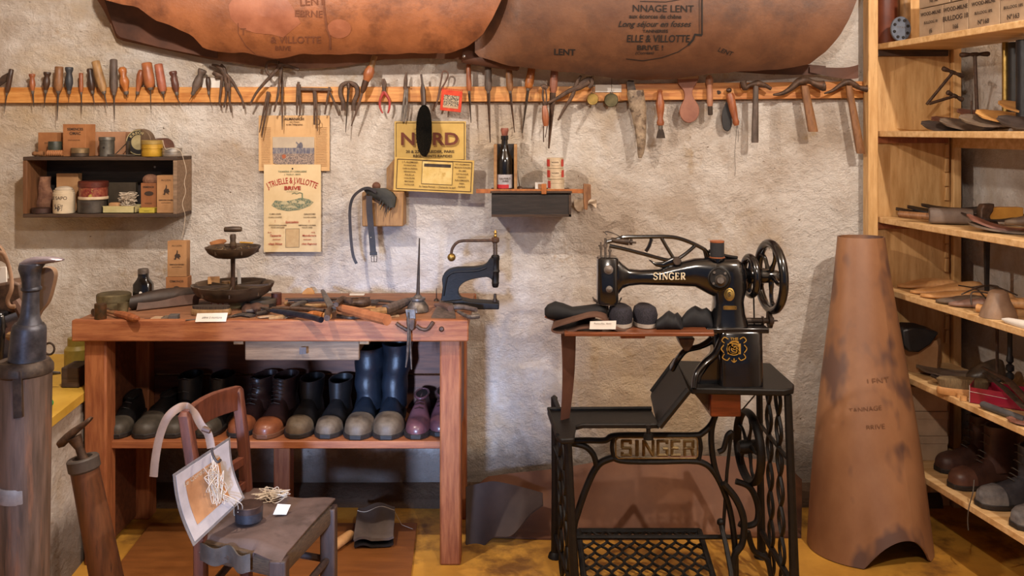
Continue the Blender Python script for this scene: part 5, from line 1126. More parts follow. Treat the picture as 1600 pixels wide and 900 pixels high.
build('red_patch', MB().loft([[c0+Vector((12.85*k*math.cos(a), 12.85*k*math.sin(a), z)) for a in [-PI*.88+PI*.55*i/12 for i in range(13)]]+[c0+Vector((12.5*k*math.cos(a), 12.5*k*math.sin(a), z)) for a in [-PI*.33-PI*.55*i/12 for i in range(13)]] for z in (.005, .018)]), mat('bright_red_label', 'b3262c', rough=.7, bump=0), t)
letters('EAU-FORTE', t, 789, 279, Db_-12.9*k-.001, 3.5, PRINT, bold=.03); letters('DUREL', t, 790, 283, Db_-12.9*k-.001, 3.5, PRINT, bold=.03)
# three tins
TINC = mat('cream_tin', 'b5a084', 'cdb99c', 40, .5, .1, .05); REDB = mat('red_tin_band', 'a8342c', 'c04438', 40, .5, 0, 0)
z0 = ZB
labs = ('cream tin with red sides, topmost of the stack of three on the wall box', 'cream tin with red sides in the middle of the stack of three', 'plain cream tin, lowest of the stack of three on the wall box')
Dt = 3.20; k = Dt/F; xs = (867.5, 868, 869)
for i in (2, 1, 0):
    h = .036; c = Vector((P(xs[i], 0, Dt).x, Dt, z0)); r = 13*k
    t = thing('tin', labs[i], 'tin', c, 'stack of three cream tins')
    build('body', MB().lathe(c, c+Vector((0, 0, h)), [(0, r*.97), (.03, r), (.12, r), (.15, r*.97), (.62, r*.97), (.65, r), (.97, r), (1, r*.96)], 28), TINC, t)
    spans = ((-PI*.98, -PI*.74), (-PI*.26, -PI*.02)) if i < 2 else ((-PI*.98, -PI*.75),)
    for a0, a1 in spans:
        q = [a0+(a1-a0)*j/8 for j in range(9)]
        build('red_band', MB().loft([[c+Vector((r*1.02*math.cos(a), r*1.02*math.sin(a), h*z)) for a in q]+[c+Vector((r*.98*math.cos(a), r*.98*math.sin(a), h*z)) for a in q[::-1]] for z in (.18, .85)]), REDB, t)
    if i < 2:
        mb = MB(); mb.ext([c+Vector((r*.55*math.cos(a), -r*1.012, h*.52+h*.26*math.sin(a))) for a in [2*PI*j/20 for j in range(20)]], (0, .001, 0)); build('oval_label', mb, TINC, t)
        letters('RICHARD', t, xs[i], 203+(EYE-(z0+h*.55))*F/Dt, Dt-r*1.03, 2.6, PRINT, bold=.02)
    z0 += h+.001
t = thing('oil_bottle', 'tiny dark funnel with thin spout beside the bottle sleeve', 'oiler', P(811, 296, 3.2)); c = Vector((P(812, 0, 3.2).x, 3.2, ZB)); k = 3.2/F
build('body', MB().lathe(c, c+Vector((0, 0, .012)), [(0, 7*k), (.5, 6*k), (1, 2*k)], 16), H_DRK, t); build('spout', MB().tube([c+Vector((0, 0, .010)), c+Vector((-.006, 0, .045)), c+Vector((-.007, 0, .066))], [.0016, .001, .0008], 6), DSTEEL, t)
solo('cardboard_box', 'small pale box on the wall box beside the tins', 'box', MB().box(Vector((P(836, 0, 3.24).x, 3.23, ZB)), Vector((P(850, 0, 3.24).x, 3.265, ZB+.022))), PAPER, bevel=.001)
solo('paper_scrap', 'crumpled pale paper scrap on the wall behind the caliper end', 'paper', MB().sheet(lambda u, v: P(897+35*u, 312+14*v*(1-.5*abs(u-.4))+6*math.sin(u*7)*v, 3.285+.006*math.sin(u*12+v*5)), 12, 6, .001), mat('old_paper_scrap', 'b8a48e', 'c8b49c', 20, .8), bevel=0)
# ---------------------------------------------------------------- things on the workbench
TZ = BZ-.0015
def B(px, py, h=0): p = on_z(px, py, TZ); p.z += h; return p
def BH(px, py, h): return on_z(px, py, TZ+h)      # a point h above the bench seen at px,py
BG = 'tools and scraps on the workbench'
def can(name, label, cat, px, pyb, rpx, hpx, m, lid=None, lidf=.25, grp=None, base=None, prof=None):
    c = (base or B)(px, pyb-rpx*.28); k = c.y/F; r = rpx*k; h = hpx*k
    t = thing(name, label, cat, c, grp)
    build('body', MB().lathe(c, c+Vector((0, 0, h*(1-lidf if lid else 1))), prof and [(a, b*r) for a, b in prof] or [(0, r*.96), (.03, r), (1, r)], 28), m, t)
    if lid: build('lid', MB().lathe(c+Vector((0, 0, h*(1-lidf))), c+Vector((0, 0, h)), [(0, r*1.03), (.85, r*1.03), (1, r*.96)], 28), lid, t)
    return t, c, r, h
GTIN = mat('dull_olive_tin', '50452f', '75694c', 30, .5, .4, .15); RTIN = mat('rusty_painted_tin', '2b2a1c', '5c3a20', 60, .5, .3, .15)
can('round_tin', 'wide dull olive round tin with lid at the left rear of the workbench', 'tin', 178, 487, 25, 22, GTIN, GTIN, .5)
can('small_tin', 'small scorched rusty tin at the front left of the workbench', 'tin', 157, 503, 9, 26, RTIN)
can('small_tin', 'small grey-green tin in front of the wide olive round tin', 'tin', 192, 489, 8, 14, GTIN)
def tool(name, label, cat, parts, grp=BG, h=.010):
    """parts: (part, [(px,py)...], radius px or list, mat, flat, heights)"""
    t = None
    for s in parts:
        pn, pts, r, m = s[:4]; fl = s[4] if len(s) > 4 else 1; hs = s[5] if len(s) > 5 else [h]*len(pts)
        q = curve_pts([BH(p[0], p[1], hh) for p, hh in zip(pts, hs)], 4); K = len(q); k = q[0].y/F
        rr = [interp([(i/(len(r)-1), x) for i, x in enumerate(r)], j/(K-1))*k for j in range(K)] if hasattr(r, '__len__') else [r*k]*K
        if t is None: t = thing(name, label, cat, q[0], grp)
        build(pn, MB().tube(q, rr, 10, flat=fl, up=(0, 0, 1)), m, t)
    return t
tool('awl', 'stubby awl with fat reddish handle lying beside the scorched tin', 'awl', [('handle', [(181, 490), (196, 493), (209, 497), (217, 498)], [4, 6, 6.5, 5, 3], H_RED), ('shank', [(165, 486), (181, 490)], 2.5, H_BRN)], h=.013)
tool('bobbin', 'dark turned bobbin behind the scorched tin', 'bobbin', [('spindle', [(146, 488), (156, 486), (170, 484)], [6, 3, 4, 3], H_DRK)], h=.014)
# ink bottle
c = B(224, 476); k = c.y/F
t = thing('ink_bottle', 'square dark glass bottle with grey metal cap at the rear of the workbench', 'bottle', c)
build('glass', MB().loft([rrect(c+Vector((0, 0, z)), a*k, a*k*.8, 20, .4) for z, a in ((0, 13.5), (.004, 14), (.068, 14), (.084, 9), (.092, 7.5), (.104, 7.5))]), GLASSD, t, angle=50)
build('cap', MB().lathe(c+Vector((0, 0, .102)), c+Vector((0, 0, .118)), [(0, 8.2*k), (.85, 8.2*k), (1, 7.2*k)], 24), STEEL, t)
build('label_dot', MB().lathe(c+Vector((0, -11.3*k, .042)), c+Vector((0, -11.6*k, .042)), [(0, 2.4*k), (1, 2*k)], 14), PAPER, t)
# two boxes
def box_thing(name, label, p0, w, d, h, m, rot=0, cat='box', grp=None, bev=.001, lidline=False, tilt=0):
    M = Matrix.Translation(p0) @ Matrix.Rotation(rot, 4, 'Z') @ Matrix.Rotation(tilt, 4, 'Y')
    t = thing(name, label, cat, p0, grp); build('carton', MB().box((-w/2, 0, 0), (w/2, d, h), M), m, t, smooth=False, bevel=bev)
    if lidline: build('lid', MB().box((-w/2-.0008, -.0008, h*.8), (w/2+.0008, d+.0008, h+.001), M), m, t, smooth=False, bevel=bev)
    def fr(s, u, v, size, mt=PRINT, **k2):
        f = lambda a, b: M @ Vector((u+a, -.0012, v+b)); return build('printed_lettering', text_mb(s, f, size, **k2), mt, t, smooth=False, recalc=False)
    def poly(pts, mt=PRINT): return build('printed_mark', MB().add([M @ Vector((a, -.001, b)) for a, b in pts], [tuple(range(len(pts)))]), mt, t, smooth=False, recalc=False)
    return t, fr, poly, M
ORB = mat('orange_cardboard', '8d5a34', 'a87246', 12, .7, 0, .06); TANB = mat('tan_cardboard', '9a7048', 'b2875c', 12, .75, 0, .06)
p = B(276, 474); k = p.y/F; hb = .058; Dx = p.y
w1 = 34*k; z1 = zpy(433, Dx)-TZ
t, fr, poly, M = box_thing('cardboard_box', 'small orange box with printed hedgehog-shaped mark, under the tall tan box', p+Vector((0, 0, 0)), w1, .04, z1, ORB)
fr('CEMONOIS', 0, z1*.84, .009, bold=.02); poly([(w1*.25*math.cos(a), z1*.38+z1*.28*math.sin(a)) for a in [PI*i/14 for i in range(15)]]); fr('FRANCE', 0, z1*.12, .005)
p2 = p+Vector((0, .003, z1+.001)); h2 = zpy(377, Dx)-p2.z
t, fr, poly, M = box_thing('cardboard_box', 'tall tan printed box standing on the small orange box', p2, 30*k, .035, h2, TANB)
def knight(fr, poly, h, w):
    fr('AU LION', 0, h*.87, w*.13); fr('SEMENCES FORGÉES', 0, h*.34, w*.085, bold=.03); fr('QUALITÉ SUPÉRIEURE', 0, h*.27, w*.055, bold=.02)
    for i in range(3): fr('-- --- --', 0, h*(.20-.05*i), w*.08)
    poly([(w*x, h*y) for x, y in ((-.18, .50), (-.10, .52), (-.12, .60), (-.02, .66), (.0, .76), (.05, .72), (.04, .64), (.14, .64), (.2, .56), (.13, .54), (.15, .48), (.06, .52), (-.02, .54), (-.05, .48), (-.1, .48))])
knight(fr, poly, h2, 30*k)
# rolled leather
t = thing('leather_roll', 'dark leather rolled up lengthwise behind the nail stand, rear left of the workbench', 'leather', B(260, 482))
a, b = B(208, 484), B(335, 470)
mb = MB(); secs = []
for i in range(13):
    s = i/12; c = a.lerp(b, s)+Vector((0, 0, .024+.008*math.sin(s*3))); r = .021+.006*math.sin(s*4+.4)
    secs.append([c+Vector((-.2*0, math.cos(g)*r*1.3, math.sin(g)*r*(1+.06*math.sin(g*3+s*5)))) for g in [2*PI*j/20 for j in range(20)]])
mb.loft(secs); build('roll', mb, mat('brown_black_leather', '211814', '42332a', 14, .55, 0, .25), t)
build('loose_flap', MB().sheet(lambda u, v: a.lerp(b, u*.75+.1)+Vector((0, -.028-.016*v, .030*(1-v)**1.5+.003)), 14, 6, .003), BRNLEA, t)
# oval brush with label and knife
t = thing('shoe_brush', 'oval wooden brush lying bristles up in front of the nail stand', 'brush', B(335, 495)); c = BH(330, 487, .01)
build('brush_back', MB().loft([rrect(c+Vector((0, 0, z)), .062*s_, .024*s_, 28, .85) for z, s_ in ((-.010, .93), (-.006, 1), (.005, 1), (.010, .95))]), H_TAN, t)
build('bristles', MB().loft([rrect(c+Vector((0, 0, z)), .057*s_, .021*s_, 28, .85) for z, s_ in ((.010, 1), (.019, 1.02))]), mat('dark_bristle', '2b211b'), t)
t = thing('paper_label', 'white handwritten label leaning on the oval brush', 'label', B(330, 502)); c = B(330, 503)
build('card', MB().hexa([c+Vector((-.048, 0, 0)), c+Vector((.044, 0, .001)), c+Vector((.044, .001, .001)), c+Vector((-.048, .001, 0))], [c+Vector((-.046, .012, .023)), c+Vector((.046, .012, .025)), c+Vector((.046, .013, .025)), c+Vector((-.046, .013, .023))]), PAPER, t, smooth=False)
build('handwriting', text_mb('alène à monture', lambda u, v: c+Vector((u, -.0005+(v+.012)*.5, .012+v)), .009, slant=.3), GREYLEA, t, smooth=False, recalc=False)
tool('leather_knife', 'long flat knife with dusty wide blade below the oval brush', 'knife', [('handle', [(290, 500), (330, 498), (362, 494)], [1.6, 2.5, 2.5], H_GRY, .6), ('blade', [(362, 494), (378, 491), (395, 493)], [3, 8, 8], STEEL, .25)], h=.005)
GSC = mat('dusty_grey_scrap', '5f5144', '7d6c5c', 20, .8)
for i, (px, py, w_, d_, m, lab) in enumerate(((241, 500, .032, .04, CARDP, 'thin pale leather scrap at the front edge beside the fat awl'), (256, 499, .022, .045, GSC, 'grey-brown leather scrap, middle of three at the front edge'), (270, 500, .028, .03, mat('slate_scrap', '4a4542', '5e5854', 20, .7), 'slate-grey square block near the front edge left of the oval brush'), (228, 502, .02, .03, BRNLEA, 'narrow brown leather scrap touching the fat awl handle tip'))):
    p = B(px, py); box_thing('leather_scrap', lab, p, w_, d_, .004 if i != 2 else .014, m, rot=.1*i-.1, cat='leather scrap', grp=BG)
# --- revolving nail stand
t = thing('nail_stand', 'dark wooden two-tier nail stand with scalloped bowls and T-shaped knob', 'nail stand', B(364, 484))
c = B(364, 478); k = c.y/F; NS = mat('nail_stand_wood', '30241c', '54412f', 14, .5, 0, .15, (1, 1, 4), c3='6b5540', s3=20, lo3=.62, hi3=.8)
def bowl(name, py_rim, rp, hp, n, depth=.62, ph=0):
    D = c.y; zc = zpy(py_rim, D)-0; N_ = 72; rim = []; 
    secs = []
    for lev, (rf, zf) in enumerate(((.30, -1), (.62, -.96), (.86, -.6), (.97, -.2), (1.0, 0), (.965, .0), (.93, -.12), (.80, -.45), (.5, -.55), (.12, -.56))):
        q = []
        for j in range(N_):
            a = 2*PI*j/N_+ph; sc = 1-.09*(1-abs(math.sin(a*n/2)))**3*(1 if rf > .4 else 0)
            r = rp*k*rf*sc; q.append(Vector((c.x+r*math.cos(a), c.y+r*math.sin(a), zc+zf*hp*k)))
        secs.append(q)
    b_ = build(name, MB().loft(secs), NS, t, angle=60)
    for j in range(n):
        a = 2*PI*j/n+ph; mb = MB(); r0, r1 = rp*k*.12, rp*k*.93
        x0, y0, x1, y1 = c.x+r0*math.cos(a), c.y+r0*math.sin(a), c.x+r1*math.cos(a), c.y+r1*math.sin(a)
        pv = Vector((-math.sin(a), math.cos(a), 0))*.002
        A = [Vector((x0, y0, 0))-pv, Vector((x1, y1, 0))-pv, Vector((x1, y1, 0))+pv, Vector((x0, y0, 0))+pv]
        mb.hexa([v+Vector((0, 0, zc-.55*hp*k)) for v in A], [v+Vector((0, 0, zc-.10*hp*k)) for v in A]); build('divider', mb, NS, b_, smooth=False)
    return zc
zb1 = bowl('lower_bowl', 443, 63, 25, 8, ph=.2); zb2 = bowl('upper_bowl', 385, 42.5, 17, 6, ph=.1)
def zc_(py): return zpy(py, c.y)
post = lambda a, b, prof: MB().lathe(Vector((c.x, c.y, a)), Vector((c.x, c.y, b)), [(x, y*k) for x, y in prof], 18)
build('post', post(zc_(462), zc_(384), [(0, 5), (.1, 3.6), (.5, 3.4), (.9, 4), (1, 6)]), H_DRK, t)
build('finial', post(zc_(387), zc_(366), [(0, 4), (.2, 5.6), (.5, 4.2), (.8, 5), (1, 4)]), NS, t)
build('knob', MB().lathe(Vector((c.x-13.5*k, c.y, zc_(358.5))), Vector((c.x+13.5*k, c.y, zc_(358))), [(0, 3.2*k), (.05, 4*k), (.5, 4.6*k), (.95, 4*k), (1, 3*k)], 16), NS, t)
zbt = TZ
build('base_tin', MB().lathe(Vector((c.x-4*k, c.y, zbt)), Vector((c.x-4*k, c.y, zc_(466))), [(0, 27*k), (.03, 28*k), (.95, 28*k), (1, 20*k)], 30), GTIN, t)
mb = MB(); q = [-PI*.86+PI*.42*j/10 for j in range(11)]
bc = Vector((c.x-4*k, c.y, 0))
mb.loft([[bc+Vector((28.5*k*math.cos(a), 28.5*k*math.sin(a), z)) for a in q]+[bc+Vector((28*k*math.cos(a), 28*k*math.sin(a), z)) for a in q[::-1]] for z in (zbt+.006, zbt+.030)]); bb = build('tin_band', mb, mat('lilac_grey_band', '8d848c', 'a39aa0', 40, .6), t)
for a0 in (-.83, -.62, -.53): 
    a = a0*PI; mb = MB(); mb.add([bc+Vector((28.9*k*math.cos(a+d), 28.9*k*math.sin(a+d), z)) for d, z in ((-.09, zbt+.011), (.09, zbt+.011), (0, zbt+.024))], [(0, 1, 2)]); build('red_triangle', mb, mat('dull_crimson', '7a2438', rough=.7, bump=0), bb, smooth=False, recalc=False)
# contents of the bowls
def ib(px, py, z): return on_z(px, py, z)
zl_, zu_ = zb1-.012, zb2-.008
def lump(name, label, px, py, z, sx, sy, sz, m, rot=0, cat='scrap', bev=.002):
    p = ib(px, py, z); M = Matrix.Translation(p) @ Matrix.Rotation(rot, 4, 'Z'); o = solo(name, label, cat, MB().box((-sx/2, -sy/2, 0), (sx/2, sy/2, sz), M), m, bevel=bev); return o
lump('wooden_wedge', 'wooden wedge block lying in the lower bowl of the nail stand', 334, 443, zl_, .038, .03, .022, LASTW, .3, 'wedge')
p = ib(353, 443, zl_); solo('wooden_disc', 'small round wooden disc in the lower bowl beside the wedge', 'disc', MB().lathe(p, p+Vector((0, 0, .008)), [(0, .014), (1, .014)], 18), H_TAN)
p = ib(374, 446, zl_); solo('paper_slip', 'narrow white paper slip standing in the lower bowl', 'paper slip', MB().tube([p, p+Vector((-.002, .004, .03)), p+Vector((-.006, .004, .052))], [.006, .006, .005], 4, flat=.12, up=(0, 1, 0)), PAPER)
solo('handle_stub', 'dark wooden stick standing in the lower bowl left of the post', 'stick', MB().tube([ib(352, 426, zl_+.004), ib(357, 402, zl_+.045)], [.006, .005], 8), H_BRN)
solo('handle_stub', 'pale wooden stick standing in the lower bowl right of the post', 'stick', MB().tube([ib(384, 424, zl_+.004), ib(385, 402, zl_+.045)], [.0065, .006], 8), H_TAN)
lump('paper_slip', 'folded white paper scrap at the right of the lower bowl', 402, 432, zl_, .022, .010, .004, PAPER, .2, 'paper slip', 0)
solo('wooden_piece', 'orange-brown wood sliver in the upper bowl left of the knob', 'wood piece', MB().tube([ib(330, 381, zu_+.010), ib(345, 378, zu_+.010), ib(352, 376, zu_+.010)], [.008, .012, .006], 8, flat=.6), ORB)
solo('folded_ruler', 'yellow folded ruler piece in the upper bowl right of the knob', 'ruler', MB().box((-.026, -.004, 0), (.026, .004, .004), Matrix.Translation(ib(385, 380, zu_+.006)) @ Matrix.Rotation(-.4, 4, 'Z')), mat('yellow_ruler', 'b8892c', 'cc9c3c', 40, .5), bevel=.0005)
mb = MB()
for i in range(170):
    a, q = R.random()*2*PI, math.sqrt(R.random()); p = Vector((c.x+q*.06*math.cos(a), c.y+q*.06*math.sin(a), zb2-.009+R.random()*.004)); d = Vector((R.gauss(0, 1), R.gauss(0, 1), .2)).normalized()*.006
    mb.tube([p, p+d], .0008, 3)
o = solo('tacks', 'loose small tacks filling the upper bowl of the nail stand', 'tacks', mb, mat('dull_brass_tacks', '6b5538', '9a7f58', 60, .4, .7)); o['kind'] = 'stuff'
# dark tins and scraps right of the stand
can('round_tin', 'low black round tin right of the nail stand foot', 'tin', 411, 484, 20, 12, BLKLEA, mat('dusty_dark_lid', '3b342c', '544a3e', 20, .5, .3), .5)
can('small_tin', 'red-brown scorched little tin behind the low black tin', 'tin', 432, 478, 8, 18, mat('scorched_red', '3a1a12', '5c2c1c', 30, .5))
solo('leather_scrap', 'crumpled brown leather piece under the right side of the nail stand', 'leather scrap', MB().sheet(lambda u, v: BH(378+42*u, 470+18*v, .006+.018*math.sin(u*PI)*math.sin(v*PI)+.004*math.sin(u*14)), 16, 10, .003), BRNLEA)
solo('wooden_disc', 'yellowish round wooden piece leaning on the back rim of the workbench', 'disc', MB().prism([P(p[0], p[1], 3.25) for p in ((470, 463), (474, 455), (480, 450), (487, 450), (491, 456), (492, 463))], 3.245, 3.255), mat('yellow_wood', 'a87434', 'c48f4c', 14, .5), bevel=.001)
# bundle of dark steel blades
t = thing('blade_bundle', 'bundle of long dark flat steel blades at the rear of the workbench', 'steel blades', B(520, 472))
for i, (x0, y0, x1, y1, hh) in enumerate(((446, 467, 578, 465, .028), (450, 470, 560, 466, .022), (452, 474, 520, 468, .016), (460, 471, 585, 469, .008))):
    build('blade', MB().tube([BH(x0, y0, hh), BH(x1, y1, hh)], .011, 6, flat=.22, up=(0, 0, 1)), DSTEEL if i % 2 else IRON, t)
lump('folded_paper', 'white folded paper on the rear of the workbench right of the yellowish disc', 558, 461, TZ+.001, .05, .016, .004, PAPER, 0, 'paper', 0)
BT = BG
tool('file', 'blue-black round file sticking out over the front edge of the workbench', 'file', [('blade', [(424, 485), (450, 489), (480, 494), (502, 500)], [3, 5, 4.6, 4.4], mat('blue_black_steel', '1c1d26', '33353f', 40, .4, .6)), ('tang', [(408, 481), (424, 485)], [1.2, 3], DSTEEL)], h=.020)
tool('pincers', 'long-handled dark pincers lying behind the blue-black file', 'pliers', [('handle', [(425, 481), (470, 483), (507, 486)], [2, 3.5, 4, 4], IRON), ('handle', [(470, 478), (490, 482), (507, 486)], [2, 3, 2.6], DSTEEL), ('jaw', [(452, 482), (466, 476), (478, 472)], [2, 5, 5, 3], STEEL)], h=.018)
tool('awl', 'awl with short yellow-orange handle right behind the file tip', 'awl', [('handle', [(478, 493), (490, 491), (505, 493)], [3, 5.5, 5.5, 5], H_ORG), ('collar', [(507, 493), (516, 494)], [5, 4.6], LASTW)], h=.012)
tool('pliers', 'dusty grey pliers with splayed jaws left of the blue-black file', 'pliers', [('jaw', [(386, 478), (402, 482), (420, 483)], [2, 3.6, 3.8, 3], STEEL), ('jaw', [(384, 486), (404, 485), (420, 484)], [2, 4, 3], H_GRY), ('handle', [(400, 490), (414, 488), (422, 485)], [3, 4, 3], DSTEEL)], h=.012)
tool('leather_knife', 'flat scraper with wide grey blade beside the paper label', 'knife', [('blade', [(404, 496), (425, 494), (445, 497)], [5, 8, 6], CARDP, .2), ('handle', [(445, 496), (462, 494)], [3, 3], H_DRK)], h=.004)
tool('wooden_stick', 'small round wooden stick end at the front middle of the workbench', 'handle', [('grip', [(420, 498), (440, 496), (446, 494)], [3, 4.4, 4], H_TAN)], h=.006)
t = tool('hammer', 'shoemaker hammer resting crosswise, thick reddish handle over the front edge', 'hammer', [('handle', [(530, 481), (555, 487), (580, 494), (605, 500)], [6, 7.5, 8, 8.5], mat('mid_red_handle', '8a4f2f')), ('head', [(511, 497), (514, 485), (528, 478), (545, 474), (565, 474), (574, 472)], [5, 5.5, 4, 5, 7.5, 8], IRON), ('peen', [(520, 484), (512, 470), (504, 454)], [6, 5.5, 3.5], STEEL, .7)], h=.030)
tool('iron_hammer', 'loose iron hammer head with rusted eye behind the big hammer', 'hammer head', [('head', [(525, 476), (535, 468), (548, 471)], [4, 6, 4], IRON)], h=.05)
t = tool('mallet', 'small mallet with round grey-brown face near the right of the workbench', 'mallet', [('head', [(602, 485), (615, 480), (632, 473), (645, 470)], [8.5, 8.5, 7, 6], H_GRY), ('handle', [(578, 489), (592, 487), (603, 486)], [6, 7, 6], H_TAN)], h=.024)
tool('leather_knife', 'broad flat dark blade lying behind the small mallet', 'knife', [('blade', [(583, 475), (590, 470), (620, 472), (650, 470)], [4, 9, 5, 3], DSTEEL, .25)], h=.012)
tool('pliers', 'dark pliers below the thick reddish hammer handle', 'pliers', [('handle', [(528, 493), (545, 497), (565, 495)], [3, 2.5, 3], DSTEEL), ('handle', [(600, 494), (620, 488), (640, 483)], [2, 4, 3], IRON)], h=.008)
tool('wooden_stick', 'plain wooden stick crossing behind the mallet', 'stick', [('stick', [(446, 474), (480, 478), (516, 476)], [3, 3.5, 3], H_TAN)], h=.008)
for i, (px, py, rt, m, lab) in enumerate(((610, 494, .3, CARDP, 'thin pale scrap lying by the front edge left of the oil can'), (490, 497, -.2, GSC, 'dusty scrap at the front edge behind the file tip'), (575, 480, .1, LASTW, 'pale leather scrap under the big hammer'), (470, 474, .2, TANB, 'tan leather scrap behind the dark pincers'))):
    lump('leather_scrap', lab, px, py, TZ, .05, .03, .003, m, rt, 'leather scrap', 0)
# oil can
c = B(653, 487); k = c.y/F
t = thing('oil_can', 'round dull metal oil can with a tall thin spout', 'oil can', c)
build('body', MB().lathe(c, c+Vector((0, 0, .055)), [(0, 16*k), (.05, 17*k), (.3, 16.5*k), (.55, 12*k), (.66, 9*k), (.68, 11.5*k), (.80, 11.5*k), (.84, 7*k), (.95, 5*k), (1, 3.2*k)], 30), STEEL, t)
build('spout', MB().tube([c+Vector((0, 0, .05)), c+Vector((.002, 0, .13)), c+Vector((.005, 0, .232))], [3*k, 2*k, 1*k], 10), DSTEEL, t)
# leaning hide gauge + wedge
solo('wedge_block', 'wooden wedge with pale sides right of the oil can', 'wedge', MB().ext([B(673, 497), B(712, 498), B(706, 480)+Vector((0, 0, .016)), B(688, 478)+Vector((0, 0, .022))], (0, .02, 0)), H_GRY, bevel=.002)
tool('pliers', 'open pliers with bent handles at the right rear corner under the press', 'pliers', [('handle', [(716, 487), (732, 495), (748, 494)], [2.5, 3, 3.6, 4], STEEL), ('handle', [(700, 480), (722, 480), (744, 484)], [4, 4.4, 3.5], H_GRY), ('jaw', [(680, 476), (694, 478), (704, 482)], [3, 5, 5], BRNLEA)], h=.015)
solo('steel_pin', 'thin upright steel pin on a small dark base behind the wedge', 'pin', MB().lathe(B(682, 470), B(682, 470)+Vector((0, 0, .045)), [(0, .010), (.12, .007), (.2, .0018), (.9, .0012), (1, .0004)], 10), DSTEEL)
# awl stand / hook at the front: pincers hanging over the front edge
FX = BF-.04
t = thing('hanging_pincers', 'steel clamp hanging over the front edge with long twin rods', 'clamp', P(640, 500, FX))
build('clamp_plate', MB().prism([P(*p, FX) for p in ((633, 483), (649, 482), (650, 499), (636, 500))], FX-.004, FX+.004), STEEL, t, bevel=.002)
build('clamp_body', MB().prism([P(*p, FX) for p in ((635, 497), (649, 497), (648, 513), (644, 517), (636, 510))], FX-.010, FX+.012), IRON, t, bevel=.003)
build('rod', MB().tube([P(638, 488, FX-.008), P(638, 530, FX-.012), P(636, 560, FX-.012), P(634, 574, FX-.012)], [.0025, .004, .0036, .002], 8), STEEL, t)
build('rod', MB().tube([P(640, 505, FX-.004), P(641, 540, FX-.006), P(643, 577, FX-.006)], [.003, .0035, .002], 8), STEEL, t)
def coathook(pts, lab): 
    t = thing('iron_hook', lab, 'hook', P(pts[0][0], pts[0][1], FX+.01)); build('hook', MB().tube(px_path(pts, FX+.008, 4), [.006, .0055, .005]*3+[.006]*(len(px_path(pts, FX, 4))-9), 8), IRON, t)
coathook([(619, 505), (624, 509), (631, 513), (636, 516)], 'short iron hook left of the hanging clamp on the bench edge')
coathook([(650, 509), (658, 514), (667, 515), (673, 509), (677, 503)], 'curved iron hook right of the hanging clamp on the bench edge')
build('bolt_head', MB().lathe(P(690, 514, BF-.02), P(690, 514, BF-.033), [(0, .010), (.5, .008), (1, .005)], 10), IRON, bench)
# --- arm press
t = thing('rivet_press', 'black iron hand press with brass ball lever at the right end of the bench', 'press', B(712, 476)); DPp = B(712, 478).y
pr_ = [(689, 471), (692, 448), (691, 436), (694, 427), (702, 420), (716, 417), (740, 416.5), (755, 414), (762, 409), (766, 403), (772, 404), (772, 420), (770, 436), (766, 434), (760, 432), (745, 434), (733, 437), (723, 442), (717, 450), (717, 458), (722, 465), (728, 470), (728, 474), (689, 473)]
mb = MB(); mb.prism([P(p.x, p.y, DPp) for p in curve_pts([Vector((a, b, 0)) for a, b in pr_], 2)], DPp-.013, DPp+.013); build('frame', mb, CAST, t, bevel=.004)
build('rib', MB().tube(px_path([(693, 462), (697, 440), (700, 431), (712, 425), (745, 423), (760, 418)], DPp-.013), .0035, 6), CAST, t)
build('base', MB().prism([P(*p, DPp) for p in ((686, 470), (722, 466), (735, 469), (780, 471.5), (780, 481), (745, 481), (740, 477), (686, 476))], DPp-.03, DPp+.03), CAST, t, bevel=.003)
build('anvil', MB().lathe(P(773.5, 473, DPp), P(773.5, 459, DPp), [(0, .008), (.4, .008), (.45, .0055), (1, .0045)], 14), DSTEEL, t)
build('barrel', MB().lathe(P(774, 449, DPp), P(774, 398, DPp), [(0, .008), (.04, .0105), (.1, .0115), (.14, .0125), (.16, .0115), (.45, .0125), (.5, .015), (.55, .0125), (.82, .0125), (.85, .014), (.95, .014), (1, .010)], 20), CAST, t)
build('screw', MB().lathe(P(774, 400, DPp), P(773.5, 372, DPp), [(i/14, .0065 if i % 2 else .0078) for i in range(15)], 14), mat('worn_screw_steel', '5c5048', '7c6e62', 50, .45, .7), t)
build('lever_hub', MB().lathe(P(774, 379, DPp), P(774, 371, DPp), [(0, .010), (.2, .013), (.8, .013), (1, .010)], 18), IRON, t)
build('finial', MB().lathe(P(774, 371, DPp), P(774, 359, DPp), [(0, .004), (.2, .006), (.4, .0035), (.6, .0055), (.8, .004), (1, .001)], 14), BRASS, t)
lv = build('lever', MB().tube(px_path([(779, 374), (765, 375.5), (740, 376), (722, 376.5), (713, 380), (707, 388), (705, 397)], DPp-.004), .0048, 10), IRON, t)
build('ball', MB().ball(P(705.5, 402, DPp-.004), .0135, 20, 14), BRASS, t)
# ---------------------------------------------------------------- low chair with a leather seat cover
SZ = .37
def cs(px, py, z=SZ): return on_z(px, py, z)
A, Bq, Cq, Dq2 = cs(383, 768), cs(521, 786), cs(438, 872), cs(306, 842)
ch = thing('chair', 'low old dark wooden chair with worn leather seat cover in front of the workbench', 'chair', Vector(((A+Cq).x/2, (A+Cq).y/2, 0)))
OC = mat('old_chair_wood', '30221c', '4c382e', 10, .6, 0, .25, (6, 6, 1), c3='1f1512', s3=12, lo3=.6, hi3=.75); CRED = mat('chair_back_red_wood', '4f281b', '6c3b29', 10, .5, 0, .15, (6, 6, 1), c3='3a1c14', s3=12, lo3=.6, hi3=.75)
def post_(name, p, top, w=.017, m=OC, lean=None, n=4): 
    a = Vector((p.x, p.y, 0)); b = Vector((p.x, p.y, top)) if lean is None else lean
    return build(name, MB().tube([a, b], [w*.9, w], 8, flat=1), m, ch, bevel=0)
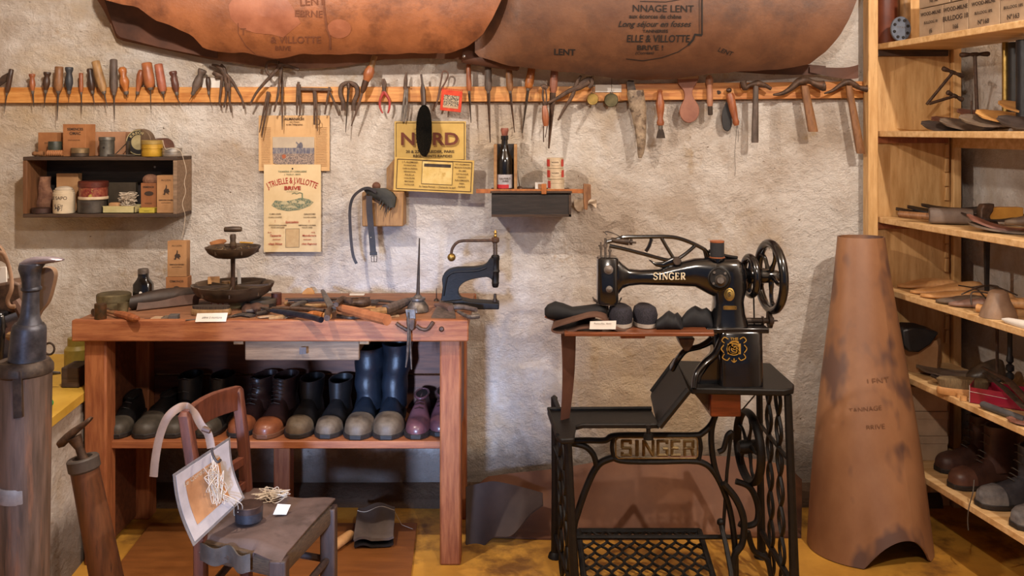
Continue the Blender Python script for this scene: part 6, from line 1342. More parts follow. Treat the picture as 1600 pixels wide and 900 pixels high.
cen = (A+Bq+Cq+Dq2)/4
def ins(p, f=.93): return cen+(p-cen)*f
fl, fr_, bl, brr = ins(Cq), ins(Bq), ins(Dq2), ins(A)
for p in (fl, fr_): build('leg', MB().box((p.x-.019, p.y-.019, 0), (p.x+.019, p.y+.019, SZ-.006)), OC, ch, bevel=.004)
# back posts rise above the seat
def rise(p, pxt, pyt): 
    D = p.y+.0; return P(pxt, pyt, D)
tb1 = P(289, 648, bl.y-.02); tb2 = P(371, 610, brr.y-.01)
for p, tp1 in ((bl, tb1), (brr, tb2)):
    a = Vector((p.x, p.y, 0)); m_ = Vector((p.x, p.y, SZ)); build('back_post', MB().loft([rrect(q, .014*s, .017*s, 12, .5) for q, s in ((a, 1), (m_, 1.05), (m_.lerp(tp1, .5)+Vector((.004, 0, 0)), 1), (tp1, .95), (tp1+Vector((0, 0, .008)), .6))]), CRED, ch)
def rail_(f, h, name='back_rail', th=.008, bow=.0):
    a = Vector((bl.x, bl.y, SZ)).lerp(tb1, f); b = Vector((brr.x, brr.y, SZ)).lerp(tb2, f); d = (b-a); n_ = Vector((d.y, -d.x, 0)).normalized()
    return build(name, MB().loft([[c+n_*th+Vector((0, 0, h/2)), c-n_*th+Vector((0, 0, h/2)), c-n_*th-Vector((0, 0, h/2)), c+n_*th-Vector((0, 0, h/2))] for c in [a.lerp(b, s)+n_*bow*math.sin(s*PI)+Vector((0, 0, .006*math.sin(s*PI))) for s in [i/8 for i in range(9)]]]), CRED, ch, bevel=.002)
rail_(.93, .062, bow=-.012); rail_(.33, .022); rail_(.10, .022)
for a, b in ((fl, fr_), (fl, bl), (fr_, brr), (bl, brr)):
    build('seat_rail', MB().loft([rrect(Vector((p.x, p.y, SZ-.026)), .012, .022, 12, .5, ax=(Vector((b.y-a.y, a.x-b.x, 0)).normalized()), ay=(0, 0, 1)) for p in (a, b)]), mat('rush_seat_edge', '3a2c20', '5a4632', 60, .8, 0, .4, (1, 1, 8)), ch)
    build('stretcher', MB().tube([Vector((a.x, a.y, .23)), Vector((b.x, b.y, .235))], .009, 8), OC, ch)
    build('stretcher', MB().tube([Vector((a.x, a.y, .12)), Vector((b.x, b.y, .12))], .009, 8), OC, ch)
build('seat', MB().ext([ins(p, .97)+Vector((0, 0, -.02)) for p in (A, Bq, Cq, Dq2)], (0, 0, .014)), mat('rush_seat_edge', '3a2c20'), ch, bevel=.005)
def seatcover(u, v):
    p = A.lerp(Bq, u).lerp(Dq2.lerp(Cq, u), v); e = max(abs(2*u-1), abs(2*v-1)); p = cen+(p-cen)*(1.02+.02*math.sin(u*9)*math.sin(v*7+1))
    p.z = SZ+.004+.005*math.sin(u*8+v*3)-(.030*max(0, v-.9)/.1 if u < .7 else .008*max(0, v-.9)/.1)+(.01 if u > .9 else 0)*0
    return p
o = build('seat_leather', MB().sheet(seatcover, 30, 30, .004), mat('dusty_brown_seat_leather', '46362f', '62504a', 9, .62, 0, .25, c3='32261f', s3=7, lo3=.55, hi3=.7), ch, angle=60); o['label'] = 'dusty brown leather cover'
solo('leather_flap', 'folded grey-brown leather scrap hanging off the chair seat front', 'leather scrap', MB().sheet(lambda u, v: Dq2.lerp(Cq, .08+.6*u)+Vector((.0, -.012-.012*math.sin(u*9), SZ*0+.0-.040*v+.004*math.sin(u*14))), 20, 6, .003), GREYLEA)
# tin on the seat
c = cs(389, 812, SZ+.010); k = c.y/F; BT_ = mat('blue_grey_tin', '26262c', '3d3c42', 40, .5, .4, .1)
t = thing('round_tin', 'small dark round tin on the chair seat', 'tin', c)
build('body', MB().lathe(c, c+Vector((0, 0, .036)), [(0, 20*k), (.04, 21*k), (1, 21*k)], 30), BT_, t); build('lid', MB().lathe(c+Vector((0, 0, .022)), c+Vector((0, 0, .0375)), [(0, 21.6*k), (.9, 21.6*k), (1, 20.6*k)], 30), mat('rusty_lid', '33241f', '4d382f', 30, .5, .4), t)
# strings
def tangle(name, label, c, rx, ry, h, n, m=STRING, th=.0009, up=True, ax=(1, 0, 0), ay=(0, 1, 0), az=(0, 0, 1), seed=1):
    r_ = random.Random(seed); ax, ay, az = Vector(ax), Vector(ay), Vector(az); t = thing(name, label, 'string', c)
    mb = MB(); pts = []
    a = 0
    for i in range(n): a += 1.9+r_.random()*1.6; q = .45+.55*r_.random(); pts.append(Vector(c)+ax*rx*q*math.cos(a)+ay*ry*q*math.sin(a)+az*h*r_.random())
    build('string', mb.tube(curve_pts(pts, 7), th, 5), m, t); return t
tangle('string_tangle', 'loose coil of pale string on the chair seat', cs(424, 779, SZ+.008), .052, .045, .02, 42, seed=3)
t = thing('price_tag', 'small cream tag tied to the string on the chair seat', 'tag', cs(438, 795, SZ+.01)); c = cs(439, 803, SZ+.012)
build('tag', MB().ext([c+Vector((-.018, -.004, 0)), c+Vector((.014, -.004, 0)), c+Vector((.018, .024, .012)), c+Vector((-.014, .024, .014))], (0, 0, .0008)), PAPER, t, smooth=False)
build('handwriting', text_mb('70', lambda u, v: c+Vector((u, v+.004, .0035+.4*v)), .012, slant=.2), GREYLEA, t, smooth=False, recalc=False)
# laminated sheet leaning against the back, with cords
t = thing('laminated_sheet', 'clear laminated sheet with orange picture leaning in the chair back', 'laminated sheet', Dq2+Vector((0, 0, .01)))
DL = bl.y-.045
pb = [P(310, 838, DL-.0), P(383, 770, DL+.14), P(362, 682, DL+.13), P(281, 736, DL-.02)]
def lam(u, v):   # u along bottom, v up
    p = pb[0].lerp(pb[1], u).lerp(pb[3].lerp(pb[2], u), v); n_ = (pb[1]-pb[0]).cross(pb[3]-pb[0]).normalized(); return p+Vector((0, -.028, 0))+n_*.012*math.sin(v*PI)*-1
build('plastic_sheet', MB().sheet(lambda u, v: lam(-.04+1.08*u, -.04+1.08*v), 14, 14, .0012), mat('laminate_grey_edge', '6b6664', '7d7876', 40, .25), t)
def lamoff(u, v, d=.0012): 
    e = .01; n_ = (lam(u+e, v)-lam(u, v)).cross(lam(u, v+e)-lam(u, v)).normalized(); n_ = -n_ if n_.y > 0 else n_; return lam(u, v)+n_*d
build('white_paper', MB().sheet(lambda u, v: lamoff(u, v, .0018), 14, 14, .0008), mat('white_page', 'a9a2a0', 'b8b0ad', 30, .4), t)
build('picture', MB().sheet(lambda u, v: lamoff(.14+.66*u, .16+.68*v, .003), 14, 14, .0006), mat('orange_picture', '9a6a44', 'c8966a', 6, .4, 0, 0, c3='70503a', s3=12, lo3=.58, hi3=.7), t)
build('printed_lettering', text_mb('Le Cordonnier', lambda u, v: lamoff(.40+u, .80+v, .0042), .10), mat('pale_title', 'c4b8a0', rough=.5, bump=0), t, smooth=False, recalc=False)
lc = lamoff(.58, .62, .02); e1 = (pb[1]-pb[0]).normalized(); e2 = (pb[3]-pb[0]).normalized()
tangle('string_tangle', 'bunch of pale cords hanging over the laminated sheet', lamoff(.60, .5, .016), .035, .075, .014, 46, seed=8, ax=e1, ay=e2, az=(0, -1, 0))
t = thing('string_strand', 'pale cord running from the laminated sheet to the dark tin', 'string', lamoff(.6, .2, .014))
for i in range(3): build('string', MB().tube(curve_pts([lamoff(.62, .25+.04*i, .014), lamoff(.75, .05, .014)+Vector((.01*i, 0, 0)), cs(366+5*i, 805, SZ+.02), cs(372+4*i, 800-3*i, SZ+.04)], 6), .0011, 6), STRING, t)
# strap over the chair back
def strap3(name, label, pts, w, th, m, cat, up=(0, 1, 0), parent=None):
    q = curve_pts(pts, 6); t = thing(name, label, cat, q[0])
    build('strap', MB().tube(q, [w/2]*len(q), 8, flat=th/w, up=up), m, t); return t
DSp = bl.y-.03
STR = mat('pale_tan_strap', '7d604a', '9c7c62', 12, .55, 0, .1)
t = strap3('leather_strap', 'pale tan leather strap looped over the left post of the chair back', [P(240, 745, DSp), P(243, 715, DSp), P(250, 680, DSp), P(262, 652, DSp), P(280, 637, DSp+.01), P(294, 636, DSp+.02), P(304, 646, DSp-.01), P(314, 664, DSp-.02), P(325, 678, DSp-.022), P(330, 700, DSp-.024)], .019, .003, STR, 'strap')
build('strap_keeper', MB().tube([P(316, 670, DSp-.03), P(328, 674, DSp-.03)], .006, 8), BRNLEA, t)
strap3('iron_hook', 'iron hook at the end of the pale strap on the laminated sheet', [P(331, 700, DSp-.03), P(333, 712, DSp-.032), P(340, 722, DSp-.034), P(345, 718, DSp-.034)], .006, .006, DSTEEL, 'hook')
# rolled cloth and stick on the floor board
FB = lambda px, py, h=0: on_z(px, py, .016)+Vector((0, 0, h))
t = thing('folded_leather', 'folded grey-brown leather apron lying on the floor board under the bench', 'leather', FB(588, 830))
def apron(u, v, lift=0):
    p = FB(553+62*u, 858-3*u, 0); q = P(553+58*u, 800, 3.02); r = p.lerp(q, v); r.z = max(.02, .02+.016*v+.008*math.sin(u*7+v*4))+lift; r.y = p.y+.22*v; return r
build('upper_fold', MB().sheet(lambda u, v: apron(u, v, .022), 18, 14, .008), mat('grey_brown_apron', '4a3e38', '63564e', 9, .7, 0, .2), t, angle=60)
build('lower_fold', MB().sheet(lambda u, v: apron(u*.98+.01, v, .001), 18, 14, .006), BLKLEA, t, angle=60)
build('stitching', MB().tube([apron(i/12, .86, .027) for i in range(13)], .001, 5), STRING, t)
solo('wooden_stick', 'short pale wooden roller lying beside the folded leather apron', 'stick', MB().lathe(FB(521, 862, .016), FB(549, 842, .016), [(0, .014), (.1, .016), (.9, .015), (1, .012)], 14), LASTW)
t = thing('thread_strand', 'fine loose thread trailing beside the folded apron', 'thread', FB(620, 830)); build('thread', MB().tube([FB(616, 812, .03), FB(628, 822, .004), FB(645, 828, .003)], .0008, 5), STRING, t)

# ---------------------------------------------------------------- foreground last stand at the left
FD = 1.8
t = thing('last_stand', 'tall wooden post with iron collar and iron shoe last on top, left foreground', 'last stand', Vector((P(38, 0, FD).x, FD, 0))); k = FD/F; cx = P(38, 0, FD).x
def cyl(name, pa, pb, prof, m, px0=38, px1=38, par=None, n=28): return build(name, MB().lathe(P(px0, pa, FD), P(px1, pb, FD), [(a, b*k) for a, b in prof], n), m, par or t, angle=45)
zbot = Vector((P(34, 0, FD).x, FD, 0))
POST = mat('weathered_post_wood', '443830', '6d5a50', 8, .5, 0, .2, (7, 7, .7), c3='8a6048', s3=5, lo3=.52, hi3=.7)
build('post', MB().lathe(zbot, P(40, 578, FD), [(0, 36*k), (.3, 36*k), (.7, 37*k), (1, 38*k)], 28), POST, t)
cyl('iron_collar', 585, 562, [(0, 38), (.15, 42), (.6, 42), (1, 36)], DSTEEL)
band = build('steel_band', MB().lathe(P(35, 776, FD), P(35, 752, FD), [(0, 37.6*k), (.1, 38.6*k), (.9, 38.6*k), (1, 37.6*k)], 28), mat('bright_worn_band', '716e70', '94908f', 30, .5, .1), t)
build('flat_strap', MB().prism([P(*p, FD) for p in ((40, 568), (54, 570), (56, 640), (42, 642))], FD-40*k, FD-36*k), DSTEEL, t, bevel=.001)
GIR = mat('blue_grey_iron', '34353c', '5a5a62', 30, .42, .5, .12)
cyl('socket', 562, 505, [(0, 27), (.5, 26), (.85, 25), (.93, 24), (1, 21)], GIR, 42, 46)
cyl('stem', 508, 450, [(0, 20), (.2, 15), (.35, 13.5), (.8, 12), (1, 12)], GIR, 46, 49)
cyl('stem_ring', 455, 447, [(0, 12.5), (.3, 15), (.7, 15), (1, 13)], GIR, 49, 49)
build('cup', MB().loft([rrect(P(x, y, FD), rx*k, .018, 20, .85) for x, y, rx in ((49, 449, 12), (49, 440, 12.5), (48, 430, 14), (47, 420, 17), (50, 414, 19), (50, 412, 17))]), GIR, t)
build('shoe_last', MB().loft([rrect(P(x, y, FD), .014 if i not in (0, 6) else .006, r*k, 16, .9, ax=(0, 1, 0), ay=(0, 0, 1)) for i, (x, y, r) in enumerate(((32, 414, 4), (42, 413, 9), (55, 409, 8), (68, 407, 6), (80, 406, 5), (92, 406, 3), (99, 406, 1)))]), mat('worn_bright_iron', '6b6068', '8d8288', 30, .4, .5, .15), t)
# wooden paddle-like last hanging behind
DK = 1.823
solo('leather_tongue', 'rounded light brown leather piece behind the foreground iron last', 'leather', MB().prism([P(p.x, p.y, DK) for p in curve_pts([Vector((a, b, 0)) for a, b in ((58, 500), (60, 440), (64, 420), (80, 418), (87, 428), (83, 450), (76, 472), (64, 488), (58, 500))], 4)[:-1]], DK-.006, DK+.010), mat('taupe_leather', '6b5340', '826850', 10, .55), bevel=.005)
# second post with iron last
FD2 = 2.28; k2 = FD2/F
t = thing('last_stand', 'short leaning brown post with iron foot-shaped last, left of the workbench', 'last stand', Vector((P(160, 0, FD2).x, FD2, 0)))
a = Vector((P(182, 0, FD2).x+.02, FD2, 0)); b = P(130, 722, FD2)
PW = mat('brown_post_wood', '54331f', '77492c', 8, .5, 0, .15, (7, 7, .7), c3='3a2518', s3=8, lo3=.58, hi3=.72)
build('post', MB().lathe(a, b, [(0, 27*k2), (.5, 24*k2), (1, 21*k2)], 26), PW, t)
build('leather_ring', MB().lathe(b+Vector((.004, 0, -.02)), b+Vector((-.002, 0, .012)), [(0, 21.5*k2), (.15, 24*k2), (.9, 24*k2), (1, 22*k2), (.999, 15*k2), (.6, 13*k2)], 26), mat('grey_leather_ring', '3d3530', '584c44', 20, .6), t)
build('stem', MB().tube([P(132, 722, FD2), P(124, 700, FD2), P(116, 683, FD2)], [.012, .010, .018], 12), IRON, t)
build('iron_last', MB().loft([rrect(P(x, y, FD2), .012, r*k2, 16, .9, ax=(0, 1, 0), ay=(.4, 0, 1)) for x, y, r in ((92, 690, 4), (97, 689, 11), (106, 684, 14), (117, 675, 11), (128, 666, 8), (138, 658, 7), (142, 656, 3))]), IRON, t)
# things on the masonry counter
CTZ = .521
C2 = lambda px, py, h=0: on_z(px, py, CTZ)+Vector((0, 0, h))
t = thing('anvil_block', 'small dark iron block with pointed horn on the ochre counter', 'iron block', C2(112, 604))
p = C2(113, 606); build('block', MB().box((p.x-.035, p.y, CTZ), (p.x+.02, p.y+.09, CTZ+.062)), DARKWOOD, t, bevel=.003)
build('horn', MB().tube([p+Vector((-.03, -.015, .05)), p+Vector((-.08, -.02, .05)), p+Vector((-.12, -.02, .05))], [.006, .014, .012], 10, flat=.5), GIR, t)
t = thing('scissors', 'iron scissors handles sticking up behind the foreground post', 'scissors', C2(80, 565)); DS_ = 2.5
build('ring', MB().tube([P(77+8*math.cos(a), 545+9*math.sin(a), DS_) for a in [2*PI*i/20 for i in range(20)]], .003, 6, closed=True), DSTEEL, t)
build('shank', MB().tube([P(72, 552, DS_), P(66, 566, DS_), P(60, 590, DS_), C2(58, 606)], .004, 6), DSTEEL, t)
solo('green_tag', 'small bright green object at the edge of the ochre counter', 'plastic piece', MB().ball(C2(76, 636, .012), .012, 12, 8, (1.2, .8, 1)), mat('bright_green', '2a7a3c', '3a9650', rough=.5))
solo('ochre_jar', 'dirty yellow jar on the ochre counter beside the bench leg', 'jar', MB().lathe(C2(121, 585), C2(121, 585, .12), [(0, .035), (.05, .04), (.7, .04), (.8, .03), (1, .03)], 20), mat('dirty_yellow_glaze', '7d6a28', 'a08a3c', 12, .45))
# black machine at the far left edge
t = thing('press_machine', 'black iron machine body cut off by the left edge of the picture', 'machine', C2(5, 640)); DM = 2.15
build('body', MB().prism([P(*p, DM) for p in ((-60, 470), (26, 482), (28, 500), (24, 560), (22, 650), (-60, 650))], DM-.06, DM+.10), ENAMEL, t, bevel=.008)
build('top_casting', MB().prism([P(*p, DM) for p in ((-60, 445), (8, 440), (30, 436), (42, 440), (46, 470), (30, 486), (-60, 480))], DM-.03, DM+.06), IRON, t, bevel=.006)
build('side_arm', MB().tube(px_path([(24, 470), (34, 486), (38, 500), (30, 515)], DM-.03), .012, 8), BRNLEA, t)
solo('white_card', 'white card standing at the far left edge on the black machine', 'card', MB().prism([P(*p, DM-.02) for p in ((-12, 418), (9, 417), (10, 441), (-12, 444))], DM-.02, DM-.016), PAPER)
strap3('leather_strap', 'thin tan strap looping down at the far left edge over the black machine', [P(-6, 395, DM-.07), P(6, 398, DM-.07), P(16, 425, DM-.07), P(18, 450, DM-.08), P(12, 468, DM-.08), P(15, 478, DM-.08), P(24, 479, DM-.08)], .010, .003, STR, 'strap')
solo('leather_tongue', 'brown leather shape hanging at the upper left edge of the picture', 'leather', MB().prism([P(p.x, p.y, DM-.05) for p in curve_pts([Vector((a, b, 0)) for a, b in ((-15, 378), (0, 384), (9, 398), (12, 412), (4, 408), (-15, 402), (-15, 378))], 4)[:-1]], DM-.055, DM-.045), mat('taupe_leather', '6b5340'), bevel=.003)
solo('wooden_stick', 'small wooden stick poking out behind the foreground post', 'handle', MB().tube([P(16, 525, 2.10), P(34, 528, 2.05)], [.010, .014], 10), H_TAN)
# ---------------------------------------------------------------- wooden box shelf with tins on the left of the wall
LD = 3.15
t = thing('wall_box', 'long dark wooden box shelf with tins and boxes on the left of the wall', 'wall box', P(160, 341, YW))
bxa, bxb = P(35.5, 0, LD).x, P(300, 0, YW).x
zb_, zt_ = zpy(340, LD), zpy(245, LD)
TW = .0125
build('top_board', MB().box((bxa, LD, zt_-TW), (bxb, YW-.002, zt_)), DARKWOOD, t, bevel=.002)
build('bottom_board', MB().box((bxa, LD, zb_), (bxb, YW-.002, zb_+TW)), DARKWOOD, t, bevel=.002)
build('side_board', MB().box((bxa, LD+.001, zb_+TW), (bxa+.014, YW-.002, zt_-TW)), mat('brown_side_wood', '5a3a22', '764e30', 9, .6, 0, .15, (8, 8, 1)), t, bevel=.001)
build('side_board', MB().box((bxb-.013, LD+.001, zb_+TW), (bxb, YW-.002, zt_-TW)), OLDWOOD, t, bevel=.001)
build('back_board', MB().box((bxa+.014, YW-.014, zb_+TW), (bxb-.013, YW-.004, zt_-TW)), BLACKWOOD, t)
build('screw_head', MB().lathe(P(242, 261, YW-.0145), P(242, 261, YW-.017), [(0, .004), (1, .003)], 10), PAPER, t)
zi = zb_+TW+.0008; zo = zt_+.0008
def at(px, dep, z): return Vector((P(px, 0, LD+dep).x, LD+dep, z))
def bx(name, label, px0, px1, py0, dep, dd, z, m, rot=0, **k):
    D = LD+dep; w_ = (px1-px0)*D/F; h = zpy(py0, D)-z
    return box_thing(name, label, at((px0+px1)/2, dep, z), w_, dd, h, m, rot, **k)+(w_, h)
def tn(name, label, px, rpx, py0, dep, z, m, prof=None, lid=None, lf=.3, cat='tin'):
    D = LD+dep; k = D/F; c = at(px, dep, z); h = zpy(py0, D-rpx*k*.3)-z; r = rpx*k
    t = thing(name, label, cat, c); build('body', MB().lathe(c, c+Vector((0, 0, h*(1-lf if lid else 1))), [(a, b*r) for a, b in (prof or [(0, .96), (.04, 1), (.95, 1), (1, .96)])], 28), m, t)
    if lid: build('lid', MB().lathe(c+Vector((0, 0, h*(1-lf))), c+Vector((0, 0, h)), [(0, r*1.04), (.85, r*1.04), (1, r*.97)], 28), lid, t)
    return t, c, r, h
t, fr, poly, M, w_, h = bx('cardboard_box', 'small orange printed box, leftmost on top of the wall box', 58, 90, 207, .07, .05, zo, ORB, -.15); fr('BOULOGNE', .006, h*.55, .006, bold=.02); fr('PARIS', .006, h*.35, .005)
t, fr, poly, M, w_, h = bx('cardboard_box', 'tallest orange box on top of the wall box', 97, 135, 194, .03, .06, zo, ORB, -.12); fr('SEMENCES', .004, h*.84, .0125, bold=.03); fr('OMAC', .004, h*.71, .014, bold=.03); fr('POUR CHAUSSURES', 0, h*.5, .005); fr('PARIS', 0, h*.2, .005)
t, fr, poly, M, w_, h = bx('cardboard_box', 'wide flat tan box behind the grey tin on top of the wall box', 136, 196, 206, .09, .05, zo, mat('pinkish_cardboard', '946a4c', 'a97c5c', 12, .75)); fr('CLOUS DE PARIS', 0, h*.7, .006)
t, c, r, h = tn('tin', 'dull grey tin with round dark hole on top of the wall box', 167, 11.5, 214, .04, zo, mat('dull_grey_tin', '45423c', '6a655c', 30, .45, .5), [(0, .97), (.8, .97), (.82, 1.05), (.97, 1.05), (1, 1)])
build('hole', MB().lathe(c+Vector((0, -r*.98, h*.45)), c+Vector((0, -r*1.0, h*.45)), [(0, .004), (1, .004)], 12), BLACK, t)
tn('screw_lid', 'dark ribbed lid beside the tallest orange box', 86, 10, 221, .045, zo, mat('dark_green_lid', '262a22', '3c4034', 30, .5), cat='lid')
t, c, r, h = tn('flat_tin', 'flat tarnished tin lid lying in front of the tallest orange box', 125, 13, 231, .03, zo, DSTEEL, lid=mat('tarnish_brass_lid', '6e5a40', '8a7454', 30, .4, .6), lf=.6)
tn('ribbon_roll', 'little wooden ribbed roll at the left front of the wall box top', 85, 0.1, 236, .02, zo, H_TAN) if False else None
t = thing('ribbed_roller', 'small ribbed wooden roller lying on the wall box below the first orange box', 'roller', at(86, .025, zo)); a_, b_ = at(74, .022, zo+.011), at(98, .022, zo+.011)
build('roller', MB().lathe(a_, b_, [(i/16, .011 if i % 2 else .0085) for i in range(17)], 14), ORB, t)
solo('wooden_bobbin', 'small wooden bobbin at the far left of the wall box top', 'bobbin', MB().lathe(at(51, .025, zo+.009), at(68, .025, zo+.009), [(0, .006), (.2, .009), (.5, .006), (.8, .010), (1, .008)], 14), H_BRN)
# round tin standing on edge
D_ = LD+.07; c = P(217, 222, D_); c.z = zo+.0475; k = D_/F; rr = 21*k
t = thing('round_tin', 'round cream polish tin with black lettering, stood on its rim', 'tin', Vector((c.x, c.y, zo)))
ax = Vector((-.10, -1, .12)).normalized(); CR = mat('worn_cream_tin_face', '9c8e66', 'b8aa80', 20, .45, .2, .05)
build('body', MB().lathe(c+Vector((.006, .03, 0)), c, [(0, rr*.97), (.05, rr), (.95, rr), (1, rr*.97)], 34), mat('brown_tin_side', '5a4636', '74604c', 30, .5, .3), t)
u_ = ax.cross(Vector((0, 0, 1))).normalized(); u_ = u_ if u_.x > 0 else -u_; v_ = Vector((0, 0, 1))
f0 = lambda q, s: [c+Vector((0, -.0012*q, 0))+Vector((1, 0, 0))*s*rr*math.cos(a)+v_*s*rr*math.sin(a) for a in [2*PI*i/36 for i in range(36)]]
build('face', MB().ext(f0(1, .95), (0, .001, 0)), CR, t); build('black_ring', MB().loft([f0(1.6, .88), f0(1.6, .56), f0(1.2, .56), f0(1.2, .88)], caps=False, closed=True), BLACK, t)
build('printed_lettering', text_mb('KREOME', lambda u, v: c+Vector((math.sin(u/(rr*.66))*(rr*.70+v), -.0035, math.cos(u/(rr*.66))*(rr*.70+v))), rr*.27, bold=.05, sx=1.2, spacing=1.15), CR, t, smooth=False, recalc=False)
solo('dark_box', 'narrow dark metal box leaning on the cream polish tin', 'box', MB().box(at(197, .035, zo), at(204, .055, zo)+Vector((0, 0, .052))), DSTEEL, bevel=.001)
t = thing('dividers', 'flat iron dividers lying open at the front of the wall box top', 'dividers', at(190, .015, zo+.002)); build('leg', MB().tube([at(168, .014, zo+.006), at(212, .012, zo+.004)], .004, 6, flat=.5, up=(0, 0, 1)), STEEL, t); build('leg', MB().tube([at(180, .03, zo+.006), at(198, .05, zo+.045)], .0018, 6), DSTEEL, t)
t, c2, r, h = tn('round_tin', 'bright yellow-ochre round tin on top of the wall box', 238, 16, 219, .03, zo, mat('yellow_tin', '98741c', 'b8902c', 20, .45, .2, .06), [(0, .97), (.04, 1), (.38, 1), (.40, .97), (.62, .97), (.64, 1.02), (1, 1.0)], mat('worn_yellow_lid', '8a7238', 'a58c50', 30, .45, .3), .25)
t = thing('round_tin', 'brown round tin lying on its side behind the yellow-ochre tin', 'tin', at(255, .11, zo)); c3 = at(262, .09, zo+.031)
build('body', MB().lathe(c3+Vector((-.045, .03, 0)), c3+Vector((0, -.01, 0)), [(0, .029), (.05, .031), (.95, .031), (1, .029)], 28), mat('maroon_brown_tin', '4c2f26', '6a4638', 30, .5, .3), t)
t, c4, r, h = tn('flat_tin', 'flat silvery tin at the right end of the wall box top', 269, 15, 231, .03, zo, mat('silvery_tin', '8c8680', 'aca69e', 30, .35, .7, .1), [(0, .97), (.1, 1), (.45, 1), (.5, .94), (.55, 1), (1, .98)])
t = thing('string_strand', 'thin pale string hanging down the right side of the wall box', 'string', at(282, .02, zo)); build('string', MB().tube(px_path([(254, 219), (259, 233), (270, 231), (282, 236), (287, 250), (291, 268), (288, 285), (290, 300), (285, 318), (289, 335), (288, 352), (284, 372)], LD-.006), .0008, 5), STRING, t)
# inside
t = thing('paper_bag', 'crumpled pinkish paper bag at the left inside the wall box', 'paper bag', at(71, .09, zi))
build('bag', MB().loft([rrect(at(70+dx, .08, z0_), w_*.0021, .02+.004*math.sin(z0_*90), 20, .8) for dx, z0_, w_ in ((0, zi, 11), (1, zi+.03, 13), (2, zi+.06, 12), (-1, zi+.085, 9), (0, zi+.105, 7), (1, zi+.122, 8))]), mat('crumpled_paper', '6a4636', '8f664c', 30, .8, 0, .6, bdist=.01), t, angle=20)
tn('tin_cover', 'dark flat lid in front of the crumpled paper bag', 65, 15, 325, .03, zi, mat('dark_brown_lid', '2c1c16', '46302a', 30, .5, .3), cat='lid')
t, c5, r, h = tn('round_tin', 'cream tin printed SAPO inside the wall box', 100, 16, 297, .03, zi, mat('cream_label_tin', 'b8a78c', 'cdbda2', 20, .6, 0, .04), [(0, .97), (.03, 1), (.88, 1), (.9, .94), (1, .94)])
cyl_text = lambda t, s, c, r, z, size, **k2: build('printed_lettering', text_mb(s, lambda u, v: c+Vector((r*1.006*math.sin(u/r-.12), -r*1.006*math.cos(u/r-.12), z+v)), size, **k2), PRINT, t, smooth=False, recalc=False)
cyl_text(t, 'LE SAPO', c5, r, h*.66, .016, bold=.02); cyl_text(t, '& Cie', c5, r, h*.35, .014, slant=.2)
build('figure_print', MB().add([c5+Vector((r*1.007*math.sin(a-.1), -r*1.007*math.cos(a-.1), h*z)) for a, z in ((-.4, .15), (-.3, .32), (-.1, .25), (.05, .36), (.2, .24), (.4, .30), (.35, .12), (0, .1))], [tuple(range(8))]), GREYLEA, t, smooth=False, recalc=False)
build('white_top', MB().ball(c5+Vector((0, 0, h+.002)), r*.8, 16, 8, (1.05, 1, .4)), mat('chalky_white', 'a89884', 'c2b4a0', 30, .8, 0, .3), t)
bx('cardboard_box', 'open brown paper packet behind the SAPO tin', 88, 122, 271, .09, .03, zi, TANB)
t, c6, r, h = tn('round_tin', 'grey dented tin at the bottom of the stack inside the wall box', 144, 21, 312, .045, zi, mat('grey_dented_tin', '35302c', '575049', 20, .45, .5, .2)); cyl_text(t, 'AMIEUX', c6, r, h*.72, .010, bold=.03)
z2 = zi+h
t, c7, r2, h7 = tn('round_tin', 'red floral tin with white rim and brown lid, on the grey dented tin', 146, 21.5, 283, .045, z2+.0008, mat('floral_red_tin', '6a1c1c', '94543c', 90, .4, .2, 0, c3='a8964c', s3=60, lo3=.58, hi3=.62), [(0, .98), (.03, 1.02), (.2, 1.02), (.22, .98), (1, .98)], mat('red_brown_lid', '4a2018', '6a3226', 30, .4, .3), .32)
build('white_rim', MB().lathe(c7, c7+Vector((0, 0, h7*.16)), [(0, r2*1.0), (.2, r2*1.03), (.8, r2*1.03), (1, r2*1.0)], 28), TINC, t)
bx('metal_box', 'dark square metal box at the back of the wall box', 168, 212, 285, .11, .02, zi, mat('dark_tarnish_tin', '3b332a', '5a5042', 10, .45, .4))
t = thing('cardboard_tray', 'open pale carton holding a nest of string', 'box', at(190, .03, zi)); a_ = at(160, .02, zi); wq = at(210, .02, zi).x-a_.x
YC = mat('pale_yellow_carton', 'a89c6a', 'c2b684', 20, .7)
build('front_panel', MB().box(a_, a_+Vector((wq, .002, .024))), YC, t); build('bottom_panel', MB().box(a_, a_+Vector((wq, .08, .002))), YC, t)
build('side_panel', MB().box(a_, a_+Vector((.002, .08, .022))), YC, t); build('side_panel', MB().box(a_+Vector((wq-.002, 0, 0)), a_+Vector((wq, .08, .022))), YC, t); build('back_panel', MB().box(a_+Vector((0, .078, 0)), a_+Vector((wq, .08, .024))), YC, t)
tangle('string_nest', 'nest of pale string piled in the open carton inside the wall box', a_+Vector((wq*.66, .04, .024)), .036, .03, .045, 80, seed=5)
solo('leather_scrap', 'orange-brown leather scrap in the carton left of the string nest', 'leather scrap', MB().box(a_+Vector((.01, .02, .004)), a_+Vector((.045, .05, .034)), None), TANB, bevel=.006)
t, fr, poly, M, w_, h = bx('yellow_box', 'small bright yellow flat box inside the wall box', 217, 241, 325, .03, .03, zi, mat('bright_yellow_box', 'a8952e', 'c4b048', 20, .6)); fr('GERMANY', 0, h*.4, .004)
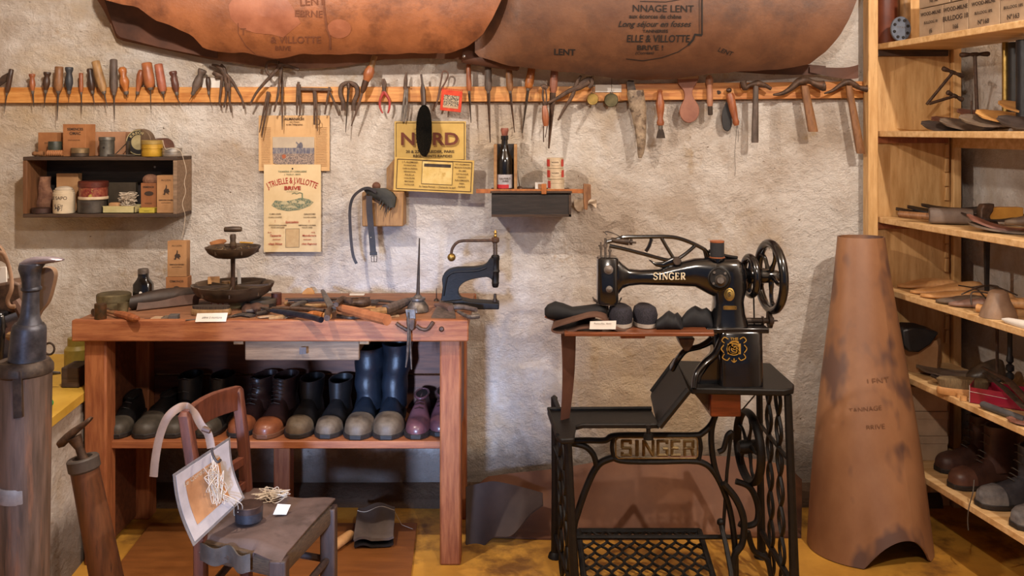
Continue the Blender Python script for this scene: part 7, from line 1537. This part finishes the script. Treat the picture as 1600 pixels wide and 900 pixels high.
t, fr, poly, M, w_, h = bx('cardboard_box', 'brown printed box with crumpled paper bursting from its top', 220, 244, 286, .06, .04, zi, mat('rusty_cardboard', '7c4a2a', '99623a', 12, .75)); fr('SEMENCE', 0, h*.86, .009, bold=.03); poly([(w_*.3*math.cos(a)+.002, h*.64+h*.08*math.sin(a)) for a in [PI*2*i/14 for i in range(14)]]); fr('FORGÉES', 0, h*.3, .006)
build('crumpled_paper', MB().ball(M @ Vector((0, .02, h+.010)), .026, 12, 8, (1.1, .8, .8)), mat('crumpled_paper', '6a4636'), t, angle=10)
t, fr, poly, M, w_, h = bx('cardboard_box', 'tall tan printed box at the right inside the wall box', 245, 274, 274, .03, .05, zi, TANB); knight(fr, poly, h, w_)
# ---------------------------------------------------------------- pine shelving on the right
C0 = Vector((P(1368, 0, 3.25).x, 3.25, 0)); DPT = .262
def s_at(px, t=0):
    k = (px-HX)/F; return (C0.x+t-k*C0.y)/(k*DV.y-DV.x)
def Q(s, t, z): return Vector((C0.x+t+DV.x*s, C0.y+DV.y*s, z))
def SQ(px, t, z): return Q(s_at(px, t), t, z)
ZS = [1.617, 1.313, 1.014, .772, .502, .205]; ST = .020; SL = 1.35
su = thing('shelf_unit', 'open pine shelving unit against the right wall, loaded with lasts, tools and boots', 'shelves', C0+Vector((0, 0, 0)))
for i, z in enumerate(ZS):
    mb = MB(); A = [Q(0, 0, 0), Q(SL, 0, 0), Q(SL, DPT, 0), Q(-.0, DPT, 0)]
    mb.hexa([p+Vector((0, 0, z-ST)) for p in A], [p+Vector((0, 0, z)) for p in A]); build('shelf', mb, PINE, su, bevel=.002)
    build('cleat', MB().box((C0.x+.004, C0.y-.012, z-ST-.022), (C0.x+DPT-.012, C0.y+.004, z-ST-.001)), H_RED if i else DARKWOOD, su, bevel=.001)
build('end_panel', MB().box((C0.x, C0.y+.004, 0), (C0.x+DPT, C0.y+.022, 2.3)), PINEV, su)
build('front_post', MB().box((C0.x-.036, C0.y-.030, 0), (C0.x-.002, C0.y+.022, 2.3)), PINEV, su, bevel=.003)
build('back_post', MB().box((C0.x+DPT+.002, C0.y-.02, 0), (C0.x+DPT+.030, C0.y+.022, 2.3)), PINEV, su, bevel=.003)
build('back_batten', MB().hexa([Q(0.02, DPT-.004, 1.255), Q(1.3, DPT-.004, 1.255), Q(1.3, DPT+.012, 1.255), Q(0.02, DPT+.012, 1.255)], [Q(0.02, DPT-.004, 1.29), Q(1.3, DPT-.004, 1.29), Q(1.3, DPT+.012, 1.29), Q(0.02, DPT+.012, 1.29)]), PINE, su)
# notched strip near the back of the end panel
for i in range(16):
    z = .52+.05*i
    if all(abs(z-q) > .04 for q in ZS): build('notch_strip', MB().prism([Vector((C0.x+DPT-.022, 0, z)), Vector((C0.x+DPT-.008, 0, z)), Vector((C0.x+DPT-.008, 0, z+.047)), Vector((C0.x+DPT-.018, 0, z+.047))], C0.y-.008, C0.y+.004), PINEV, su, bevel=.002)
SHG = 'goods on the pine shelves'
def M_at(p, yaw=0, pitch=0): return Matrix.Translation(p) @ Matrix.Rotation(yaw, 4, 'Z') @ Matrix.Rotation(pitch, 4, 'Y')
YAWF = math.atan2(-DV.x, -DV.y)+PI   # box fronts face across the room
# --- top shelf: cylinder, heel pad, cartons
c = SQ(1384, .05, ZS[0])
solo('leather_tube', 'tall red-brown leather tube at the left end of the top shelf', 'tube', MB().lathe(c+Vector((0, 0, .001)), c+Vector((0, 0, .26)), [(0, .043), (.02, .045), (1, .046)], 28), mat('red_brown_tube', '5b2c1c', '7d4229', 8, .4, 0, .08, coat=.2))
c = SQ(1407, .03, ZS[0]+.001)
t = thing('rubber_heel', 'blue-grey round rubber heel pad with dark studs on the top shelf', 'heel pad', c); cc = c+Vector((0, -.0, .042))
build('pad', MB().loft([[cc+Vector((.034*math.cos(a), y, .042*math.sin(a))) for a in [2*PI*i/30 for i in range(30)]] for y in (-.006, .006)]), mat('blue_grey_rubber', '4a505e', '646c7a', 20, .5), t, bevel=.002)
for i in range(8):
    a = 2*PI*i/8+.3; build('stud', MB().lathe(cc+Vector((.024*math.cos(a), -.006, .031*math.sin(a))), cc+Vector((.024*math.cos(a), -.009, .031*math.sin(a))), [(0, .0055), (1, .0045)], 12), BLACK, t)
build('embossed_mark', text_mb('TITAN', lambda u, v: cc+Vector((u, -.0066, v+.004)), .011), GREYLEA, t, smooth=False, recalc=False)
c = SQ(1414, .085, ZS[0]+.001); solo('wooden_roller', 'pale wooden roller standing behind the blue-grey heel pad', 'roller', MB().lathe(c, c+Vector((0, 0, .2)), [(0, .018), (1, .018)], 18), H_TAN)
c = SQ(1402, .10, ZS[0]+.001); solo('cardboard_tube', 'printed cardboard strip standing between the leather tube and the roller', 'cardboard', MB().box(c-Vector((.012, 0, 0)), c+Vector((.012, .01, .2))), TANB)
CB = mat('grey_tan_carton', '8a735c', 'a48c72', 12, .8, 0, .08)
def carton(s0, z, w_, h, d, lines, label, m=CB, t0=.025, g='shoe cartons on the top shelf'):
    p = Q(s0+w_/2, t0, z); Mx = Matrix.Translation(p) @ Matrix(((-DV.x*-1, 1, 0, 0), (DV.y, 0, 0, 0), (0, 0, 1, 0), (0, 0, 0, 1)))
    Mx = Matrix.Translation(p) @ Matrix(((DV.x, .986, 0, 0), (DV.y, .166, 0, 0), (0, 0, 1, 0), (0, 0, 0, 1)))
    t = thing('carton', label, 'box', p, g)
    build('box_body', MB().box((-w_/2, 0, 0), (w_/2, d, h*.99), Mx), m, t, smooth=False, bevel=.0015)
    build('lid', MB().box((-w_/2-.0005, -.001, h*.72), (w_/2+.0005, d+.001, h), Mx), m, t, smooth=False, bevel=.0015) if h > .09 and lines is None else None
    for s, v, sz in lines or (): build('printed_lettering', text_mb(s, lambda a, b: Mx @ Vector((a, -.0016, v*h+b)), sz, bold=.03), PRINT, t, smooth=False, recalc=False)
    return t
lab4 = (('second from the left in the lower row of top-shelf cartons, lettered BULLDOG', ('WOOD-MILNE', 'BULLDOG 18', '166')), ('carton lettered No 168 in the lower row on the top shelf', ('WOOD-MILNE', 'BULLDOG 18%', 'N°168')), ('carton lettered No 163 at the right edge of the picture on the top shelf', ('WOOD-MILNE', 'BULLDOG 18%', 'N°163')))
sA = [s_at(x) for x in (1424, 1462, 1500, 1549, 1592)]
row = [('grey-tan carton with smudged print, leftmost in the lower row on the top shelf', ('WOOD-MILNE', 'BULLDOG 18', '(6'))]+[('carton '+a if not a.startswith('carton') else a, b) for a, b in lab4]
for i in range(4):
    w_ = sA[i+1]-sA[i]-.003; L_ = row[i][1]
    carton(sA[i]+.001, ZS[0]+.001, w_, .094, .12, [(L_[0], .78, .016 if i != 1 else .018), (L_[1], .48, .012 if i != 1 else .021), (L_[2], .18, .019)], row[i][0])
carton(sA[4]+.001, ZS[0]+.001, .16, .094, .12, [], 'blank carton continuing past the right edge on the top shelf')
for i, (a, w_) in enumerate(((1424, 1472), (1474, 1530), (1532, 1598))): carton(s_at(a)+.001, ZS[0]+.0965, s_at(w_)-s_at(a)-.003, .094, .12, [('No 160', .18, .014)] if i == 0 else [], ('upper carton with a number, left of the upper row on the top shelf', 'plain upper carton in the middle of the upper row on the top shelf', 'plain upper carton at the right of the upper row on the top shelf')[i])
# --- shoe lasts and soles
def last(name, label, p, L, W_, H_, yaw, m, cat, g=SHG, pitch=0, roll=0, heelup=.9, z0=None):
    Mx = Matrix.Translation(p) @ Matrix.Rotation(yaw, 4, 'Z') @ Matrix.Rotation(pitch, 4, 'Y') @ Matrix.Rotation(roll, 4, 'X'); secs = []
    for i in range(15):
        s = i/14; w = W_/2*interp([(0, .12), (.06, .6), (.2, .95), (.35, 1), (.6, .68), (.8, .7), (.94, .62), (1, .25)], s); h = H_*interp([(0, .25), (.15, .42), (.35, .62), (.6, .9*heelup), (.8, 1*heelup), (.95, .9*heelup), (1, .6*heelup)], s)
        secs.append([Mx @ Vector((s*L, w*math.copysign(abs(math.cos(a))**.8, math.cos(a))*(1 if math.sin(a) < 0 else 1-.35*math.sin(a)*s), h/2+h/2*math.copysign(abs(math.sin(a))**.8, math.sin(a)))) for a in [2*PI*k/16 for k in range(16)]])
    return solo(name, label, cat, MB().loft(secs), m, g, angle=70)
def sole(name, label, p, L, W_, yaw, m, th=.006, curl=.02, cat='shoe sole', g=SHG, pitch=0, roll=0):
    Mx = Matrix.Translation(p) @ Matrix.Rotation(yaw, 4, 'Z') @ Matrix.Rotation(pitch, 4, 'Y') @ Matrix.Rotation(roll, 4, 'X')
    def f(u, v): w = W_/2*interp([(0, .2), (.08, .7), (.28, 1), (.55, .62), (.85, .72), (.95, .55), (1, .2)], u); return Mx @ Vector((u*L, (2*v-1)*w+.006*math.sin(u*PI), th+curl*(2*abs(u-.5))**2+.002*math.sin(v*9+u*7)))
    return solo(name, label, cat, MB().sheet(f, 24, 8, th), m, g, angle=60)
SB = mat('dark_sole_leather', '221b19', '3e332e', 16, .5, 0, .2); SG = mat('grey_brown_sole', '52423a', '70604f', 16, .6, 0, .2); SR = mat('red_brown_sole', '6a4030', '84584a', 16, .5, 0, .15); SY = mat('yellow_tan_sole', 'a87840', 'cc9a5c', 10, .5, 0, .1); SPN = mat('pink_grey_last', '7c5f54', '99796a', 14, .5)
z = ZS[1]
sole('shoe_sole', 'dark pointed sole sticking out left of the shelf at eye level', SQ(1352, .02, z+.001), .26, .085, -.12, SB, curl=.012)
sole('shoe_sole', 'large yellow-tan sole lying on the eye-level shelf', SQ(1380, .055, z+.014), .27, .10, -.15, SY, curl=.016, roll=.6)
for i, (px, tt, dz, L, yaw, m, lab) in enumerate(((1440, .02, .002, .24, -.5, SB, 'dark sole at the front middle of the eye-level shelf'), (1468, .05, .010, .24, -.35, SG, 'grey-brown sole lying over the dark one on the eye-level shelf'), (1455, .13, .018, .22, -.3, SR, 'red-brown sole at the rear of the eye-level shelf'), (1500, .03, .020, .25, -.6, SG, 'scuffed sole at the right front of the eye-level shelf'),
                                                   (1525, .06, .034, .22, -.5, SY, 'pale tan insole with nail holes on the eye-level shelf'), (1495, .10, .040, .22, -.2, SR, 'red-brown curled sole rising at the right rear of the eye-level shelf'), (1560, .03, .014, .2, -.7, SB, 'blackish sole at the right edge of the eye-level shelf'), (1560, .09, .06, .2, -.4, SY, 'pale tan sole on top of the pile at the right of the eye-level shelf'))):
    sole('shoe_sole', lab, SQ(px, tt, z+dz), L, .085, yaw, m, roll=.42, curl=.02)
def ttool(label, pa, pb, half, r=.004, skew=0, D=None):
    t = thing('turnscrew', label, 'iron tool', pb)
    build('shank', MB().tube([pa, pb], r, 8), IRON, t); d = Vector((1, 0, skew)).normalized()
    build('grip', MB().lathe(pa-d*half, pa+d*half, [(0, .006), (.06, .0085), (.2, .0075), (.35, .005), (.42, .007), (.58, .007), (.65, .005), (.8, .0075), (.94, .0085), (1, .006)], 12), IRON, t)
ttool('T-handled iron rod standing upright at the rear of the eye-level shelf', P(1523, 85, 2.98), P(1527, 190, 2.98), .047, .006, .04)
ttool('slanting T-handled iron lying against the shelf end panel, upper of two', P(1489, 113, 3.08), P(1448, 163, 3.08), .038, .005, -.38)
ttool('lower T-handled iron lying across the slanting one', P(1492, 150, 3.05), P(1452, 162, 3.05), .030, .005, -.5)
c = P(1518, 172, 2.95); solo('iron_pin', 'short upright iron pin between the soles on the eye-level shelf', 'pin', MB().lathe(c-Vector((0, 0, .04)), c+Vector((0, 0, .03)), [(0, .003), (1, .003)], 8), IRON)
xw = lambda px, t: SQ(px, t, 0)
for px, tt, z0_, z1_, r, m, lab in ((1571, .20, 1.335, 1.59, .010, BRASS, 'polished brass rod standing at the rear of the eye-level shelf'), (1587, .20, 1.335, 1.585, .022, BLKLEA, 'black leather roll standing right of the brass rod'), (1604, .14, 1.335, 1.58, .028, NAVY, 'glossy blue-black leather roll at the right edge of the eye-level shelf')):
    p = xw(px, tt); solo('rod' if r < .012 else 'leather_roll', lab, 'rod' if r < .012 else 'leather roll', MB().lathe(Vector((p.x, p.y, z0_)), Vector((p.x, p.y, z1_)), [(0, r), (1, r)], 18), m)
# --- third shelf
z = ZS[2]
for i, (px, tt, dz, L, yaw, lab) in enumerate(((1380, .06, .001, .2, -.35, 'thin dark sole with pointed tip, leftmost on the third shelf'), (1400, .05, .006, .22, -.4, 'second thin dark sole on the third shelf'), (1418, .10, .012, .24, -.25, 'upper black sole of the stack on the third shelf'), (1440, .12, .022, .26, -.15, 'broad black sole at the rear of the third shelf'), (1500, .10, .016, .25, -.2, 'black sole lying behind the grey mallet on the third shelf'))):
    sole('shoe_sole', lab, SQ(px, tt, z+dz), L, .08, yaw, SB, curl=.018, roll=.15)
p = SQ(1452, .03, z+.001); dY = DV
t = thing('mallet', 'grey wooden mallet head lying on the third shelf', 'mallet', p); Mx = Matrix.Translation(p) @ Matrix.Rotation(-.32, 4, 'Z')
build('head', MB().loft([[Mx @ v for v in rrect(Vector((x, 0, .026)), .027*s, .025*s, 18, .6, ax=(0, 1, 0), ay=(0, 0, 1))] for x, s in ((0, .92), (.006, 1), (.10, 1.02), (.125, .95))]), mat('pale_grey_wood', '54463e', '77675c', 12, .65, 0, .2), t)
build('handle', MB().lathe(Mx @ Vector((.01, .02, .02)), Mx @ Vector((-.085, .07, .022)), [(0, .012), (1, .011)], 12), H_BRN, t)
sole('shoe_sole', 'curled brown sole at the right front of the third shelf', SQ(1512, .03, z+.004), .26, .09, -.75, SR, curl=.035)
sole('shoe_sole', 'grey-brown sole under the curled one on the third shelf', SQ(1515, .03, z+.001), .25, .09, -.85, SG, curl=.015)
last('shoe_last', 'grey wooden last at the right edge of the third shelf', SQ(1570, .05, z+.03), .16, .07, .05, -.7, SG, 'shoe last')
t = thing('wooden_plane', 'small wooden plane with curved rusty handle at the rear of the third shelf', 'plane', SQ(1545, .18, z)); p = SQ(1545, .17, z+.001)
build('stock', MB().box(p+Vector((0, 0, .012)), p+Vector((.11, .04, .058))), mat('yellow_plane_wood', 'b47a2c', 'd29a44', 10, .45), t, bevel=.003)
build('handle', MB().prism([p+Vector((a, 0, b)) for a, b in ((-.032, 0), (.028, 0), (.030, .012), (.008, .018), (.002, .03), (.012, .045), (.018, .070), (-.018, .068), (-.026, .05), (-.026, .02))], p.y-.004, p.y+.03), IRON, t, bevel=.004)
solo('wood_plank', 'wide dark wooden plank hanging on the wall between third and fourth shelf', 'plank', MB().prism([SQ(1530, .235, .79), SQ(1553, .235, .79), SQ(1560, .235, .985), SQ(1524, .235, .985)], xw(1542, .235).y-.006, xw(1542, .235).y+.006), BLACKWOOD, bevel=.002)
# --- fourth shelf: pale lasts
z = ZS[3]
LS = [(1402, .05, 0, .2, .07, -.25, 'pale wooden last, leftmost at the rear of the fourth shelf'), (1408, .10, .0, .19, .07, .05, 'pale wooden last behind the leftmost one on the fourth shelf'), (1422, .03, 0, .2, .07, -.4, 'pale wooden last second from the left on the fourth shelf'), (1438, .02, 0, .22, .075, -.45, 'biggest honey-coloured last at the front of the fourth shelf'), (1455, .13, .0, .17, .065, -.1, 'rounded last with dark hole at the rear of the fourth shelf'), (1462, .01, 0, .16, .06, -.6, 'dull wooden last at the front edge of the fourth shelf'), (1490, .16, 0, .15, .06, -.1, 'grey-brown last at the rear right of the fourth shelf'), (1488, .09, .0, .18, .06, -.35, 'honey last in the middle of the fourth shelf'), (1520, .10, .0, .18, .06, -.5, 'tan last under the bent wires on the fourth shelf')]
for px, tt, dz, L, W_, yaw, lab in LS: last('shoe_last', lab, SQ(px, tt, z+dz+.001), L, W_, .038, yaw, SG if 'grey' in lab or 'dull' in lab else LASTW, 'shoe last', 'wooden shoe lasts on the fourth shelf')
last('shoe_last', 'pinkish grey scuffed last at the front of the fourth shelf', SQ(1482, .02, z+.001), .12, .06, .035, -.6, SPN, 'shoe last')
last('shoe_last', 'greyish last beside the pinkish scuffed one', SQ(1474, .045, z+.001), .11, .05, .032, -.5, SG, 'shoe last')
c = SQ(1560, .05, z+.001); t = thing('heel_last', 'rounded heel-shaped wooden block on the fourth shelf', 'shoe last', c)
build('block', MB().loft([rrect(c+Vector((0, 0, h)), a, b, 20, .85) for h, a, b in ((0, .052, .04), (.02, .046, .04), (.05, .03, .032), (.072, .024, .026), (.078, .015, .018))]), mat('taupe_wood', '7c6350', '9c8068', 14, .5), t)
c = SQ(1527, .03, z+.016); solo('wooden_peg', 'pale cylindrical wooden peg in front of the heel-shaped block', 'peg', MB().lathe(c, c+DV*.085+Vector((.055, 0, -.002)), [(0, .012), (1, .013)], 14), LASTW)
c = SQ(1590, .015, z+.018); solo('white_last', 'white glossy last tip at the right edge of the fourth shelf', 'shoe last', MB().loft([rrect(c+DV*(x-.06)+Vector((-.0+.1*x, 0, -.01)), r, r*.7, 14, .9, ax=(1, 0, 0), ay=(0, 0, 1)) for x, r in ((0, .004), (.02, .012), (.08, .018), (.16, .02))]), PAPER)
t = thing('wire_rods', 'thin bent black wires lying over the lasts on the fourth shelf', 'wire', SQ(1505, .05, z+.05))
for pts in ([(1502, .02, .045), (1525, .06, .065), (1550, .12, .07), (1590, .16, .05)], [(1498, .10, .05), (1525, .09, .055), (1540, .05, .045)], [(1518, .01, .025), (1519, .02, .06), (1545, .06, .06)]): build('wire', MB().tube(curve_pts([SQ(a, b, z+c_) for a, b, c_ in pts]), .0024, 6), DSTEEL, t)
# --- fifth shelf
z = ZS[4]
t = thing('black_bowl', 'black open leather scoop sitting in a pale block at the left of the fifth shelf', 'scoop', SQ(1440, .09, z)); c = SQ(1436, .09, z+.001)
build('block', MB().loft([rrect(c+Vector((.01, 0, h)), a, b, 6, 1) for h, a, b in ((0, .060, .05), (.09, .066, .055), (.11, .062, .05))]), TANB, t, smooth=False)
build('scoop', MB().prism([P(*q_, c.y-.065) for q_ in ((1410, 516), (1425, 512), (1445, 513), (1468, 520), (1455, 538), (1436, 551), (1420, 550), (1411, 540))], c.y-.065, c.y+.03), BLKLEA, t, bevel=.006)
sole('shoe_sole', 'dark worn sole at the left of the fifth shelf', SQ(1432, .05, z+.001), .26, .09, -.25, SG, roll=.1)
sole('shoe_sole', 'black sole beneath the bristle brush on the fifth shelf', SQ(1455, .02, z+.004), .2, .07, -.3, SB)
c = SQ(1505, .045, z+.001); t = thing('bristle_brush', 'oval brush with yellowish bristles on the fifth shelf', 'brush', c)
Mx = Matrix.Translation(c) @ Matrix.Rotation(-.3, 4, 'Z')
def ov(s, zz): return [Mx @ Vector((.075*s*math.cos(a), .022*s*math.sin(a), zz)) for a in [2*PI*i/28 for i in range(28)]]
build('wooden_back', MB().loft([ov(.95, .0), ov(1, .005), ov(1, .018), ov(.95, .022)]), LASTW, t); build('bristles', MB().loft([ov(.9, .022), ov(1.02, .046), ov(.9, .052)]), mat('yellow_bristle', '5c4a32', '7d6848', 300, .8, 0, .6, (1, 1, .1)), t)
# red box
RB = mat('crimson_box', '7a1028', '9a1c38', 10, .35, 0, .05, coat=.2); p = SQ(1515, .012, z+.001)
t = thing('red_box', 'open crimson cardboard box with tools on the fifth shelf', 'box', p); Mx = Matrix.Translation(p) @ Matrix.Rotation(-.62, 4, 'Z')
for nm, a, b in (('bottom_panel', (0, 0, 0), (.22, .10, .002)), ('front_panel', (0, 0, 0), (.22, .002, .046)), ('back_panel', (0, .098, 0), (.22, .1, .046)), ('side_panel', (0, 0, 0), (.002, .1, .052)), ('side_panel', (.218, 0, 0), (.22, .1, .046))): build(nm, MB().box(a, b, Mx), RB, t, smooth=False)
build('white_edge', MB().tube([Mx @ Vector((0, 0, .002)), Mx @ Vector((0, -.0003, .052))], .0008, 5), PAPER, t); build('white_edge', MB().tube([Mx @ Vector((.0, -.001, .034)), Mx @ Vector((.10, -.001, .028))], .0006, 5), PAPER, t)
t = thing('shears', 'long steel shears lying across the crimson box', 'shears', SQ(1540, .03, z+.06))
build('blade', MB().tube([SQ(1537, .09, z+.075), SQ(1570, .07, z+.062), SQ(1602, .02, z+.05)], [.006, .011, .012], 8, flat=.35, up=(0, 0, 1)), DSTEEL, t); build('blade', MB().tube([SQ(1535, .12, z+.08), SQ(1575, .12, z+.07), SQ(1608, .06, z+.055)], [.007, .013, .014], 8, flat=.35, up=(0, 0, 1)), IRON, t)
last('horn_last', 'dark mottled rounded wooden knob behind the crimson box', SQ(1510, .16, z+.001), .12, .07, .085, -.1, mat('mottled_knob', '2f2620', '5c4a38', 16, .4), 'wooden knob')
c = SQ(1545, .01, z+.012); solo('grey_rod', 'thick grey rod lying along the front edge below the crimson box', 'rod', MB().lathe(SQ(1534, .012, z+.012), SQ(1534, .012, z+.012)+DV*.15+Vector((.02, 0, 0)), [(0, .008), (.04, .011), (1, .010)], 14), mat('slate_rod', '3b3a3c', '565557', 20, .5))
sole('leather_scrap', 'flat brown leather scrap at the front edge right of the grey rod', SQ(1575, .004, z+.001), .12, .06, -.9, SR, curl=.002, cat='leather scrap')
for i, (px, tt) in enumerate(((1488, .015), (1500, .02), (1506, .01))): p = SQ(px, tt, z+.001); solo('wooden_plug', ('small pale wooden plug, leftmost in front of the bristle brush', 'small pale wooden plug in the middle before the bristle brush', 'small pale wooden plug nearest to the crimson box')[i], 'plug', MB().lathe(p, p+Vector((0, 0, .012)), [(0, .011), (1, .010)], 14), LASTW)
c = SQ(1578, .20, z+.001); t = thing('spindle_stand', 'black turned spindle stand on round base at the rear of the fifth shelf', 'stand', c)
build('spindle', MB().lathe(c, c+Vector((0, 0, .20)), [(0, .05), (.04, .05), (.07, .02), (.12, .008), (.2, .006), (.24, .012), (.30, .012), (.33, .005), (.36, .012), (.43, .012), (.46, .005), (.5, .011), (.56, .01), (.6, .007), (1, .007)], 18), BLKLEA, t)
c = SQ(1558, .21, z+.001); solo('iron_rod', 'thin vertical rusty rod against the wall at the rear of the fifth shelf', 'rod', MB().lathe(c, c+Vector((0, 0, .23)), [(0, .005), (1, .005)], 8), IRON)
# --- bottom shelf: white boxes and boots
z = ZS[5]
for i in range(3):
    p = Vector((C0.x+.006, C0.y-.13, z+.001+i*.083)); M0 = Matrix.Translation(p)
    t = thing('shoe_box', ('bottom', 'middle', 'top')[i]+' shoe box of the stack of three in the lower left corner of the shelving', 'box', p, 'stack of three shoe boxes')
    build('box_body', MB().box((0, 0, 0), (.185, .12, .06), M0), CARDP, t, smooth=False); build('lid', MB().box((-.002, -.002, .056), (.187, .122, .081), M0), CARDP, t, smooth=False, bevel=.001)
    build('printed_lettering', text_mb(('PARIS', 'VILLE', 'LA BB')[i], lambda a, b: M0 @ Vector((.03+a, -.0032, .068+b)), .016, bold=.03), PRINT, t, smooth=False, recalc=False)
BW = mat('oxblood_boot_leather', '3a231d', '573a30', 14, .5, 0, .25); GW = mat('dusty_black_boot_leather', '26252a', '48464a', 14, .55, 0, .3); TW_ = mat('scuffed_grey_toe', '4a474a', '7c7876', 22, .6, 0, .3)
by = math.atan2(.30, 1)
def sboot(label, px, tt, up, toe, yaw, sh, L=.25, W_=.095):
    p = SQ(px, tt, 0); return shoe(label, p.x, p.y, L, W_, .085, shaft=sh, rot=yaw, up=up, toe=toe, z=z, laces=6, name='boot', group='boots on the bottom shelf', cat='boot', capl=.32, toeh=.06, lace_m=GREYLEA)
rr_ = -PI/2+.28
sboot('oxblood boot at the rear, half hidden by the other oxblood boot', 1466, .075, BW, BW, rr_, .17)
sboot('oxblood lace-up boot with turned-down shaft and dangling lace on the bottom shelf', 1487, .03, BW, mat('oxblood_toe', '4c3128', '6e4c40', 14, .4), rr_, .18)
sboot('dusty black work boot with scuffed toe on the bottom shelf', 1530, .02, GW, TW_, rr_-.1, .17, .26, .10)
sboot('second dusty black work boot cut off by the right edge', 1585, .02, GW, TW_, rr_-.1, .16, .26, .10)
t = thing('bootlace', 'long lace dangling from the oxblood boot over the shelf edge', 'lace', SQ(1512, -.01, z)); build('lace', MB().tube(curve_pts([SQ(1522, .02, z+.07), SQ(1520, -.006, z+.045), SQ(1514, -.012, z), SQ(1512, -.012, z-.04), SQ(1513, -.012, z-.07)]), .0016, 6), GREYLEA, t)

# ---------------------------------------------------------------- shoes and leather on the machine's work board
zt1 = zb+.001
def bshoe(label, px0, py, L, yaw, up, D=2.58, W_=.085, H_=.07, so=None, name='shoe', **k):
    p = P(px0, 0, D); return shoe(label, p.x, D, L, W_, H_, rot=yaw, up=up, z=zt1, group='shoes on the machine work board', name=name, toeh=.05, solem=so, **k)
VEL = mat('black_velvet', '060506', '121012', 20, .8, 0, .1); KNT = mat('purple_black_weave', '100e16', '2d2935', 300, .7, 0, .6, lo=.45, hi=.55); WSO = mat('pale_felt_sole', '968b80', 'aca094', 20, .8)
def slipper_back(label, px, D=2.56):
    c = P(px, 0, D); c.z = zt1; t = thing('slipper', label, 'slipper', c, 'woven slippers on the work board'); k = D/F
    build('upper', MB().loft([[c+Vector((a*k*s*math.cos(g), .04+.055*math.sin(g)*s, h)) for g in [2*PI*j/24 for j in range(24)]] for h, a, s in ((.010, 18, 1), (.03, 20, 1.0), (.048, 18, .96), (.054, 14, .85), (.052, 12, .7))]), KNT, t, angle=60)
    build('sole', MB().loft([[c+Vector((18.5*k*math.cos(g), .04+.058*math.sin(g), h)) for g in [2*PI*j/24 for j in range(24)]] for h in (.001, .011)]), WSO, t)
slipper_back('woven purple-black slipper seen from behind, left of the pair', 972); slipper_back('woven purple-black slipper seen from behind, right of the pair', 1011)
t = thing('slipper', 'long black velvet slipper with open heel at the left end of the board', 'slipper', P(900, 495, 2.6)); z_ = zb+.03
secs = []
for x, y0, y1, hw in ((851, 482, 492, .012), (856, 476, 497, .026), (868, 471, 499, .034), (880, 474, 499, .034), (895, 480, 497, .032), (915, 478, 494, .034), (935, 475, 492, .032), (946, 477, 490, .02)):
    secs.append(rrect(P(x, (y0+y1)/2, 2.60), hw, (y1-y0)/2*2.6/F, 18, .85, ax=(0, 1, 0), ay=(0, 0, 1)))
build('upper', MB().loft(secs), VEL, t, angle=60); build('sole', MB().tube([P(852, 493, 2.60), P(868, 499, 2.60), P(900, 499, 2.60), P(930, 495, 2.60)], [.006, .007, .006, .005], 8, flat=1, up=(0, 0, 1)), H_RED, t)
t = thing('leather_piece', 'curled brown leather piece draped over the left end of the board', 'leather piece', P(900, 510, 2.56))
cp = px_path([(938, 511), (925, 507), (905, 508), (890, 513), (872, 515), (862, 512), (863, 507), (880, 501), (900, 495), (918, 490), (932, 490), (942, 495), (950, 506), (975, 514), (1008, 516)], 2.56, 4)
def curl(u, v):
    i = u*(len(cp)-1); a = int(min(i, len(cp)-2)); p = cp[a].lerp(cp[a+1], i-a); return p+Vector((.012*v, -.045+.10*v, .004*v))
build('leather', MB().sheet(curl, 56, 6, .004), mat('mid_brown_leather', '4a3125', '64483a', 14, .6, 0, .15), t, angle=60)
solo('paper_label', 'white handwritten label standing on the board before the curled leather', 'label', MB().hexa([P(921, 514.5, 2.508), P(962, 514.5, 2.508), P(962, 514.5, 2.510), P(921, 514.5, 2.510)], [P(922, 502, 2.512), P(963, 501, 2.512), P(963, 501, 2.514), P(922, 502, 2.514)]), PAPER)
letters('Pantoufles, demi-', bpy.data.objects['paper_label.002'] if 'paper_label.002' in bpy.data.objects else None, 942, 505.5, 2.5095, 4, GREYLEA)
def bslip(label, x0, x1, py_t, D, so=True):
    t = thing('cloth_shoe', label, 'shoe', P((x0+x1)/2, 517, D)); secs = []
    n = 17
    for i in range(n):
        s = i/(n-1); x = x0+(x1-x0)*s; top = interp([(0, 500), (.2, py_t+8), (.32, py_t+3), (.44, py_t), (.54, py_t+3), (.64, py_t+6), (.75, py_t+3), (.9, py_t+11), (1, 510)], s); secs.append(rrect(P(x, (top+514)/2, D), .036 if 0 < i < n-1 else .018, (514-top)/2*D/F, 18, .8, ax=(.3, 1, 0), ay=(0, 0, 1)))
    build('upper', MB().loft(secs), mat('black_cloth', '08080a', '15151b', 14, .75, 0, .3), t, angle=60)
    build('sole', MB().loft([[P(x, 517.5-h, D)+Vector((0, yy, 0)) for x, yy in ((x0+10, -.042), (x1-2, -.042), (x1, 0), (x1-2, .03), (x0+10, .03), (x0+6, 0))] for h in (0, 4.5)]), WSO, t)
bslip('black cloth shoe with pale sole in the middle of the board', 1026, 1068, 486, 2.57); bslip('crumpled black cloth shoe with pale sole nearest to the machine', 1062, 1117, 478, 2.60)
